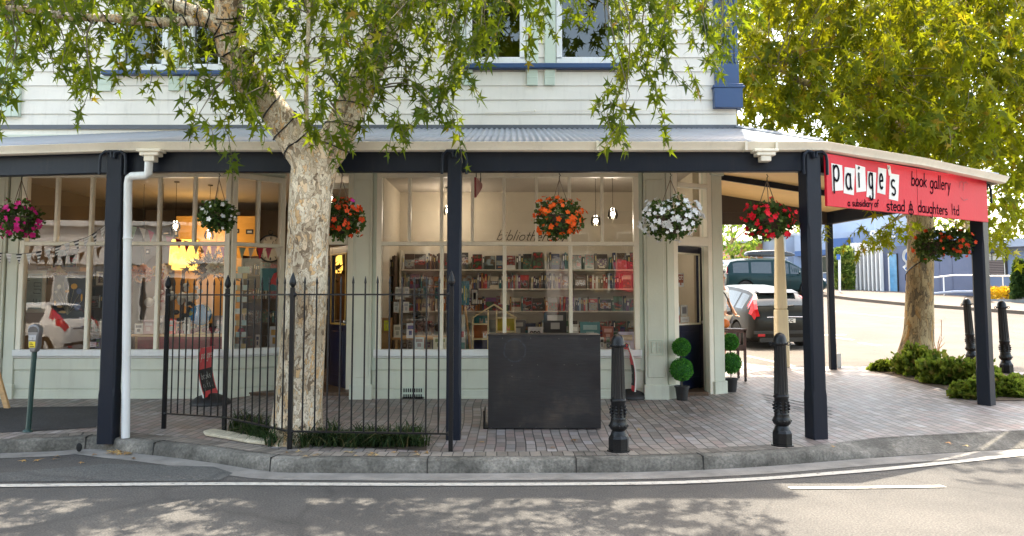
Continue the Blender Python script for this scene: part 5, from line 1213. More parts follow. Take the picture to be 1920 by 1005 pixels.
# ---- timber easel leg at the left edge
p_ = ground(14, 766, KH); e_ = thing('wooden_easel', (p_.x-.3, p_.y, KH), 'plain timber easel whose leg shows at the left edge', 'easel')
for x, zt2 in ((0, .4), ): 
    a = Vector((p_.x, p_.y, KH)); c = at(-22, 640, p_.y+.15); mb = MB(); d = Vector((.035, 0, 0)); y_ = Vector((0, .02, 0)); mb.hexa([a-d-y_, a+d-y_, a+d+y_, a-d+y_, c-d-y_, c+d-y_, c+d+y_, c-d+y_]); mb.build('leg', M['wood'], e_, bevel=.003)
    a2 = Vector((p_.x-.75, p_.y, KH)); mb = MB(); mb.hexa([a2-d-y_, a2+d-y_, a2+d+y_, a2-d+y_, c-d*2-y_, c-y_-d*.2, c+y_-d*.2, c-d*2+y_]); mb.build('leg', M['wood'], e_, bevel=.003)
# ---- cream street pole
YP = 14.5; p_ = Vector((at(1465.5, 640, YP).x, YP, gz(YP)+KH)); cp = thing('street_pole', p_, 'tall tapering cream pole rising directly behind the kerb bollard', 'pole')
M['polecream'] = painted('pole_cream', (.70, .62, .42), amt=.35, rough=.7)
def sq(mb, p, z0, z1, a, b): mb.hexa([(p.x-a, p.y-a, z0), (p.x+a, p.y-a, z0), (p.x+a, p.y+a, z0), (p.x-a, p.y+a, z0), (p.x-b, p.y-b, z1), (p.x+b, p.y-b, z1), (p.x+b, p.y+b, z1), (p.x-b, p.y+b, z1)])
mb = MB(); zj = at(1460, 580, YP).z; sq(mb, p_, p_.z-.1, zj, .116, .106); mb.build('lower_section', M['polecream'], cp, bevel=.02)
mb = MB(); sq(mb, p_, zj+.008, 4.4, .100, .035); mb.build('upper_section', M['polecream'], cp, bevel=.02)
# ---- garden bed on the right: low juniper shrubs, soil, dead stalk
bedpx = [(1628, 692), (1700, 712), (1800, 738), (1850, 752), (1925, 752), (1990, 740), (1960, 712), (1900, 700), (1850, 690), (1800, 672), (1740, 668), (1680, 678)]
sheet('garden_bed_soil', pxpoly(bedpx), pm('bed_soil', (.10, .07, .045), .95, .4, 12, .8, 50), KH+.01, ())
jm = leafmat('juniper', [(0, (.03, .055, .012)), (.4, (.08, .13, .02)), (.8, (.17, .22, .035)), (1, (.24, .15, .06))], (.35, .45, .04), .5)
def shrub(px, pyb, w_px, h_px, label):
    p = ground(px, pyb, KH+.01); k = p.y/FPX; w_ = w_px*k/2; h = h_px*k*.85; t = thing('garden_shrub', p, label, 'shrub', 'low shrubs in the corner garden bed')
    N = int(650+w_px*14); 
    v = rng.normal(size=(N, 3)); v[:, 2] = np.abs(v[:, 2]); v /= np.linalg.norm(v, axis=1, keepdims=True); q = rng.uniform(.3, 1, (N, 1))**.4
    lump = np.array([1+.75*noise.noise(Vector(a)*2.5+Vector((px, pyb, 0))) for a in v])[:, None]
    P = np.array(p)[None]+v*q*lump*np.array([[w_, w_*.75, h]]); leaves_mesh('foliage', P, v+rng.normal(size=(N, 3))*.5+np.array([[0, 0, .3]]), rng.normal(size=(N, 3)), rng.uniform(.05, .12, N), jm, t, True)
    mb = MB()
    for i in range(8): a = i*.785; mb.tube([tuple(p), (p.x+math.cos(a)*w_*.4, p.y+math.sin(a)*w_*.3, p.z+h*.3), (p.x+math.cos(a)*w_*.75, p.y+math.sin(a)*w_*.55, p.z+h*.5)], [.012, .008, .004], 5)
    mb.build('stems', M['twig'], t)
for a in [(1662, 694, 46, 14, 'thin low shrub at the left tip of the garden bed'), (1728, 702, 84, 50, 'bushy green shrub against the foot of the right hand tree'), (1778, 718, 84, 46, 'green shrub in the middle of the garden bed, left of the last post'),
          (1832, 722, 70, 48, 'green shrub directly behind the last verandah post'), (1822, 744, 60, 26, 'low shrub at the front edge of the bed by the last post foot'), (1880, 740, 80, 34, 'shrub just right of the last verandah post'), (1925, 735, 70, 26, 'shrub cut by the right edge of the picture')]: shrub(*a)
p_ = ground(1757, 668, KH); dm = pm('dry_stalk', (.38, .24, .14), .8, .2); mb = MB()
for i in range(9):
    a = random.uniform(0, 6.28); l = random.uniform(.25, .5); mb.tube([tuple(p_), (p_.x+math.cos(a)*.05, p_.y+math.sin(a)*.05, p_.z+l*.6), (p_.x+math.cos(a)*.16, p_.y+math.sin(a)*.14, p_.z+l)], [.008, .006, .002], 4)
st = at(1765, 600, p_.y); mb.tube([tuple(p_), (st.x-.02, p_.y, p_.z+.35), tuple(st)], [.008, .006, .004], 5)
for i in range(12): q = st.lerp(Vector((st.x-.015, p_.y, p_.z+.35)), i/14); mb.ball(q, .012, 6, 5)
o = mb.build('dry_stalk', dm); setp(o, 'dried brown flower stalk standing beside the right hand tree trunk', 'plant')
# steel inset drain, small white box at the far post
o = MB(); p_ = ground(1574, 690, KH); o.box(p_.x-.04, p_.x+.04, p_.y, p_.y+.08, p_.z, p_.z+.27); o = o.build('marker_post', M['white'], bevel=.006); setp(o, 'short white marker post beside the foot of the thin far verandah post', 'post')
mb = MB()
for i in range(4):
    a = ground(1428+i*3, 740+i*5, KH); c = ground(1560, 766+i*6, KH); d_ = Vector((c.x-a.x, c.y-a.y, 0)).normalized(); nn_ = Vector((-d_.y, d_.x, 0))*.012; z_ = gz(a.y)+KH+.005
    mb.add([(a.x-nn_.x, a.y-nn_.y, gz(a.y)+KH+.005), (c.x-nn_.x, c.y-nn_.y, gz(c.y)+KH+.005), (c.x+nn_.x, c.y+nn_.y, gz(c.y)+KH+.005), (a.x+nn_.x, a.y+nn_.y, gz(a.y)+KH+.005)], [(0, 1, 2, 3)])
struct(mb.build('drain_slots', pm('drain_dark', (.03, .03, .03), .9, .1)))
# fallen leaves in the channel and on the paving
n_ = 60; P = []; 
for i in range(n_):
    if i < 22: p = ground(random.uniform(195, 250), random.uniform(846, 852), .01)
    elif i < 30: p = ground(random.uniform(40, 380), random.uniform(850, 868), .01)
    elif i < 45: p = ground(random.uniform(480, 800), random.uniform(845, 856), KH+.012)
    else: p = ground(random.uniform(600, 1900), random.uniform(760, 845), KH+.012)
    P.append((p.x, p.y, p.z+.01))
N = len(P); a = rng.uniform(0, 6.28, N); tip = np.stack([np.cos(a), np.sin(a), rng.uniform(-.05, .2, N)], 1)
o = leaves_mesh('fallen_leaves', np.array(P), tip, np.tile([[.05, .05, 1.]], (N, 1)), rng.uniform(.05, .1, N), leafmat('dry_leaf', [(0, (.25, .13, .05)), (.6, (.45, .28, .10)), (1, (.55, .42, .2))], (.4, .2, .05), .2), None)
setp(o, 'dry brown leaves lying along the kerb and on the paving', 'fallen leaves', None, 'stuff')
# ================================================================== SHOP INTERIOR
_cm = {}
def cmat(c, rough=.55):
    k = tuple(round(x, 3) for x in c)
    if k not in _cm: _cm[k] = pm('cover_colour', c, rough, .12, 9)
    return _cm[k]
BC = [('black', (.02, .02, .022)), ('teal', (.03, .16, .17)), ('cream', (.55, .49, .38)), ('red', (.45, .03, .03)), ('white', (.68, .67, .64)), ('brown', (.16, .08, .04)), ('green', (.06, .16, .07)), ('navy', (.02, .04, .13)), ('grey', (.25, .25, .26)), ('orange', (.5, .18, .04)), ('pale blue', (.35, .45, .52)), ('dark brown', (.07, .04, .03)), ('purple', (.15, .05, .16))]
ORD = ['first', 'second', 'third', 'fourth', 'fifth', 'sixth', 'seventh', 'eighth', 'ninth', 'tenth', 'eleventh', 'twelfth', 'thirteenth', 'fourteenth', 'fifteenth', 'sixteenth', 'seventeenth', 'eighteenth', 'nineteenth', 'twentieth']
def book(x, y, z, w, h, d, col, label, tilt=0, group='books on the shop shelves'):
    t = MB(); e = .004
    # spine and boards wrap a paler page block
    t.cur = 0; t.box(0, w, 0, .006, 0, h); t.box(0, e, .006, d, 0, h); t.box(w-e, w, .006, d, 0, h)
    t.cur = 1; t.box(e, w-e, .006, d-.006, .004, h-.005)
    t.cur = 2; t.box(w*.25, w*.75, -.0008, 0, h*.55, h*.85)
    lab = M['paper'] if random.random() < .5 else cmat((.5, .38, .12))
    o = t.build('book', [cmat(col), M['paper'], lab]); o.location = (x, y, z); o.rotation_euler = (0, tilt, 0); setp(o, label, 'book', group); return o
def artmat(i):
    cs = [BC[(i*3+j*5) % len(BC)][1] for j in range(4)]; m, ns, ln, p = nodes('cover_art'); tc = ns.new('ShaderNodeTexCoord'); v = ns.new('ShaderNodeTexVoronoi' if i % 2 else 'ShaderNodeTexNoise'); v.inputs['Scale'].default_value = 9+i*2.3
    oi = ns.new('ShaderNodeObjectInfo'); ad = ns.new('ShaderNodeVectorMath'); ad.operation = 'ADD'; ln.new(tc.outputs['Object'], ad.inputs[0]); ln.new(oi.outputs['Random'], ad.inputs[1]); ln.new(ad.outputs[0], v.inputs['Vector'])
    r = ramp(ns, [(.2, scl(cs[0], .5)), (.42, scl(cs[1], .5)), (.55, scl(cs[2], .5)), (.75, scl(cs[3], .45))], 'CONSTANT' if i % 3 else 'LINEAR'); ln.new(v.outputs[0], r.inputs[0]); ln.new(r.outputs[0], p.inputs['Base Color']); p.inputs['Roughness'].default_value = .3; return m
ART = [artmat(i) for i in range(10)]
def cover_book(x, y, z, w, h, col, c2, label, group='books on the shop shelves'):
    t = MB(); t.cur = 0; t.box(0, w, 0, .004, 0, h); t.box(0, w, .02, .024, 0, h); t.box(0, .004, .004, .02, 0, h); t.cur = 1; t.box(.004, w-.004, .004, .02, .004, h-.004)
    t.cur = 2; k = random.random(); z1 = h*random.choice([.62, .7, .98]); t.box(w*.03, w*.97, -.0008, 0, h*random.choice([.02, .2, .3]), z1)
    t.cur = 3; zt_ = h*random.choice([.78, .12, .45]); t.box(w*.2, w*random.uniform(.6, .85), -.0014, -.0008, zt_, zt_+h*.035); t.box(w*.2, w*random.uniform(.4, .7), -.0014, -.0008, zt_+h*.06, zt_+h*.085)
    o = t.build('book', [cmat(col), M['paper'], random.choice(ART), cmat(c2)]); o.location = (x, y, z); o.rotation_euler = (R(-10), 0, 0); setp(o, label, 'book', group)
    return o
def fill(x0, x1, y, z, where, faces=.3, hmax=.27, hs=None, dark=False):
    x = x0; cnt = {}
    while x < x1-.03:
        cn, c = random.choice(BC if not dark else [BC[0], BC[5], BC[11], BC[7], BC[8], BC[4], BC[1]]); c = scl(c, random.uniform(.35, .9))
        if random.random() < faces and x < x1-.2:
            w = random.uniform(.15, .21); h = random.uniform(.78, 1)*hmax; key = ('cover', cn); cnt[key] = cnt.get(key, 0)+1; k = min(cnt[key], 20)
            cover_book(x, y+.01, z, w, h, c, random.choice(BC)[1], f'{ORD[k-1]} {cn} book from left facing out, {where}'); x += w+random.uniform(.005, .04)
        else:
            w = random.uniform(.018, .045); h = random.uniform(.65, 1)*hmax; key = ('spine', cn); cnt[key] = cnt.get(key, 0)+1; k = min(cnt[key], 20)
            tl = random.choice([0, 0, 0, 0, .08]); book(x, y+random.uniform(0, .03), z, w, h, .17, c, f'{ORD[k-1]} {cn} book spine from left, {where}', tl); x += w+.002+(.02 if tl else 0)
def bookcase(x0, x1, y, zs, z1, label, mat, back=True, depth=.26, name='bookcase'):
    t = thing(name, ((x0+x1)/2, y, IFZ), label, 'bookcase'); e = .025
    mb = MB(); mb.box(x0-e, x0, y, y+depth, IFZ, z1); mb.build('side', mat, t); mb = MB(); mb.box(x1, x1+e, y, y+depth, IFZ, z1); mb.build('side', mat, t)
    if back: mb = MB(); mb.box(x0, x1, y+depth-.012, y+depth, IFZ, z1); mb.build('back', mat, t)
    for z in zs: mb = MB(); mb.box(x0, x1, y, y+depth-.013, z-e, z); mb.build('shelf', mat, t)
    return t
SM = pm('shelf_paint', (.50, .46, .38), .6, .1)
YB = 14.2; xa = at(752, 503, YB).x; xb_ = at(1235, 503, YB).x; zsh = [at(950, y, YB).z for y in (505, 541, 583, 628)]
print('shelves', zsh)
bookcase(xa, xb_, YB, zsh+[IFZ+.15], zsh[0]+.36, 'long pale bookcase along the back wall behind the right window', SM)
for k, z in enumerate(zsh): fill(xa+.02, xb_-.02, YB+.03, z, ['top shelf of the long bookcase', 'second shelf of the long bookcase', 'third shelf of the long bookcase', 'fourth shelf of the long bookcase'][k], [.5, .12, .28, .4][k], [.33, .29, .28, .27][k], dark=(k == 0))
# a narrow case on the left of it
YC = 13.4; xc0 = at(703, 500, YC).x; xc1 = at(738, 500, YC).x; zc = [at(720, y, YC).z for y in (515, 565)]
bookcase(xc0, xc1, YC, zc, zc[0]+.34, 'narrow dark wooden bookcase at the left end of the right window', M['darkwood'])
for k, z in enumerate(zc): fill(xc0+.01, xc1-.01, YC+.03, z, ['upper shelf, narrow dark bookcase', 'lower shelf, narrow dark bookcase'][k], .1, .28, dark=True)
# left room shelves
for (px0, px1, Y, pys, lbl, wh) in [(70, 150, 13.2, (501,), 'short brown wall shelf of books above the noticeboard', 'wall shelf above the noticeboard'), (166, 236, 14.6, (535, 577, 622), 'dark bookcase just left of the first verandah post', 'bookcase by first post'), (455, 600, 15.0, (515, 560, 605), 'dark bookcase behind the card spinner', 'bookcase behind card spinner')]:
    x0 = at(px0, 500, Y).x; x1 = at(px1, 500, Y).x; z_ = [at(100, y, Y).z for y in pys]
    if len(pys) == 1:
        t = thing('wall_shelf', ((x0+x1)/2, Y, z_[0]), lbl, 'shelf'); mb = MB(); mb.box(x0, x1, Y, Y+.25, z_[0]-.07, z_[0]); mb.build('plank', pm('ochre_shelf', (.30, .17, .05), .6, .15), t)
        for bxx in (x0+.15, x1-.2): mb = MB(); mb.box(bxx, bxx+.03, Y+.02, Y+.24, z_[0]-.3, z_[0]-.071); mb.build('bracket', M['darkwood'], t)
        fill(x0+.25, x1-.05, Y+.02, z_[0], wh, .2, .33)
    else:
        bookcase(x0, x1, Y, z_, z_[0]+.38, lbl, M['darkwood'])
        for k, z in enumerate(z_): fill(x0+.02, x1-.02, Y+.03, z, wh+[', top row', ', middle row', ', bottom row'][k], .35, .27, dark=(k != 1))
# ---- display tables inside the windows
def table(px0, px1, pyt, Y, dep, label, topm, cloth=None, name='display_table'):
    a = at(px0, pyt, Y); b = at(px1, pyt, Y); t = thing(name, ((a.x+b.x)/2, Y, IFZ), label, 'table'); z = a.z
    mb = MB(); mb.box(a.x, b.x, Y, Y+dep, z-.035, z); mb.build('tabletop', topm, t, bevel=.004)
    for x in (a.x+.04, b.x-.08):
        for y in (Y+.04, Y+dep-.08): mb = MB(); mb.box(x, x+.04, y, y+.04, IFZ, z-.036); mb.build('leg', topm, t)
    if cloth: mb = MB(); mb.box(a.x+.09, b.x-.09, Y+.02, Y+.03, IFZ+.05, z-.037); mb.build('front_cloth', cloth, t)
    return a.x, b.x, z
tx0, tx1, tz = table(246, 428, 627, 11.75, .6, 'pine display table with a dark red drape behind the left window', M['wood'], pm('drape', (.20, .015, .03), .8, .3, 12, .3))
ux0, ux1, uz = table(735, 835, 633, 11.7, .5, 'low pine display table at the left of the right window', M['wood'])
wx0, wx1, wz = table(1000, 1195, 640, 11.7, .6, 'dark display table behind the black plywood box', M['darkwood'])
vx0, vx1, vz = table(160, 236, 622, 11.9, .5, 'dark display table just left of the first verandah post', M['darkwood'])
def on(px, Y): return at(px, 600, Y).x
def carton(px0, px1, py0, py1, Y, dep, col, c2, label, cat='box', name='gift_box', mat=None):
    a = at(px0, py1, Y); b = at(px1, py0, Y); t = MB(); t.cur = 0; t.box(a.x, b.x, Y, Y+dep, a.z, b.z); t.cur = 1; w_ = b.x-a.x; h = b.z-a.z
    t.box(a.x+w_*.15, b.x-w_*.15, Y-.001, Y, a.z+h*.6, a.z+h*.85); t.box(a.x+w_*.3, b.x-w_*.3, Y-.001, Y, a.z+h*.2, a.z+h*.5)
    o = t.build(name, [cmat(col), cmat(c2)], bevel=.0); setp(o, label, cat); return o
carton(268, 288, 600, 626, 11.85, .08, (.55, .35, .36), (.7, .6, .6), 'pink speckled gift box on the left display table')
carton(313, 329, 597, 626, 11.82, .04, (.75, .05, .03), (.3, .3, .3), 'bright red gift box on the left display table')
carton(345, 356, 595, 626, 11.80, .03, (.62, .62, .6), (.2, .2, .2), 'slim white boxed gift standing near the globe')
carton(252, 268, 607, 626, 11.95, .1, (.60, .60, .58), (.05, .05, .06), 'white box at the left end of the left display table')
carton(290, 306, 592, 626, 12.0, .1, (.25, .25, .25), (.6, .6, .6), 'grey patterned box behind the pink box')
carton(398, 425, 592, 612, 12.1, .15, (.35, .33, .33), (.6, .5, .5), 'grey box of cards right of the globe')
carton(187, 205, 598, 626, 12.0, .1, (.45, .5, .45), (.1, .15, .12), 'pale green tin on the dark display table')
carton(164, 180, 641, 651, 11.2, .01, (.60, .58, .66), (.4, .35, .4), 'small lilac label card at the sill of the left window', 'card', 'card')
carton(505, 524, 612, 653, 11.75, .01, (.66, .72, .82), (.55, .35, .1), 'pale blue notice in the angled window', 'notice', 'notice')
carton(1160, 1190, 622, 663, 11.15, .006, (.60, .58, .74), (.6, .5, .35), 'lilac printed notice in the lower right corner of the right window', 'notice', 'notice')
carton(741, 757, 538, 561, 11.6, .005, (.7, .7, .68), (.4, .4, .4), 'sketched greeting card, upper left of the card display', 'card', 'card'); carton(758, 767, 538, 557, 11.6, .005, (.72, .72, .7), (.4, .42, .45), 'narrow sketched greeting card, upper right of the card display', 'card', 'card')
carton(738, 748, 566, 586, 11.6, .005, (.6, .66, .7), (.4, .45, .5), 'bluish greeting card, lower left of the card display', 'card', 'card'); carton(756, 767, 566, 586, 11.6, .005, (.70, .7, .68), (.4, .42, .5), 'white greeting card, lower right of the card display', 'card', 'card')
carton(738, 752, 609, 633, 11.65, .02, (.70, .68, .58), (.4, .4, .3), 'cream book standing on the low pine table', 'book', 'book'); 
carton(762, 777, 606, 634, 11.6, .02, (.66, .70, .76), (.05, .08, .3), 'white book with a navy disc standing on the low pine table', 'book', 'book')
carton(777, 795, 632, 655, 11.3, .02, (.62, .70, .72), (.35, .3, .3), 'pale blue book at the sill under the low pine table', 'book', 'book'); carton(812, 838, 632, 655, 11.35, .02, (.66, .64, .50), (.25, .3, .12), 'cream and green book at the sill beside the second post', 'book', 'book')
carton(720, 729, 601, 620, 11.7, .03, (.75, .80, .04), (.6, .6, .1), 'lime yellow booklet in the brown file box', 'booklet', 'booklet')
carton(709, 732, 596, 654, 11.75, .2, (.36, .20, .07), (.4, .25, .1), 'brown cardboard file box at the left end of the right window', 'file box', 'file_box')
carton(1020, 1062, 585, 625, 12.1, .1, (.03, .03, .035), (.4, .4, .4), 'dark case standing on the table behind the plywood box'); 
carton(990, 1018, 613, 632, 11.6, .02, (.55, .52, .54), (.5, .48, .5), 'grey book with large lettering on the dark display table', 'book', 'book')
# lettering on it
fb_ = Fr((-3, 11.595), (3, 11.595)); stroke_text(fb_, 'one', 994, 629, 1014, 629, 8, .012, .004, 'book_title', M['black'], None)['kind'] = 'x'
bpy.data.objects['book_title'].parent = [o for o in bpy.data.objects if o.get('label', '').startswith('grey book with large')][0]
del bpy.data.objects['book_title']['kind']
for c, px0, px1, py0, py1, Y, l in [((.10, .30, .34), 1088, 1125, 604, 640, 12.0, 'teal book on the dark display table'), ((.4, .12, .08), 1130, 1150, 612, 640, 11.9, 'rust red book on the dark display table'), ((.62, .6, .55), 1068, 1085, 608, 640, 11.9, 'cream book on the dark display table'), ((.1, .1, .12), 955, 985, 600, 630, 12.0, 'black book beside the toy house')]: carton(px0, px1, py0, py1, Y, .03, c, tuple(min(1, x+.3) for x in c), l, 'book', 'book')
# more small stock along both window ledges and tables
def stock(px0, px1, pyb, Y, n, hpx, where, nouns):
    used = {}
    for i in range(n):
        w_ = (px1-px0)/n; a = px0+w_*(i+.08); b = a+w_*random.uniform(.55, .88); cn, c = random.choice(BC); nn = random.choice(nouns); key = (cn, nn); used[key] = used.get(key, 0)+1
        carton(a, b, pyb-random.uniform(.55, 1)*hpx, pyb, Y+random.uniform(-.03, .05), random.choice([.02, .03, .1]), scl(c, random.uniform(.5, .95)), scl(random.choice(BC)[1], .8), f'{ORD[used[key]-1]} {cn} {nn} from the left {where}', nn, nn.replace(' ', '_'))
stock(168, 234, 621, 12.0, 7, 24, 'on the dark display table', ['book', 'box']); stock(166, 236, 653, 11.6, 6, 20, 'under the dark display table', ['book', 'box'])
stock(432, 524, 652, 12.9, 8, 34, 'low behind the card spinner', ['book', 'box']); stock(250, 425, 652, 12.3, 13, 20, 'stowed under the left display table', ['book', 'box'])
stock(276, 420, 626, 12.15, 11, 26, 'at the back of the left display table', ['book', 'box', 'card'])
stock(742, 832, 654, 12.2, 8, 20, 'under the low pine table', ['book', 'box']); stock(836, 884, 655, 12.6, 4, 60, 'behind the small pine easel', ['book', 'poster']); stock(968, 1190, 638, 12.2, 16, 30, 'at the back behind the plywood box', ['book', 'box', 'card'])
stock(1100, 1160, 655, 11.5, 5, 26, 'on the right window ledge', ['book', 'card']); stock(770, 826, 560, 13.0, 5, 26, 'on the rack behind the greeting cards', ['card', 'book'])
# globe
gp = at(376, 590, 11.95); gt = thing('globe', (gp.x, gp.y, tz), 'bright blue globe on a stand on the left display table', 'globe')
mb = MB(); mb.ball(tuple(gp), .165, 28, 18)
def globemat():
    m, ns, ln, p = nodes('globe_map'); tc = ns.new('ShaderNodeTexCoord'); n = ns.new('ShaderNodeTexNoise'); n.inputs['Scale'].default_value = 6; n.inputs['Detail'].default_value = 6; ln.new(tc.outputs['Object'], n.inputs[0])
    r = ramp(ns, [(.56, (.01, .22, .55)), (.57, (.45, .5, .15)), (.7, (.5, .45, .2))], 'CONSTANT'); ln.new(n.outputs[0], r.inputs[0]); ln.new(r.outputs[0], p.inputs['Base Color']); p.inputs['Roughness'].default_value = .25; return m
mb.build('ball', globemat(), gt, smooth=60); mb = MB(); mb.lathe([(.08, 0), (.085, .015), (.02, .03), (.012, gp.z-tz-.165)], (gp.x, gp.y, tz), 16); mb.tube([Vector(gp)+Vector((.18*math.sin(a), 0, .18*math.cos(a))) for a in [i*math.pi/12 for i in range(-1, 14)]], .006, 5); mb.build('stand', M['brassy'], gt)
# crumpled dark red cloth and a soft white toy heap behind
def lumps(name, px, py, Y, w, h, n, r, mat, label, cat):
    c = at(px, py, Y); mb = MB()
    for i in range(n): a = Vector((random.gauss(0, w/2.5), random.gauss(0, .06), random.gauss(0, h/2.5))); mb.ball(tuple(c+a), r*random.uniform(.6, 1.2), 10, 7, 1, 1, random.uniform(.6, 1.1))
    o = mb.build(name, mat, smooth=60); setp(o, label, cat); return o
lumps('table_cloth', 380, 622, 12.1, .55, .05, 14, .06, pm('wine_cloth', (.22, .015, .04), .7, .3, 8), 'crumpled wine red cloth heaped round the globe', 'cloth')
lumps('soft_toys', 340, 556, 13.0, .55, .2, 26, .065, pm('plush_white', (.62, .62, .58), .9, .15, 12), 'heap of white plush toys behind the left display table', 'toys')
lumps('dark_drape', 350, 596, 12.6, .22, .34, 34, .05, pm('dark_cloth', (.02, .022, .025), .9, .3, 8), 'dark cloth bundle behind the slim white boxed gift', 'cloth')
# dried arrangement baskets of silk flowers hanging in the window
def silk(px, py, Y, r, cols, label, top=345):
    c = at(px, py, Y); t = thing('silk_flowers', tuple(c), label, 'silk flowers'); N = 90; v = rng.normal(size=(N, 3)); v /= np.linalg.norm(v, axis=1, keepdims=True)
    leaves_mesh('petals', np.array(c)[None]+v*r*.55*np.array([[1.2, 1, .7]]), v+rng.normal(size=(N, 3))*.3, rng.normal(size=(N, 3)), rng.uniform(.6, 1.0, N)*r*.75, leafmat('silk_petal', [(0, cols[0]), (.5, cols[1]), (1, cols[2])], cols[1], .4), t, True)
    mb = MB(); q = at(px, top, Y); mb.tube([tuple(c), (c.x, Y, q.z)], .004, 4); mb.build('cord', M['twig'], t); mb = MB(); mb.lathe([(.02, -r*.75), (r*.5, -r*.5), (r*.6, -r*.2)], tuple(c), 12); mb.build('cup', M['wood'], t)
silk(265, 513, 11.7, .15, ((.75, .25, .12), (.85, .4, .15), (.8, .55, .25)), 'orange pink silk flowers hanging left of the first mullion right of the downpipe'); silk(302, 508, 11.8, .14, ((.8, .42, .1), (.85, .6, .15), (.8, .7, .3)), 'golden silk flowers hanging before the yellow lamp')
silk(105, 513, 11.7, .12, ((.7, .3, .25), (.75, .6, .25), (.8, .7, .4)), 'pink and yellow silk flowers hanging over the dark flower poster'); silk(405, 502, 11.75, .12, ((.7, .68, .5), (.75, .75, .6), (.7, .6, .3)), 'white silk flowers hanging above the railings in the left window')
# framed noticeboard and dark botanical poster in the first window
a = at(38, 586, 11.45); b = at(86, 507, 11.45); nb = thing('noticeboard', (a.x, 11.45, a.z), 'cream framed noticeboard with a floor plan in the far left window', 'noticeboard')
mb = MB(); e = .05; mb.box(a.x, b.x, 11.45, 11.48, a.z, a.z+e); mb.box(a.x, b.x, 11.45, 11.48, b.z-e, b.z); mb.box(a.x, a.x+e, 11.45, 11.48, a.z+e, b.z-e); mb.box(b.x-e, b.x, 11.45, 11.48, a.z+e, b.z-e); mb.build('frame', M['cream'], nb, bevel=.004)
mb = MB(); mb.box(a.x+e, b.x-e, 11.465, 11.47, a.z+e, b.z-e); mb.build('sheet', cmat((.42, .52, .52)), nb)
mb = MB(); w_ = b.x-a.x; h = b.z-a.z
for u0, u1, v0, v1 in [(.5, .8, .62, .63), (.5, .8, .70, .71), (.5, .51, .62, .70), (.79, .8, .62, .70), (.5, .8, .45, .46), (.5, .8, .55, .56), (.5, .51, .45, .49), (.79, .8, .5, .56), (.5, .78, .2, .21), (.5, .51, .2, .33), (.77, .78, .2, .3), (.62, .63, .2, .33), (.12, .35, .84, .85), (.12, .3, .8, .81), (.12, .33, .76, .77), (.4, .85, .87, .875)]: mb.box(a.x+w_*u0, a.x+w_*u1, 11.462, 11.4648, a.z+h*v0, a.z+h*v1)
mb.build('plan_lines', M['black'], nb)
a = at(98, 598, 11.6); b = at(160, 516, 11.6); po = thing('flower_poster', (a.x, 11.6, a.z), 'dark botanical poster of cut out flowers beside the noticeboard', 'poster')
mb = MB(); mb.box(a.x, b.x, 11.6, 11.606, a.z, b.z); mb.build('sheet', cmat((.035, .04, .06)), po)
def disc(mb, c, rx, rz, n=10): mb.add([(c[0], c[1], c[2])]+[(c[0]+rx*math.cos(2*math.pi*i/n), c[1], c[2]+rz*math.sin(2*math.pi*i/n)) for i in range(n)], [(0, 1+i, 1+(i+1) % n) for i in range(n)])
stem0 = at(126, 590, 11.597)
for c, ls in [((.75, .38, .04), [(139, 537, .05, .045), (126, 546, .035, .02), (153, 558, .015, .06), (103, 568, .02, .035)]), ((.6, .62, .55), [(111, 538, .035, .035), (105, 547, .025, .02), (132, 520, .08, .008)]), ((.7, .5, .25), [(112, 575, .045, .02), (118, 585, .07, .02)]), ((.1, .15, .3), [(145, 575, .05, .06), (148, 546, .04, .045)])]:
    mb = MB()
    for px, py, rx, rz in ls: q = at(px, py, 11.598); disc(mb, q, rx, rz)
    mb.build('paper_flowers', cmat(c), po)
mb = MB()
for px, py in [(139, 541), (126, 549), (111, 542), (104, 550), (148, 552), (118, 528), (131, 530), (153, 565)]: q = at(px, py, 11.596); mb.tube([tuple(stem0), (stem0.x*.5+q.x*.5+.01, 11.596, stem0.z*.45+q.z*.55), tuple(q)], .004, 4)
mb.build('paper_stems', cmat((.35, .33, .25)), po)
# clock
c = at(507, 466, 14.0); ck = thing('wall_clock', tuple(c), 'large round station clock with roman dial in the angled window', 'clock'); mb = MB(); r_ = .245
mb.tube([(c.x+r_*math.cos(i*math.pi/18), 14.0, c.z+r_*math.sin(i*math.pi/18)) for i in range(37)], .016, 6, False); mb.tube([(c.x+.04*math.cos(i*math.pi/6), 14.0, c.z+r_+.05+.035*math.sin(i*math.pi/6)) for i in range(13)], .008, 5, False); mb.build('rim', M['black'], ck)
mb = MB(); disc(mb, (c.x, 14.02, c.z), r_, r_, 36); mb.build('dial', cmat((.50, .42, .30)), ck)
mb = MB()
for k in range(12): a_ = k*math.pi/6; u = Vector((math.sin(a_), 0, math.cos(a_))); p_ = Vector((c.x, 14.01, c.z)); mb.tube([p_+u*.165, p_+u*.215], .010 if k % 3 == 0 else .006, 4)
mb.tube([(c.x, 14.005, c.z), (c.x+.05, 14.005, c.z+.14)], .006, 4); mb.tube([(c.x, 14.005, c.z), (c.x-.09, 14.005, c.z-.03)], .008, 4); mb.build('hands_and_numerals', M['black'], ck)
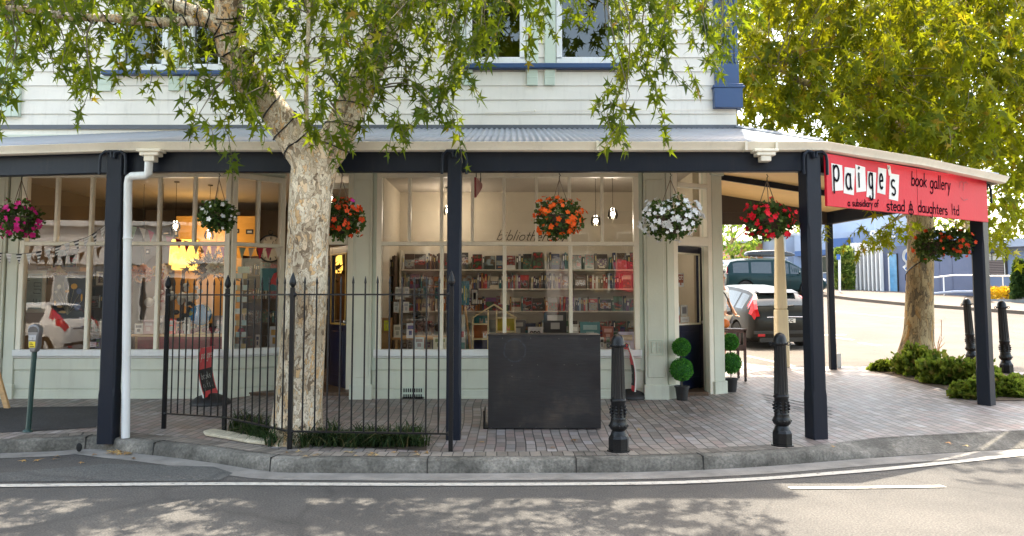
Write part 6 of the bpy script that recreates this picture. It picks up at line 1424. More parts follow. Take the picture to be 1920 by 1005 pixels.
# card spinner
cx0 = at(437, 500, 12.1).x; cx1 = at(465, 500, 12.1).x; sp_ = thing('card_spinner', ((cx0+cx1)/2, 12.2, IFZ), 'tall revolving stand of pale teal greeting cards behind the railings', 'card stand')
mb = MB(); mb.tube([((cx0+cx1)/2, 12.2, IFZ), ((cx0+cx1)/2, 12.2, at(450, 502, 12.1).z)], .02, 8); mb.lathe([(.2, 0), (.2, .03), (.03, .05)], ((cx0+cx1)/2, 12.2, IFZ), 20); mb.build('stand', M['galv'], sp_)
for j, y in enumerate((516, 538, 560, 582, 604, 626, 648)):
    for i in range(3):
        mb = MB(); z = at(450, y, 12.1).z; x = cx0+(cx1-cx0)*i/3; mb.box(x, x+(cx1-cx0)/3-.008, 12.08+.02*abs(i-1), 12.086+.02*abs(i-1), z-.05, z+.03); mb.build('card', cmat([(.35, .52, .52), (.50, .60, .58), (.45, .36, .15)][(i+j) % 3]), sp_)
    mb = MB(); mb.box(cx0-.01, cx1+.01, 12.07, 12.3, z-.06, z-.052); mb.build('rack', cmat((.30, .22, .12)), sp_)
mb = MB(); a = at(446, 512, 12.1); b = at(468, 500, 12.1); mb.box(a.x, b.x, 12.09, 12.1, a.z, b.z); mb.build('header_card', cmat((.45, .60, .52)), sp_)
# teal and red picture beside it
a = at(487, 545, 13.6); b = at(530, 503, 13.6); t = thing('picture', (a.x, 13.6, a.z), 'teal picture with a red bird shape behind the angled window', 'picture'); mb = MB(); mb.box(a.x, b.x, 13.6, 13.62, a.z, b.z); mb.build('canvas', cmat((.02, .16, .20)), t)
mb = MB(); mb.add([(a.x+(b.x-a.x)*u, 13.597, a.z+(b.z-a.z)*v) for u, v in [(.4, .2), (.55, .3), (.95, .15), (.9, .7), (.97, .92), (.8, .85), (.6, .75), (.5, .5)]], [tuple(range(8))]); mb.build('bird_shape', cmat((.5, .02, .03)), t)
# small framed cards on the ochre wall
k = 0
for px0, px1, py0, py1, lb in [(303, 319, 434, 441, 'wide black framed label on the ochre wall'), (326, 334, 431, 444, 'small black framed card under the left bulb'), (273, 280, 467, 477, 'small black frame low on the dark wall left of the lamp glow'), (440, 448, 429, 437, 'tiny framed card right of the white basket'), (461, 475, 430, 439, 'framed card hanging left of the clock'), (432, 438, 438, 443, 'tiniest dark frame between basket and clock')]:
    Y = 14.8; a = at(px0, py1, Y); b = at(px1, py0, Y); t = MB(); t.cur = 0; t.box(a.x, b.x, Y, Y+.02, a.z, b.z); t.cur = 1; w_ = b.x-a.x; h = b.z-a.z; t.box(a.x+w_*.2, b.x-w_*.2, Y-.002, Y, a.z+h*.3, b.z-h*.3)
    o = t.build('framed_card', [M['black'], M['paper']]); setp(o, lb, 'frame')
# yellow drum lamp (lit)
def lamp_light(loc, e, col=(1, .72, .38), r=.05):
    l = bpy.data.lights.new('bulb_light', 'POINT'); l.energy = e*.10; l.color = col; l.shadow_soft_size = r; o = bpy.data.objects.new('bulb_light', l); COL.objects.link(o); o.location = loc; return o
lp = at(345, 478, 14.3); lt = thing('table_lamp', (lp.x, 14.3, IFZ+.9), 'lit yellow drum shade lamp glowing against the ochre wall', 'lamp')
mb = MB(); mb.lathe([(.26, -.28), (.24, .28)], tuple(lp), 28); mb.build('lamp_shade', emat('lit_shade', (1, .55, .09), .34), lt, smooth=60); mb = MB(); mb.tube([(lp.x, 14.3, IFZ+.9), (lp.x, 14.3, lp.z-.28)], .03, 10); mb.build('lamp_base', M['darkwood'], lt)
l = lamp_light((lp.x, 14.9, lp.z+.4), 45, (1, .62, .22)); l.parent = lt; l.location = Vector((lp.x, 14.9, lp.z+.4))-W[lt.name]
cab = thing('cabinet', (lp.x, 14.3, IFZ), 'dark wooden cabinet under the yellow lamp', 'cabinet'); mb = MB(); mb.box(lp.x-.6, lp.x+.6, 14.05, 14.55, IFZ, IFZ+.9); mb.build('carcass', M['darkwood'], cab)
for i in range(2): mb = MB(); mb.box(lp.x-.57+i*.59, lp.x-.02+i*.59, 14.03, 14.05, IFZ+.05, IFZ+.86); mb.build('door', M['darkwood'], cab, bevel=.004)
def pendant(px, py, Y, label, e=22, r=.035, ptop=345):
    c = at(px, py, Y); t = thing('pendant_lamp', (c.x, Y, ICZ), label, 'pendant lamp'); mb = MB(); mb.tube([(c.x, Y, ICZ), (c.x, Y, c.z+.09)], .004, 5); mb.lathe([(.045, 0), (.045, -.02), (.01, -.025)], (c.x, Y, ICZ), 14); mb.build('flex', M['black'], t)
    mb = MB(); mb.lathe([(.02, .03), (.022, .1), (.01, .11)], tuple(c), 10); mb.build('lamp_holder', M['black'], t); mb = MB(); mb.ball(tuple(c), r, 14, 10, 1, 1, 1.2); mb.build('bulb', emat('lit_bulb', (1, .86, .62), 5), t, smooth=60)
    mb = MB(); mb.lathe([(.03, .1), (.07, .05), (.085, -.02), (.07, -.075)], tuple(c), 18, ); o = mb.build('glass_shade', M['glass'], t, smooth=60)
    bm = bmesh.new(); bm.from_mesh(o.data); bmesh.ops.delete(bm, geom=[f for f in bm.faces if len(f.verts) > 4], context='FACES'); bm.to_mesh(o.data); bm.free()
    l = lamp_light((0, 0, 0), e, (1, .86, .68), .04); l.parent = t; l.location = Vector((c.x, Y-.0, c.z-.1))-W[t.name]
pendant(1117, 414, 12.6, 'lit clear glass pendant bulb, the lower of the pair in the right window'); pendant(1149, 401, 12.3, 'lit clear glass pendant bulb, the higher of the pair in the right window')
pendant(329, 424, 13.2, 'lit pendant bulb before the ochre wall in the left window', 14); pendant(392, 440, 13.6, 'lit pendant bulb half hidden by the small white flower basket', 12, .025)
for px, py, Y, lb, e in [(840, 395, 13.9, 'pendant bulb hidden behind the second verandah post', 30), (620, 372, 13.0, 'bare bulb inside the doorway beside the tree trunk', 10)]: pendant(px, py, Y, lb, e)
# ---- toy house shelf with gables
Yh = 11.75; a = at(886, 655, Yh); b = at(966, 655, Yh); x0, x1 = a.x, b.x; zb = at(900, 661, Yh).z; ze_ = at(900, 596, Yh).z; zr = at(925, 571, Yh).z; xm0 = at(915, 600, Yh).x; xm1 = at(931, 600, Yh).x
hs_ = thing('toy_house', (x0, Yh, zb), 'pale pine toy house shelf with pitched roof in the right window', 'shelf'); dw = .22; pine = pm('pale_pine', (.66, .55, .30), .5, .12, 6)
def slab(p, q, th=.02): v = Vector((q[0]-p[0], q[1]-p[1])).normalized(); n_ = Vector((-v.y, v.x))*th/2; return [(p[0]-n_.x, p[1]-n_.y), (q[0]-n_.x, q[1]-n_.y), (q[0]+n_.x, q[1]+n_.y), (p[0]+n_.x, p[1]+n_.y)]
xr = (x0+x1)/2
for nm, p, q in [('side', (x0, zb), (x0, ze_)), ('side', (x1, zb), (x1, ze_)), ('roof', (x0-.02, ze_-.01), (xr, zr)), ('roof', (x1+.02, ze_-.01), (xr, zr)), ('divider', (xm0, zb), (xm0, ze_+.12)), ('divider', (xm1, zb), (xm1, ze_+.12)), ('shelf', (x0, zb+.01), (x1, zb+.01)), ('shelf', (x0, at(900, 636, Yh).z), (xm0, at(900, 636, Yh).z)), ('shelf', (x0, at(900, 608, Yh).z), (xm0, at(900, 608, Yh).z)), ('shelf', (xm1, at(900, 622, Yh).z), (x1, at(900, 622, Yh).z)), ('shelf', (xm1, at(900, 596, Yh).z), (x1, at(900, 596, Yh).z))]:
    mb = MB(); mb.prism(slab(p, q), 'y', Yh, Yh+dw); mb.build(nm, pine, hs_)
for c, u0, u1, y0, y1 in [((.42, .13, .02), x0+.01, xm0-.01, 636, 609), ((.03, .22, .25), x0+.01, xm0-.01, 607, 592), ((.03, .03, .10), x0+.01, xm0-.01, 659, 638), ((.6, .52, .05), xm1+.01, x1-.01, 621, 598), ((.25, .3, .3), xm0+.01, xm1-.01, 655, 600)]:
    mb = MB(); mb.box(u0, u1, Yh+dw-.02, Yh+dw-.01, at(900, y0, Yh).z, at(900, y1, Yh).z); mb.build('backing', cmat(c), hs_)
for u, c, py, l in [(.25, (.7, .7, .68), 635, 'tiny white toy chair in the toy house'), (.16, (.3, .25, .2), 607, 'small brown trinket in the toy house'), (.3, (.6, .62, .6), 607, 'small pale trinket in the toy house'), (.8, (.7, .3, .2), 621, 'coral trinket in the right half of the toy house')]:
    x = x0+(x1-x0)*u; z = at(900, py, Yh).z+.012; mb = MB(); mb.box(x, x+.05, Yh+.05, Yh+.09, z, z+.03); mb.box(x, x+.012, Yh+.05, Yh+.09, z+.03, z+.07); mb.box(x+.038, x+.05, Yh+.05, Yh+.09, z+.03, z+.06); o = mb.build('trinket', cmat(c)); setp(o, l, 'trinket')
# wooden easel with figures, teal poster behind the second post
def flat(name, px0, px1, py0, py1, Y, c, label, cat, extra=None):
    a = at(px0, py1, Y); b = at(px1, py0, Y); t = thing(name, (a.x, Y, a.z), label, cat); mb = MB(); mb.box(a.x, b.x, Y, Y+.012, a.z, b.z); mb.build('sheet', cmat(c), t)
    if extra:
        for c2, u0, u1, v0, v1 in extra: mb = MB(); mb.box(a.x+(b.x-a.x)*u0, a.x+(b.x-a.x)*u1, Y-.002, Y, a.z+(b.z-a.z)*v0, a.z+(b.z-a.z)*v1); mb.build('print', cmat(c2), t)
    return t
flat('poster', 860, 880, 527, 572, 12.1, (.02, .15, .22), 'teal poster just right of the second verandah post', 'poster', [((.6, .62, .6), .1, .4, .5, .7), ((.5, .5, .1), .5, .6, .2, .8), ((.5, .5, .1), .7, .75, .1, .7), ((.45, .4, .1), .85, .9, .3, .65)])
flat('framed_print', 883, 897, 541, 572, 12.3, (.05, .05, .055), 'black framed print with grey mount behind the toy house', 'picture', [((.55, .53, .5), .12, .88, .08, .92), ((.25, .2, .25), .3, .7, .35, .75)])
flat('poster', 938, 955, 548, 570, 13.0, (.45, .4, .3), 'brown print leaning on the back shelves', 'poster')
mb = MB(); a = at(872, 575, 12.0); b = at(882, 656, 12.0); mb.tube([tuple(a), tuple(b)], .018, 6); a = at(865, 575, 12.0); b = at(866, 656, 12.2); mb.tube([tuple(a), tuple(b)], .018, 6); o = mb.build('easel', M['wood']); setp(o, 'small pine easel beside the second verandah post', 'easel')
flat('art_print', 862, 872, 590, 655, 11.9, (.55, .58, .6), 'tall art print with a red spot on the small easel', 'poster', [((.4, .02, .04), .1, .8, .35, .52), ((.65, .63, .55), 0, 1, .65, .95), ((.1, .3, .3), 0, 1, 0, .2)])
# mannequin-like dark plants and stacked goods behind the left table
dpc = at(400, 500, 14.0); v_ = rng.normal(size=(160, 3))
o = leaves_mesh('dried_foliage', np.array(dpc)[None]+v_*np.array([[.16, .08, .10]]), v_+np.array([[0, 0, .8]]), rng.normal(size=(160, 3)), rng.uniform(.08, .2, 160), leafmat('dry_dark', [(0, (.02, .015, .01)), (1, (.10, .06, .03))], (.1, .08, .03), .2), None); setp(o, 'dark dried foliage behind the white silk flowers', 'plant')
lumps('dark_goods', 788, 610, 12.8, .28, .35, 10, .09, pm('dark_goods', (.012, .012, .014), .6, .3), 'black backpack standing behind the cream and blue books', 'bag')
# ---- bunting
def bunting(name, pts, n, cols, label, h=.16, w_=.10, striped=False, out=False):
    P = catm(pts, 8); t = thing(name, tuple(P[0]), label, 'bunting'); mb = MB(); mb.tube(P, .004, 4, False); mb.build('cord', M['black'] if striped else cmat((.2, .03, .05)), t)
    L = [0]
    for a, b in zip(P[:-1], P[1:]): L.append(L[-1]+(Vector(b)-Vector(a)).length)
    def atl(s):
        s = min(max(s, 0), L[-1]-1e-4); k = max(i for i in range(len(L)-1) if L[i] <= s); f = (s-L[k])/(L[k+1]-L[k]); return Vector(P[k]).lerp(Vector(P[k+1]), f)
    for i in range(n):
        s = L[-1]*(i+.5)/n; a = atl(s-w_/2); b = atl(s+w_/2); c = (a+b)/2+Vector((random.uniform(-.02, .02), random.uniform(-.02, .03), -h*random.uniform(.9, 1.1))); mb = MB(); K = 7 if striped else 1; mats = [cols[0], cols[1]] if striped and i % 2 == 0 else ([cols[1], cols[2]] if striped else [cols[i % len(cols)]])
        for k in range(K):
            f0, f1 = k/K, (k+1)/K; mb.cur = k % 2 if striped else 0
            sl = .12 if striped else 0
            q = [a.lerp(c, f0), b.lerp(c, f0), b.lerp(c, f1), a.lerp(c, f1)]; mb.add([v+Vector((0, -.002+.012*math.sin(v.z*30+i), 0)) for v in q], [(0, 1, 2, 3)])
        o = mb.build('pennant', mats, t); o.modifiers.new('t', 'SOLIDIFY').thickness = .002
CR, PK, GN, CRM = cmat((.50, .02, .06)), cmat((.60, .12, .20)), cmat((.30, .45, .33)), cmat((.58, .54, .46))
bunting('red_bunting', [tuple(at(x, y, 11.3)) for x, y in [(243, 423), (275, 430), (293, 438)]]+[tuple(at(x, y, 11.35)) for x, y in [(330, 447), (370, 457), (410, 462)]]+[tuple(at(x, y, 11.5)) for x, y in [(450, 464), (490, 465), (530, 463)]], 17, [GN, CRM, CR, CRM, PK, CR, CR, CRM, CR, PK, PK, CR, GN, CRM, CR, PK, CRM], 'crimson, pink and cream pennant bunting inside the left window', .17, .1)
SB, SW, SG = cmat((.02, .02, .025)), cmat((.68, .68, .68)), cmat((.45, .45, .46))
bunting('striped_bunting', [tuple(at(x, y, 10.6)) for x, y in [(-260, 430), (-120, 462), (0, 474), (40, 476), (80, 470), (120, 458), (160, 446), (178, 436), (200, 420)]], 26, [SB, SW, SG], 'black and white striped pennant bunting strung before the far left window', .16, .085, True)
# shop name scripted on the right window glass
stroke_text(F2, 'bibliotherapy', 931, 450, 1060, 452, 10, .012, .0, 'window_script', pm('script_paint', (.05, .04, .03), .6, .1), BLD, .25)
# posters behind the corner door glass
fd = FL3
def door_card(px0, px1, py0, py1, c, label, extra=()):
    u0, z1 = fd.hit(px0, py0, .035); u1, z0 = fd.hit(px1, py1, .035); t = thing('door_poster', tuple(fd.P(u0, z0, .03)), label, 'poster'); mb = MB(); fd.box(mb, u0, u1, z0, z1, .028, .031); mb.build('sheet', cmat(c), t)
    for c2, a, b, c_, d in extra: mb = MB(); fd.box(mb, u0+(u1-u0)*a, u0+(u1-u0)*b, z0+(z1-z0)*c_, z0+(z1-z0)*d, .031, .033); mb.build('print', cmat(c2), t)
    return t, u0, u1, z0, z1
t, u0, u1, z0, z1 = door_card(1266, 1283, 512, 538, (.5, .52, .52), 'poster with a brown speech bubble in the corner door', [((.22, .05, .02), .08, .92, .3, .92), ((.22, .05, .02), .55, .7, .12, .3)])
stroke_text(fd, 'n', 1268, 524, 1273, 524, 6, .012, .034, 'lettering', M['paper'], t); stroke_text(fd, 'o', 1273, 524, 1278, 524, 6, .012, .034, 'lettering', M['paper'], t); stroke_text(fd, 't', 1277, 524, 1281, 524, 5, .012, .034, 'lettering', M['paper'], t)
door_card(1277, 1290, 572, 592, (.45, .45, .42), 'grey portrait print low in the corner door', [((.15, .15, .16), .2, .8, .2, .8)]); door_card(1277, 1293, 594, 604, (.55, .55, .52), 'pale leaflet under the grey portrait print', [((.3, .3, .3), .2, .8, .4, .5)]); door_card(1266, 1275, 575, 590, (.30, .4, .5), 'small blue card low in the corner door', [((.6, .6, .6), .2, .8, .2, .5)]); door_card(1266, 1275, 592, 604, (.4, .1, .12), 'small red card at the bottom of the corner door glass', [((.6, .6, .6), .2, .8, .4, .8)])
# goods seen through the recessed doorway
bookcase(on(596, 14), on(625, 14), 14.0, [at(600, y, 14).z for y in (513, 560, 607)], at(600, 478, 14).z, 'brown bookcase seen through the open doorway', M['darkwood'])
for k, y in enumerate((513, 560, 607)): fill(on(597, 14), on(624, 14), 14.02, at(600, y, 14).z, 'doorway bookcase'+[', top row', ', middle row', ', lowest row'][k], .2, .3)
# ================================================================== CARS
M['tyre'] = pm('tyre', (.02, .02, .02), .85, .2, 20); M['carglass'] = pm('car_glass', (.03, .04, .045), .06, .1, spec=.8); M['plastic'] = pm('trim_plastic', (.03, .03, .03), .6, .2)
M['redlens'] = pm('red_lens', (.50, .01, .02), .12, .15, coat=.6); M['clear'] = pm('clear_lens', (.6, .62, .64), .1, .1, coat=.6); M['rim'] = pm('alloy', (.45, .45, .46), .3, .1, metal=.8)
HATCH = dict(L=2.15, st=[(-2.15, .36, .60, .62, .72, .6), (-2.12, .28, .78, .84, .80, .66), (-2.04, .22, .90, 1.02, .86, .64), (-1.86, .20, .95, 1.22, .885, .62), (-1.62, .19, .97, 1.385, .895, .59), (-1.3, .18, .96, 1.45, .90, .58), (-.7, .18, .95, 1.485, .90, .585), (0, .18, .94, 1.49, .90, .585), (.45, .18, .93, 1.45, .90, .57), (.8, .18, .93, 1.30, .90, .58), (1.15, .19, .93, 1.06, .895, .62), (1.4, .19, .90, .95, .89, .68), (1.8, .20, .80, .84, .86, .68), (2.05, .26, .66, .70, .78, .6), (2.15, .34, .52, .54, .66, .5)],
            wheels=(-1.32, 1.30), r=.32, rear=(-1.97, -1.58), wind=(.62, 1.3), sides=[(-1.55, -1.12), (-1.02, -.22), (-.12, .82)])
MPV = dict(L=2.35, st=[(-2.35, .40, .7, .74, .76, .62), (-2.32, .30, .95, 1.05, .86, .68), (-2.26, .24, 1.02, 1.38, .90, .66), (-2.12, .22, 1.03, 1.62, .91, .66), (-1.8, .20, 1.03, 1.70, .92, .67), (-.8, .20, 1.02, 1.74, .92, .68), (.2, .2, 1.0, 1.73, .92, .67), (.65, .2, 1.0, 1.62, .92, .64), (1.05, .2, 1.0, 1.38, .92, .64), (1.45, .2, .98, 1.10, .91, .68), (1.7, .2, .93, .98, .9, .7), (2.1, .24, .80, .84, .85, .66), (2.28, .32, .62, .66, .74, .55), (2.35, .4, .52, .54, .66, .5)],
           wheels=(-1.45, 1.42), r=.35, rear=(-2.3, -2.1), wind=(.5, 1.55), sides=[(-2.02, -1.3), (-1.18, -.25), (-.13, .55), (.62, 1.1)])
def car(name, label, spec, paint, loc, rz, group=None, plate=None, detail=True, box=False):
    t = thing(name, (0, 0, 0), label, 'car', group); st = spec['st']; xs = [s[0] for s in st]
    def S(x):
        x = min(max(x, xs[0]), xs[-1]); i = max(k for k in range(len(xs)-1) if xs[k] <= x+1e-9); p1, p2 = st[i], st[i+1]; f = (x-p1[0])/(p2[0]-p1[0]); return [a+(b-a)*f for a, b in zip(p1, p2)]
    def ring(x):
        _, zl, zb, zt, hw, rw = S(x); k = min(1, max(0, (zt-zb)/.4)); g = rw*k+hw*.90*(1-k); h = zt-zb
        return [(0, zl), (hw*.86, zl), (hw*.985, zl+.09), (hw, zl+.30 if zl+.30 < zb-.1 else (zl+zb)/2), (hw*.985, zb-.07), (hw*.95, zb), (g+(hw*.95-g)*.14, zb+h*.80), (g, zb+h*.925), (g*.75, zt-.008), (0, zt)]
    X = []; 
    for a, b in zip(xs[:-1], xs[1:]): n = max(2, int((b-a)/.09)); X += [a+(b-a)*i/n for i in range(n)]
    X.append(xs[-1]); rings = []
    for x in X: r = ring(x); rings.append([(x, y, z) for y, z in r]+[(x, -y, z) for y, z in r[-2:0:-1]])
    n = len(rings[0]); mb = MB(); mb.add([v for r in rings for v in r], [(i*n+j, i*n+(j+1) % n, (i+1)*n+(j+1) % n, (i+1)*n+j) for i in range(len(rings)-1) for j in range(n)]+[tuple(range(n))[::-1], tuple((len(rings)-1)*n+j for j in range(n))])
    body = mb.build('body', [paint, M['plastic']], t)
    cut = MB()
    for wx in spec['wheels']: cut.tube([(wx, -1.2, spec['r']), (wx, -.62, spec['r'])], spec['r']+.055, 28); cut.tube([(wx, .62, spec['r']), (wx, 1.2, spec['r'])], spec['r']+.055, 28)
    co_ = cut.build('cutter', M['plastic']); bo = body.modifiers.new('b', 'BOOLEAN'); bo.operation = 'DIFFERENCE'; bo.object = co_; bo.solver = 'EXACT'
    bpy.context.view_layer.update(); dg = bpy.context.evaluated_depsgraph_get(); me = bpy.data.meshes.new_from_object(body.evaluated_get(dg)); body.modifiers.clear(); body.data = me; bpy.data.objects.remove(co_)
    me.polygons.foreach_set('use_smooth', [True]*len(me.polygons)); me.set_sharp_from_angle(angle=R(32))
    def panel(x0, x1, sel, nm, mat, off=.006, rows=(0, 1), both=True):
        for sgn in ((1, -1) if both else (1,)):
            mb = MB(); K = 6; vs = []
            for i in range(K+1):
                x = x0+(x1-x0)*i/K; r = ring(x); a = Vector((0, *r[sel[0]])); b = Vector((0, *r[sel[1]])); 
                for f in rows: q = a.lerp(b, f); vs.append((x, sgn*(q.y+off), q.z))
            mb.add(vs, [(2*i, 2*i+1, 2*i+3, 2*i+2) for i in range(K)]); mb.build(nm, mat, t)
    for x0, x1 in spec['sides']: panel(x0, x1, (5, 6), 'side_window', M['carglass'], .005, (.06, .98))
    for (x0, x1), nm in ((spec['rear'], 'rear_window'), (spec['wind'], 'windscreen')):
        mb = MB(); K = 6; vs = []; 
        for i in range(K+1):
            x = x0+(x1-x0)*i/K; r = ring(x); a = r[7]; b = r[8]; c = r[9]; row = [(a[0]*.93, a[1]), b, c, (-b[0], b[1]), (-a[0]*.93, a[1])]
            vs += [(x+(-.006 if nm[0] == 'r' else .006), y, z+.006) for y, z in row]
        mb.add(vs, [(5*i+j, 5*i+j+1, 5*i+j+6, 5*i+j+5) for i in range(K) for j in range(4)]); mb.build(nm, M['carglass'], t, smooth=60)
    for wx in spec['wheels']:
        for sg_ in (-1, 1):
            r = spec['r']; y0 = sg_*.70; y1 = sg_*.885; mb = MB(); prof = [(r*.66, 0), (r*.93, 0), (r, .03), (r, .15), (r*.93, .185), (r*.66, .185)]
            w_ = MB(); w_.lathe(prof, (0, 0, 0), 28); w_.v = [(wx+a, sg_*(.70+c), r+b) for a, b, c in w_.v]; wo = w_.build('wheel', M['tyre'], t, smooth=40)
            w_ = MB(); w_.lathe([(r*.67, .165), (r*.62, .15), (r*.60, .09), (.02, .09)], (0, 0, 0), 24)
            for k in range(7):
                a = k*2*math.pi/7; c_, s_ = math.cos(a), math.sin(a); q = [(.03, -.03), (.03, .03), (r*.64, .022), (r*.64, -.022)]
                w_.add([(u*c_-v*s_, u*s_+v*c_, z) for z in (.10, .172) for u, v in q], [(0, 1, 2, 3)[::-1], (4, 5, 6, 7), (0, 1, 5, 4), (1, 2, 6, 5), (2, 3, 7, 6), (3, 0, 4, 7)])
            w_.lathe([(.05, .10), (.05, .178), (.03, .182)], (0, 0, 0), 12)
            w_.v = [(wx+a, sg_*(.70+c), r+b) for a, b, c in w_.v]; w_.build('rim', M['rim'], wo, smooth=40)
    xr = xs[0]
    def rearbox(y0, y1, z0, z1, nm, mat, x=None, d=.03, f=False):
        x = x if x is not None else xr; mb = MB(); sgn = 1 if f else -1; mb.box(min(x, x+sgn*d), max(x, x+sgn*d), y0, y1, z0, z1); return mb.build(nm, mat, t, bevel=.008)
    if spec is HATCH:
        for sg_ in (-1, 1):      # tall tail lights beside the rear glass
            mb = MB(); vs = []
            for x, f0, f1 in [(-2.115, .78, .90), (-2.04, .80, .99), (-1.93, .82, 1.0), (-1.80, .86, 1.0), (-1.68, .90, 1.0)]:
                r = ring(x); b = r[5]; c = r[7]; e_ = r[8]
                vs += [(x-.012, sg_*(b[0]+.008), b[1]-.02), (x-.014, sg_*(c[0]+.012), c[1]), (x-.02, sg_*(c[0]*.90), c[1]+.008)]
            mb.add(vs, [(3*i+j, 3*i+j+1, 3*i+j+4, 3*i+j+3) for i in range(4) for j in range(2)]); mb.build('tail_light', M['redlens'], t)
            rearbox(sg_*.60-.09, sg_*.60+.09, .36, .43, 'fog_light', M['redlens'], -2.125, .035)
        rearbox(-.79, .79, .42, .50, 'bumper_strip', M['plastic'], -2.13, .03); rearbox(-.64, .64, .22, .33, 'lower_valance', M['plastic'], -2.10, .05)
        rearbox(-.27, .27, .66, .79, 'number_plate', M['white'], -2.12, .02)
        mb = MB(); mb.ball((-2.115, 0, .86), .05, 16, 8, .5, 1.6, .62); mb.build('badge', pm('badge_blue', (.03, .06, .2), .2, .1), t, smooth=60)
        mb = MB(); mb.tube([(-2.12, -.45, .825), (-2.13, 0, .835), (-2.12, .45, .825)], .012, 6); mb.build('trim_bar', M['chrome'], t)
        mb = MB(); mb.tube([(-2.06, -.5, .25), (-2.2, -.5, .25)], .03, 10); mb.build('exhaust', M['chrome'], t)
        mb = MB(); mb.tube([(-2.0, .05, 1.08), (-1.99, -.28, 1.10), (-1.98, -.3, 1.1)], .01, 5); mb.build('wiper', M['black'], t)
        mb = MB(); mb.prism([(-1.66, 1.40), (-1.80, 1.385), (-1.80, 1.40), (-1.45, 1.455)], 'y', -.5, .5); mb.build('spoiler', paint, t)
    else:
        for sg_ in (-1, 1): rearbox(sg_*.80-.08, sg_*.80+.08, 1.0, 1.35, 'tail_light', M['redlens'], -2.30, .03)
        rearbox(-.26, .26, .78, .9, 'number_plate', M['white'], -2.33, .02); rearbox(-.8, .8, .45, .55, 'bumper_strip', M['plastic'], -2.34, .02)
    xf = xs[-1]
    for sg_ in (-1, 1):
        mb = MB(); mb.ball((xf-.17, sg_*.62, .66 if spec is HATCH else .72), .13, 12, 8, 1.0, 1.2, .6); mb.build('headlight', M['clear'], t, smooth=60)
        mb = MB(); mb.ball((.78 if spec is HATCH else 1.0, sg_*.99, 1.0 if spec is HATCH else 1.08), .1, 12, 8, .55, 1, .7); mb.build('wing_mirror', paint, t, smooth=60)
    mb = MB()
    for x in ((-.17, .85, -1.07) if spec is HATCH else (-.19, .6, -1.24)):
        for sg_ in (-1, 1):
            r = ring(x); P_ = [(x, sg_*(r[k][0]+.003), r[k][1]) for k in (2, 3, 4, 5)]
            for a, b in zip(P_[:-1], P_[1:]): mb.add([(a[0]-.005, a[1], a[2]), (a[0]+.005, a[1], a[2]), (b[0]+.005, b[1], b[2]), (b[0]-.005, b[1], b[2])], [(0, 1, 2, 3)])
    mb.build('door_gaps', M['black'], t)
    for x in ((-.3, .7) if spec is not HATCH else (-.32, .0+.62)):
        for sg_ in (-1, 1): mb = MB(); r = ring(x); mb.box(x-.1, x+.08, sg_*(r[4][0]+.0)-.01, sg_*(r[4][0])+.025 if sg_ > 0 else -r[4][0]+.01, .82 if spec is HATCH else .90, .85 if spec is HATCH else .93); mb.build('door_handle', paint, t)
    if plate:
        f = Fr((-2.145, -.5), (-2.145, .5))
        f = Fr((-2.142, .5), (-2.142, -.5)); mb = MB(); SEG = {'C': 'adef', 'Y': 'fgbc_', '8': 'abcdefg', '6': 'acdefg', '5': 'acdfg'}
        segs = {'a': (0, 1, 1, 1), 'b': (1, .5, 1, 1), 'c': (1, 0, 1, .5), 'd': (0, 0, 1, 0), 'e': (0, 0, 0, .5), 'f': (0, .5, 0, 1), 'g': (0, .5, 1, .5)}
        u = .26
        for ch in plate:
            for sgm in SEG[ch]:
                if sgm == '_': continue
                a, b, c, d = segs[sgm]; w_, h = .055, .085; th = .007; x0_, x1_ = u+a*w_-th, u+c*w_+th; z0_, z1_ = .682+b*h-th, .682+d*h+th
                y0_, y1_ = .5-x0_, .5-x1_; mb.box(-2.1435, -2.141, min(y0_, y1_), max(y0_, y1_), z0_, z1_)
            u += .095
        mb.build('plate_lettering', M['black'], t)
    if box:
        for x in (-.9, .5): mb = MB(); mb.tube([(x, -.72, 1.73), (x, -.7, 1.80), (x, .7, 1.80), (x, .72, 1.73)], .018, 6); mb.build('roof_rack', M['galv'], t)
        mb = MB(); K = []
        for x, hw, z0, z1 in [(-1.35, .15, 1.90, 1.96), (-1.25, .33, 1.84, 2.04), (-.9, .4, 1.82, 2.11), (.2, .4, 1.82, 2.13), (.75, .36, 1.84, 2.04), (1.0, .2, 1.88, 1.94)]: K.append([(x, -hw, z0), (x, hw, z0), (x, hw, (z0+z1)/2), (x, hw*.8, z1), (x, -hw*.8, z1), (x, -hw, (z0+z1)/2)])
        mb.add([v for k in K for v in k], [(i*6+j, i*6+(j+1) % 6, (i+1)*6+(j+1) % 6, (i+1)*6+j) for i in range(5) for j in range(6)]+[(5, 4, 3, 2, 1, 0), (30, 31, 32, 33, 34, 35)]); mb.build('roof_box', pm('box_black', (.02, .02, .022), .25, .1), t, smooth=40, bevel=.02, seg=2)
    sl = (gz(loc[1]+.5)-gz(loc[1]-.5)); t.location = (loc[0], loc[1], gz(loc[1])+.004)
    d = Vector((math.cos(rz), math.sin(rz), sl*math.sin(rz))).normalized(); up0 = Vector((0, -sl, 1)).normalized(); sd_ = up0.cross(d).normalized(); up_ = d.cross(sd_)
    t.rotation_euler = Matrix((d, sd_, up_)).transposed().to_euler(); return t
P_ = lambda n, c, metal=.0: pm(n, c, .3, .06, 3, metal=metal, coat=.12, spec=.16)
fp_ = ground(1470, 650)
yaw = R(96)
cx_ = at(1481, 600, 18.7).x
car('dark_hatchback', 'dark grey hatchback parked tail on behind the bollards', HATCH, P_('dark_paint', (.018, .018, .017), 0), (cx_-.36, 18.7+2.12), yaw, 'parked cars', plate='CY865')
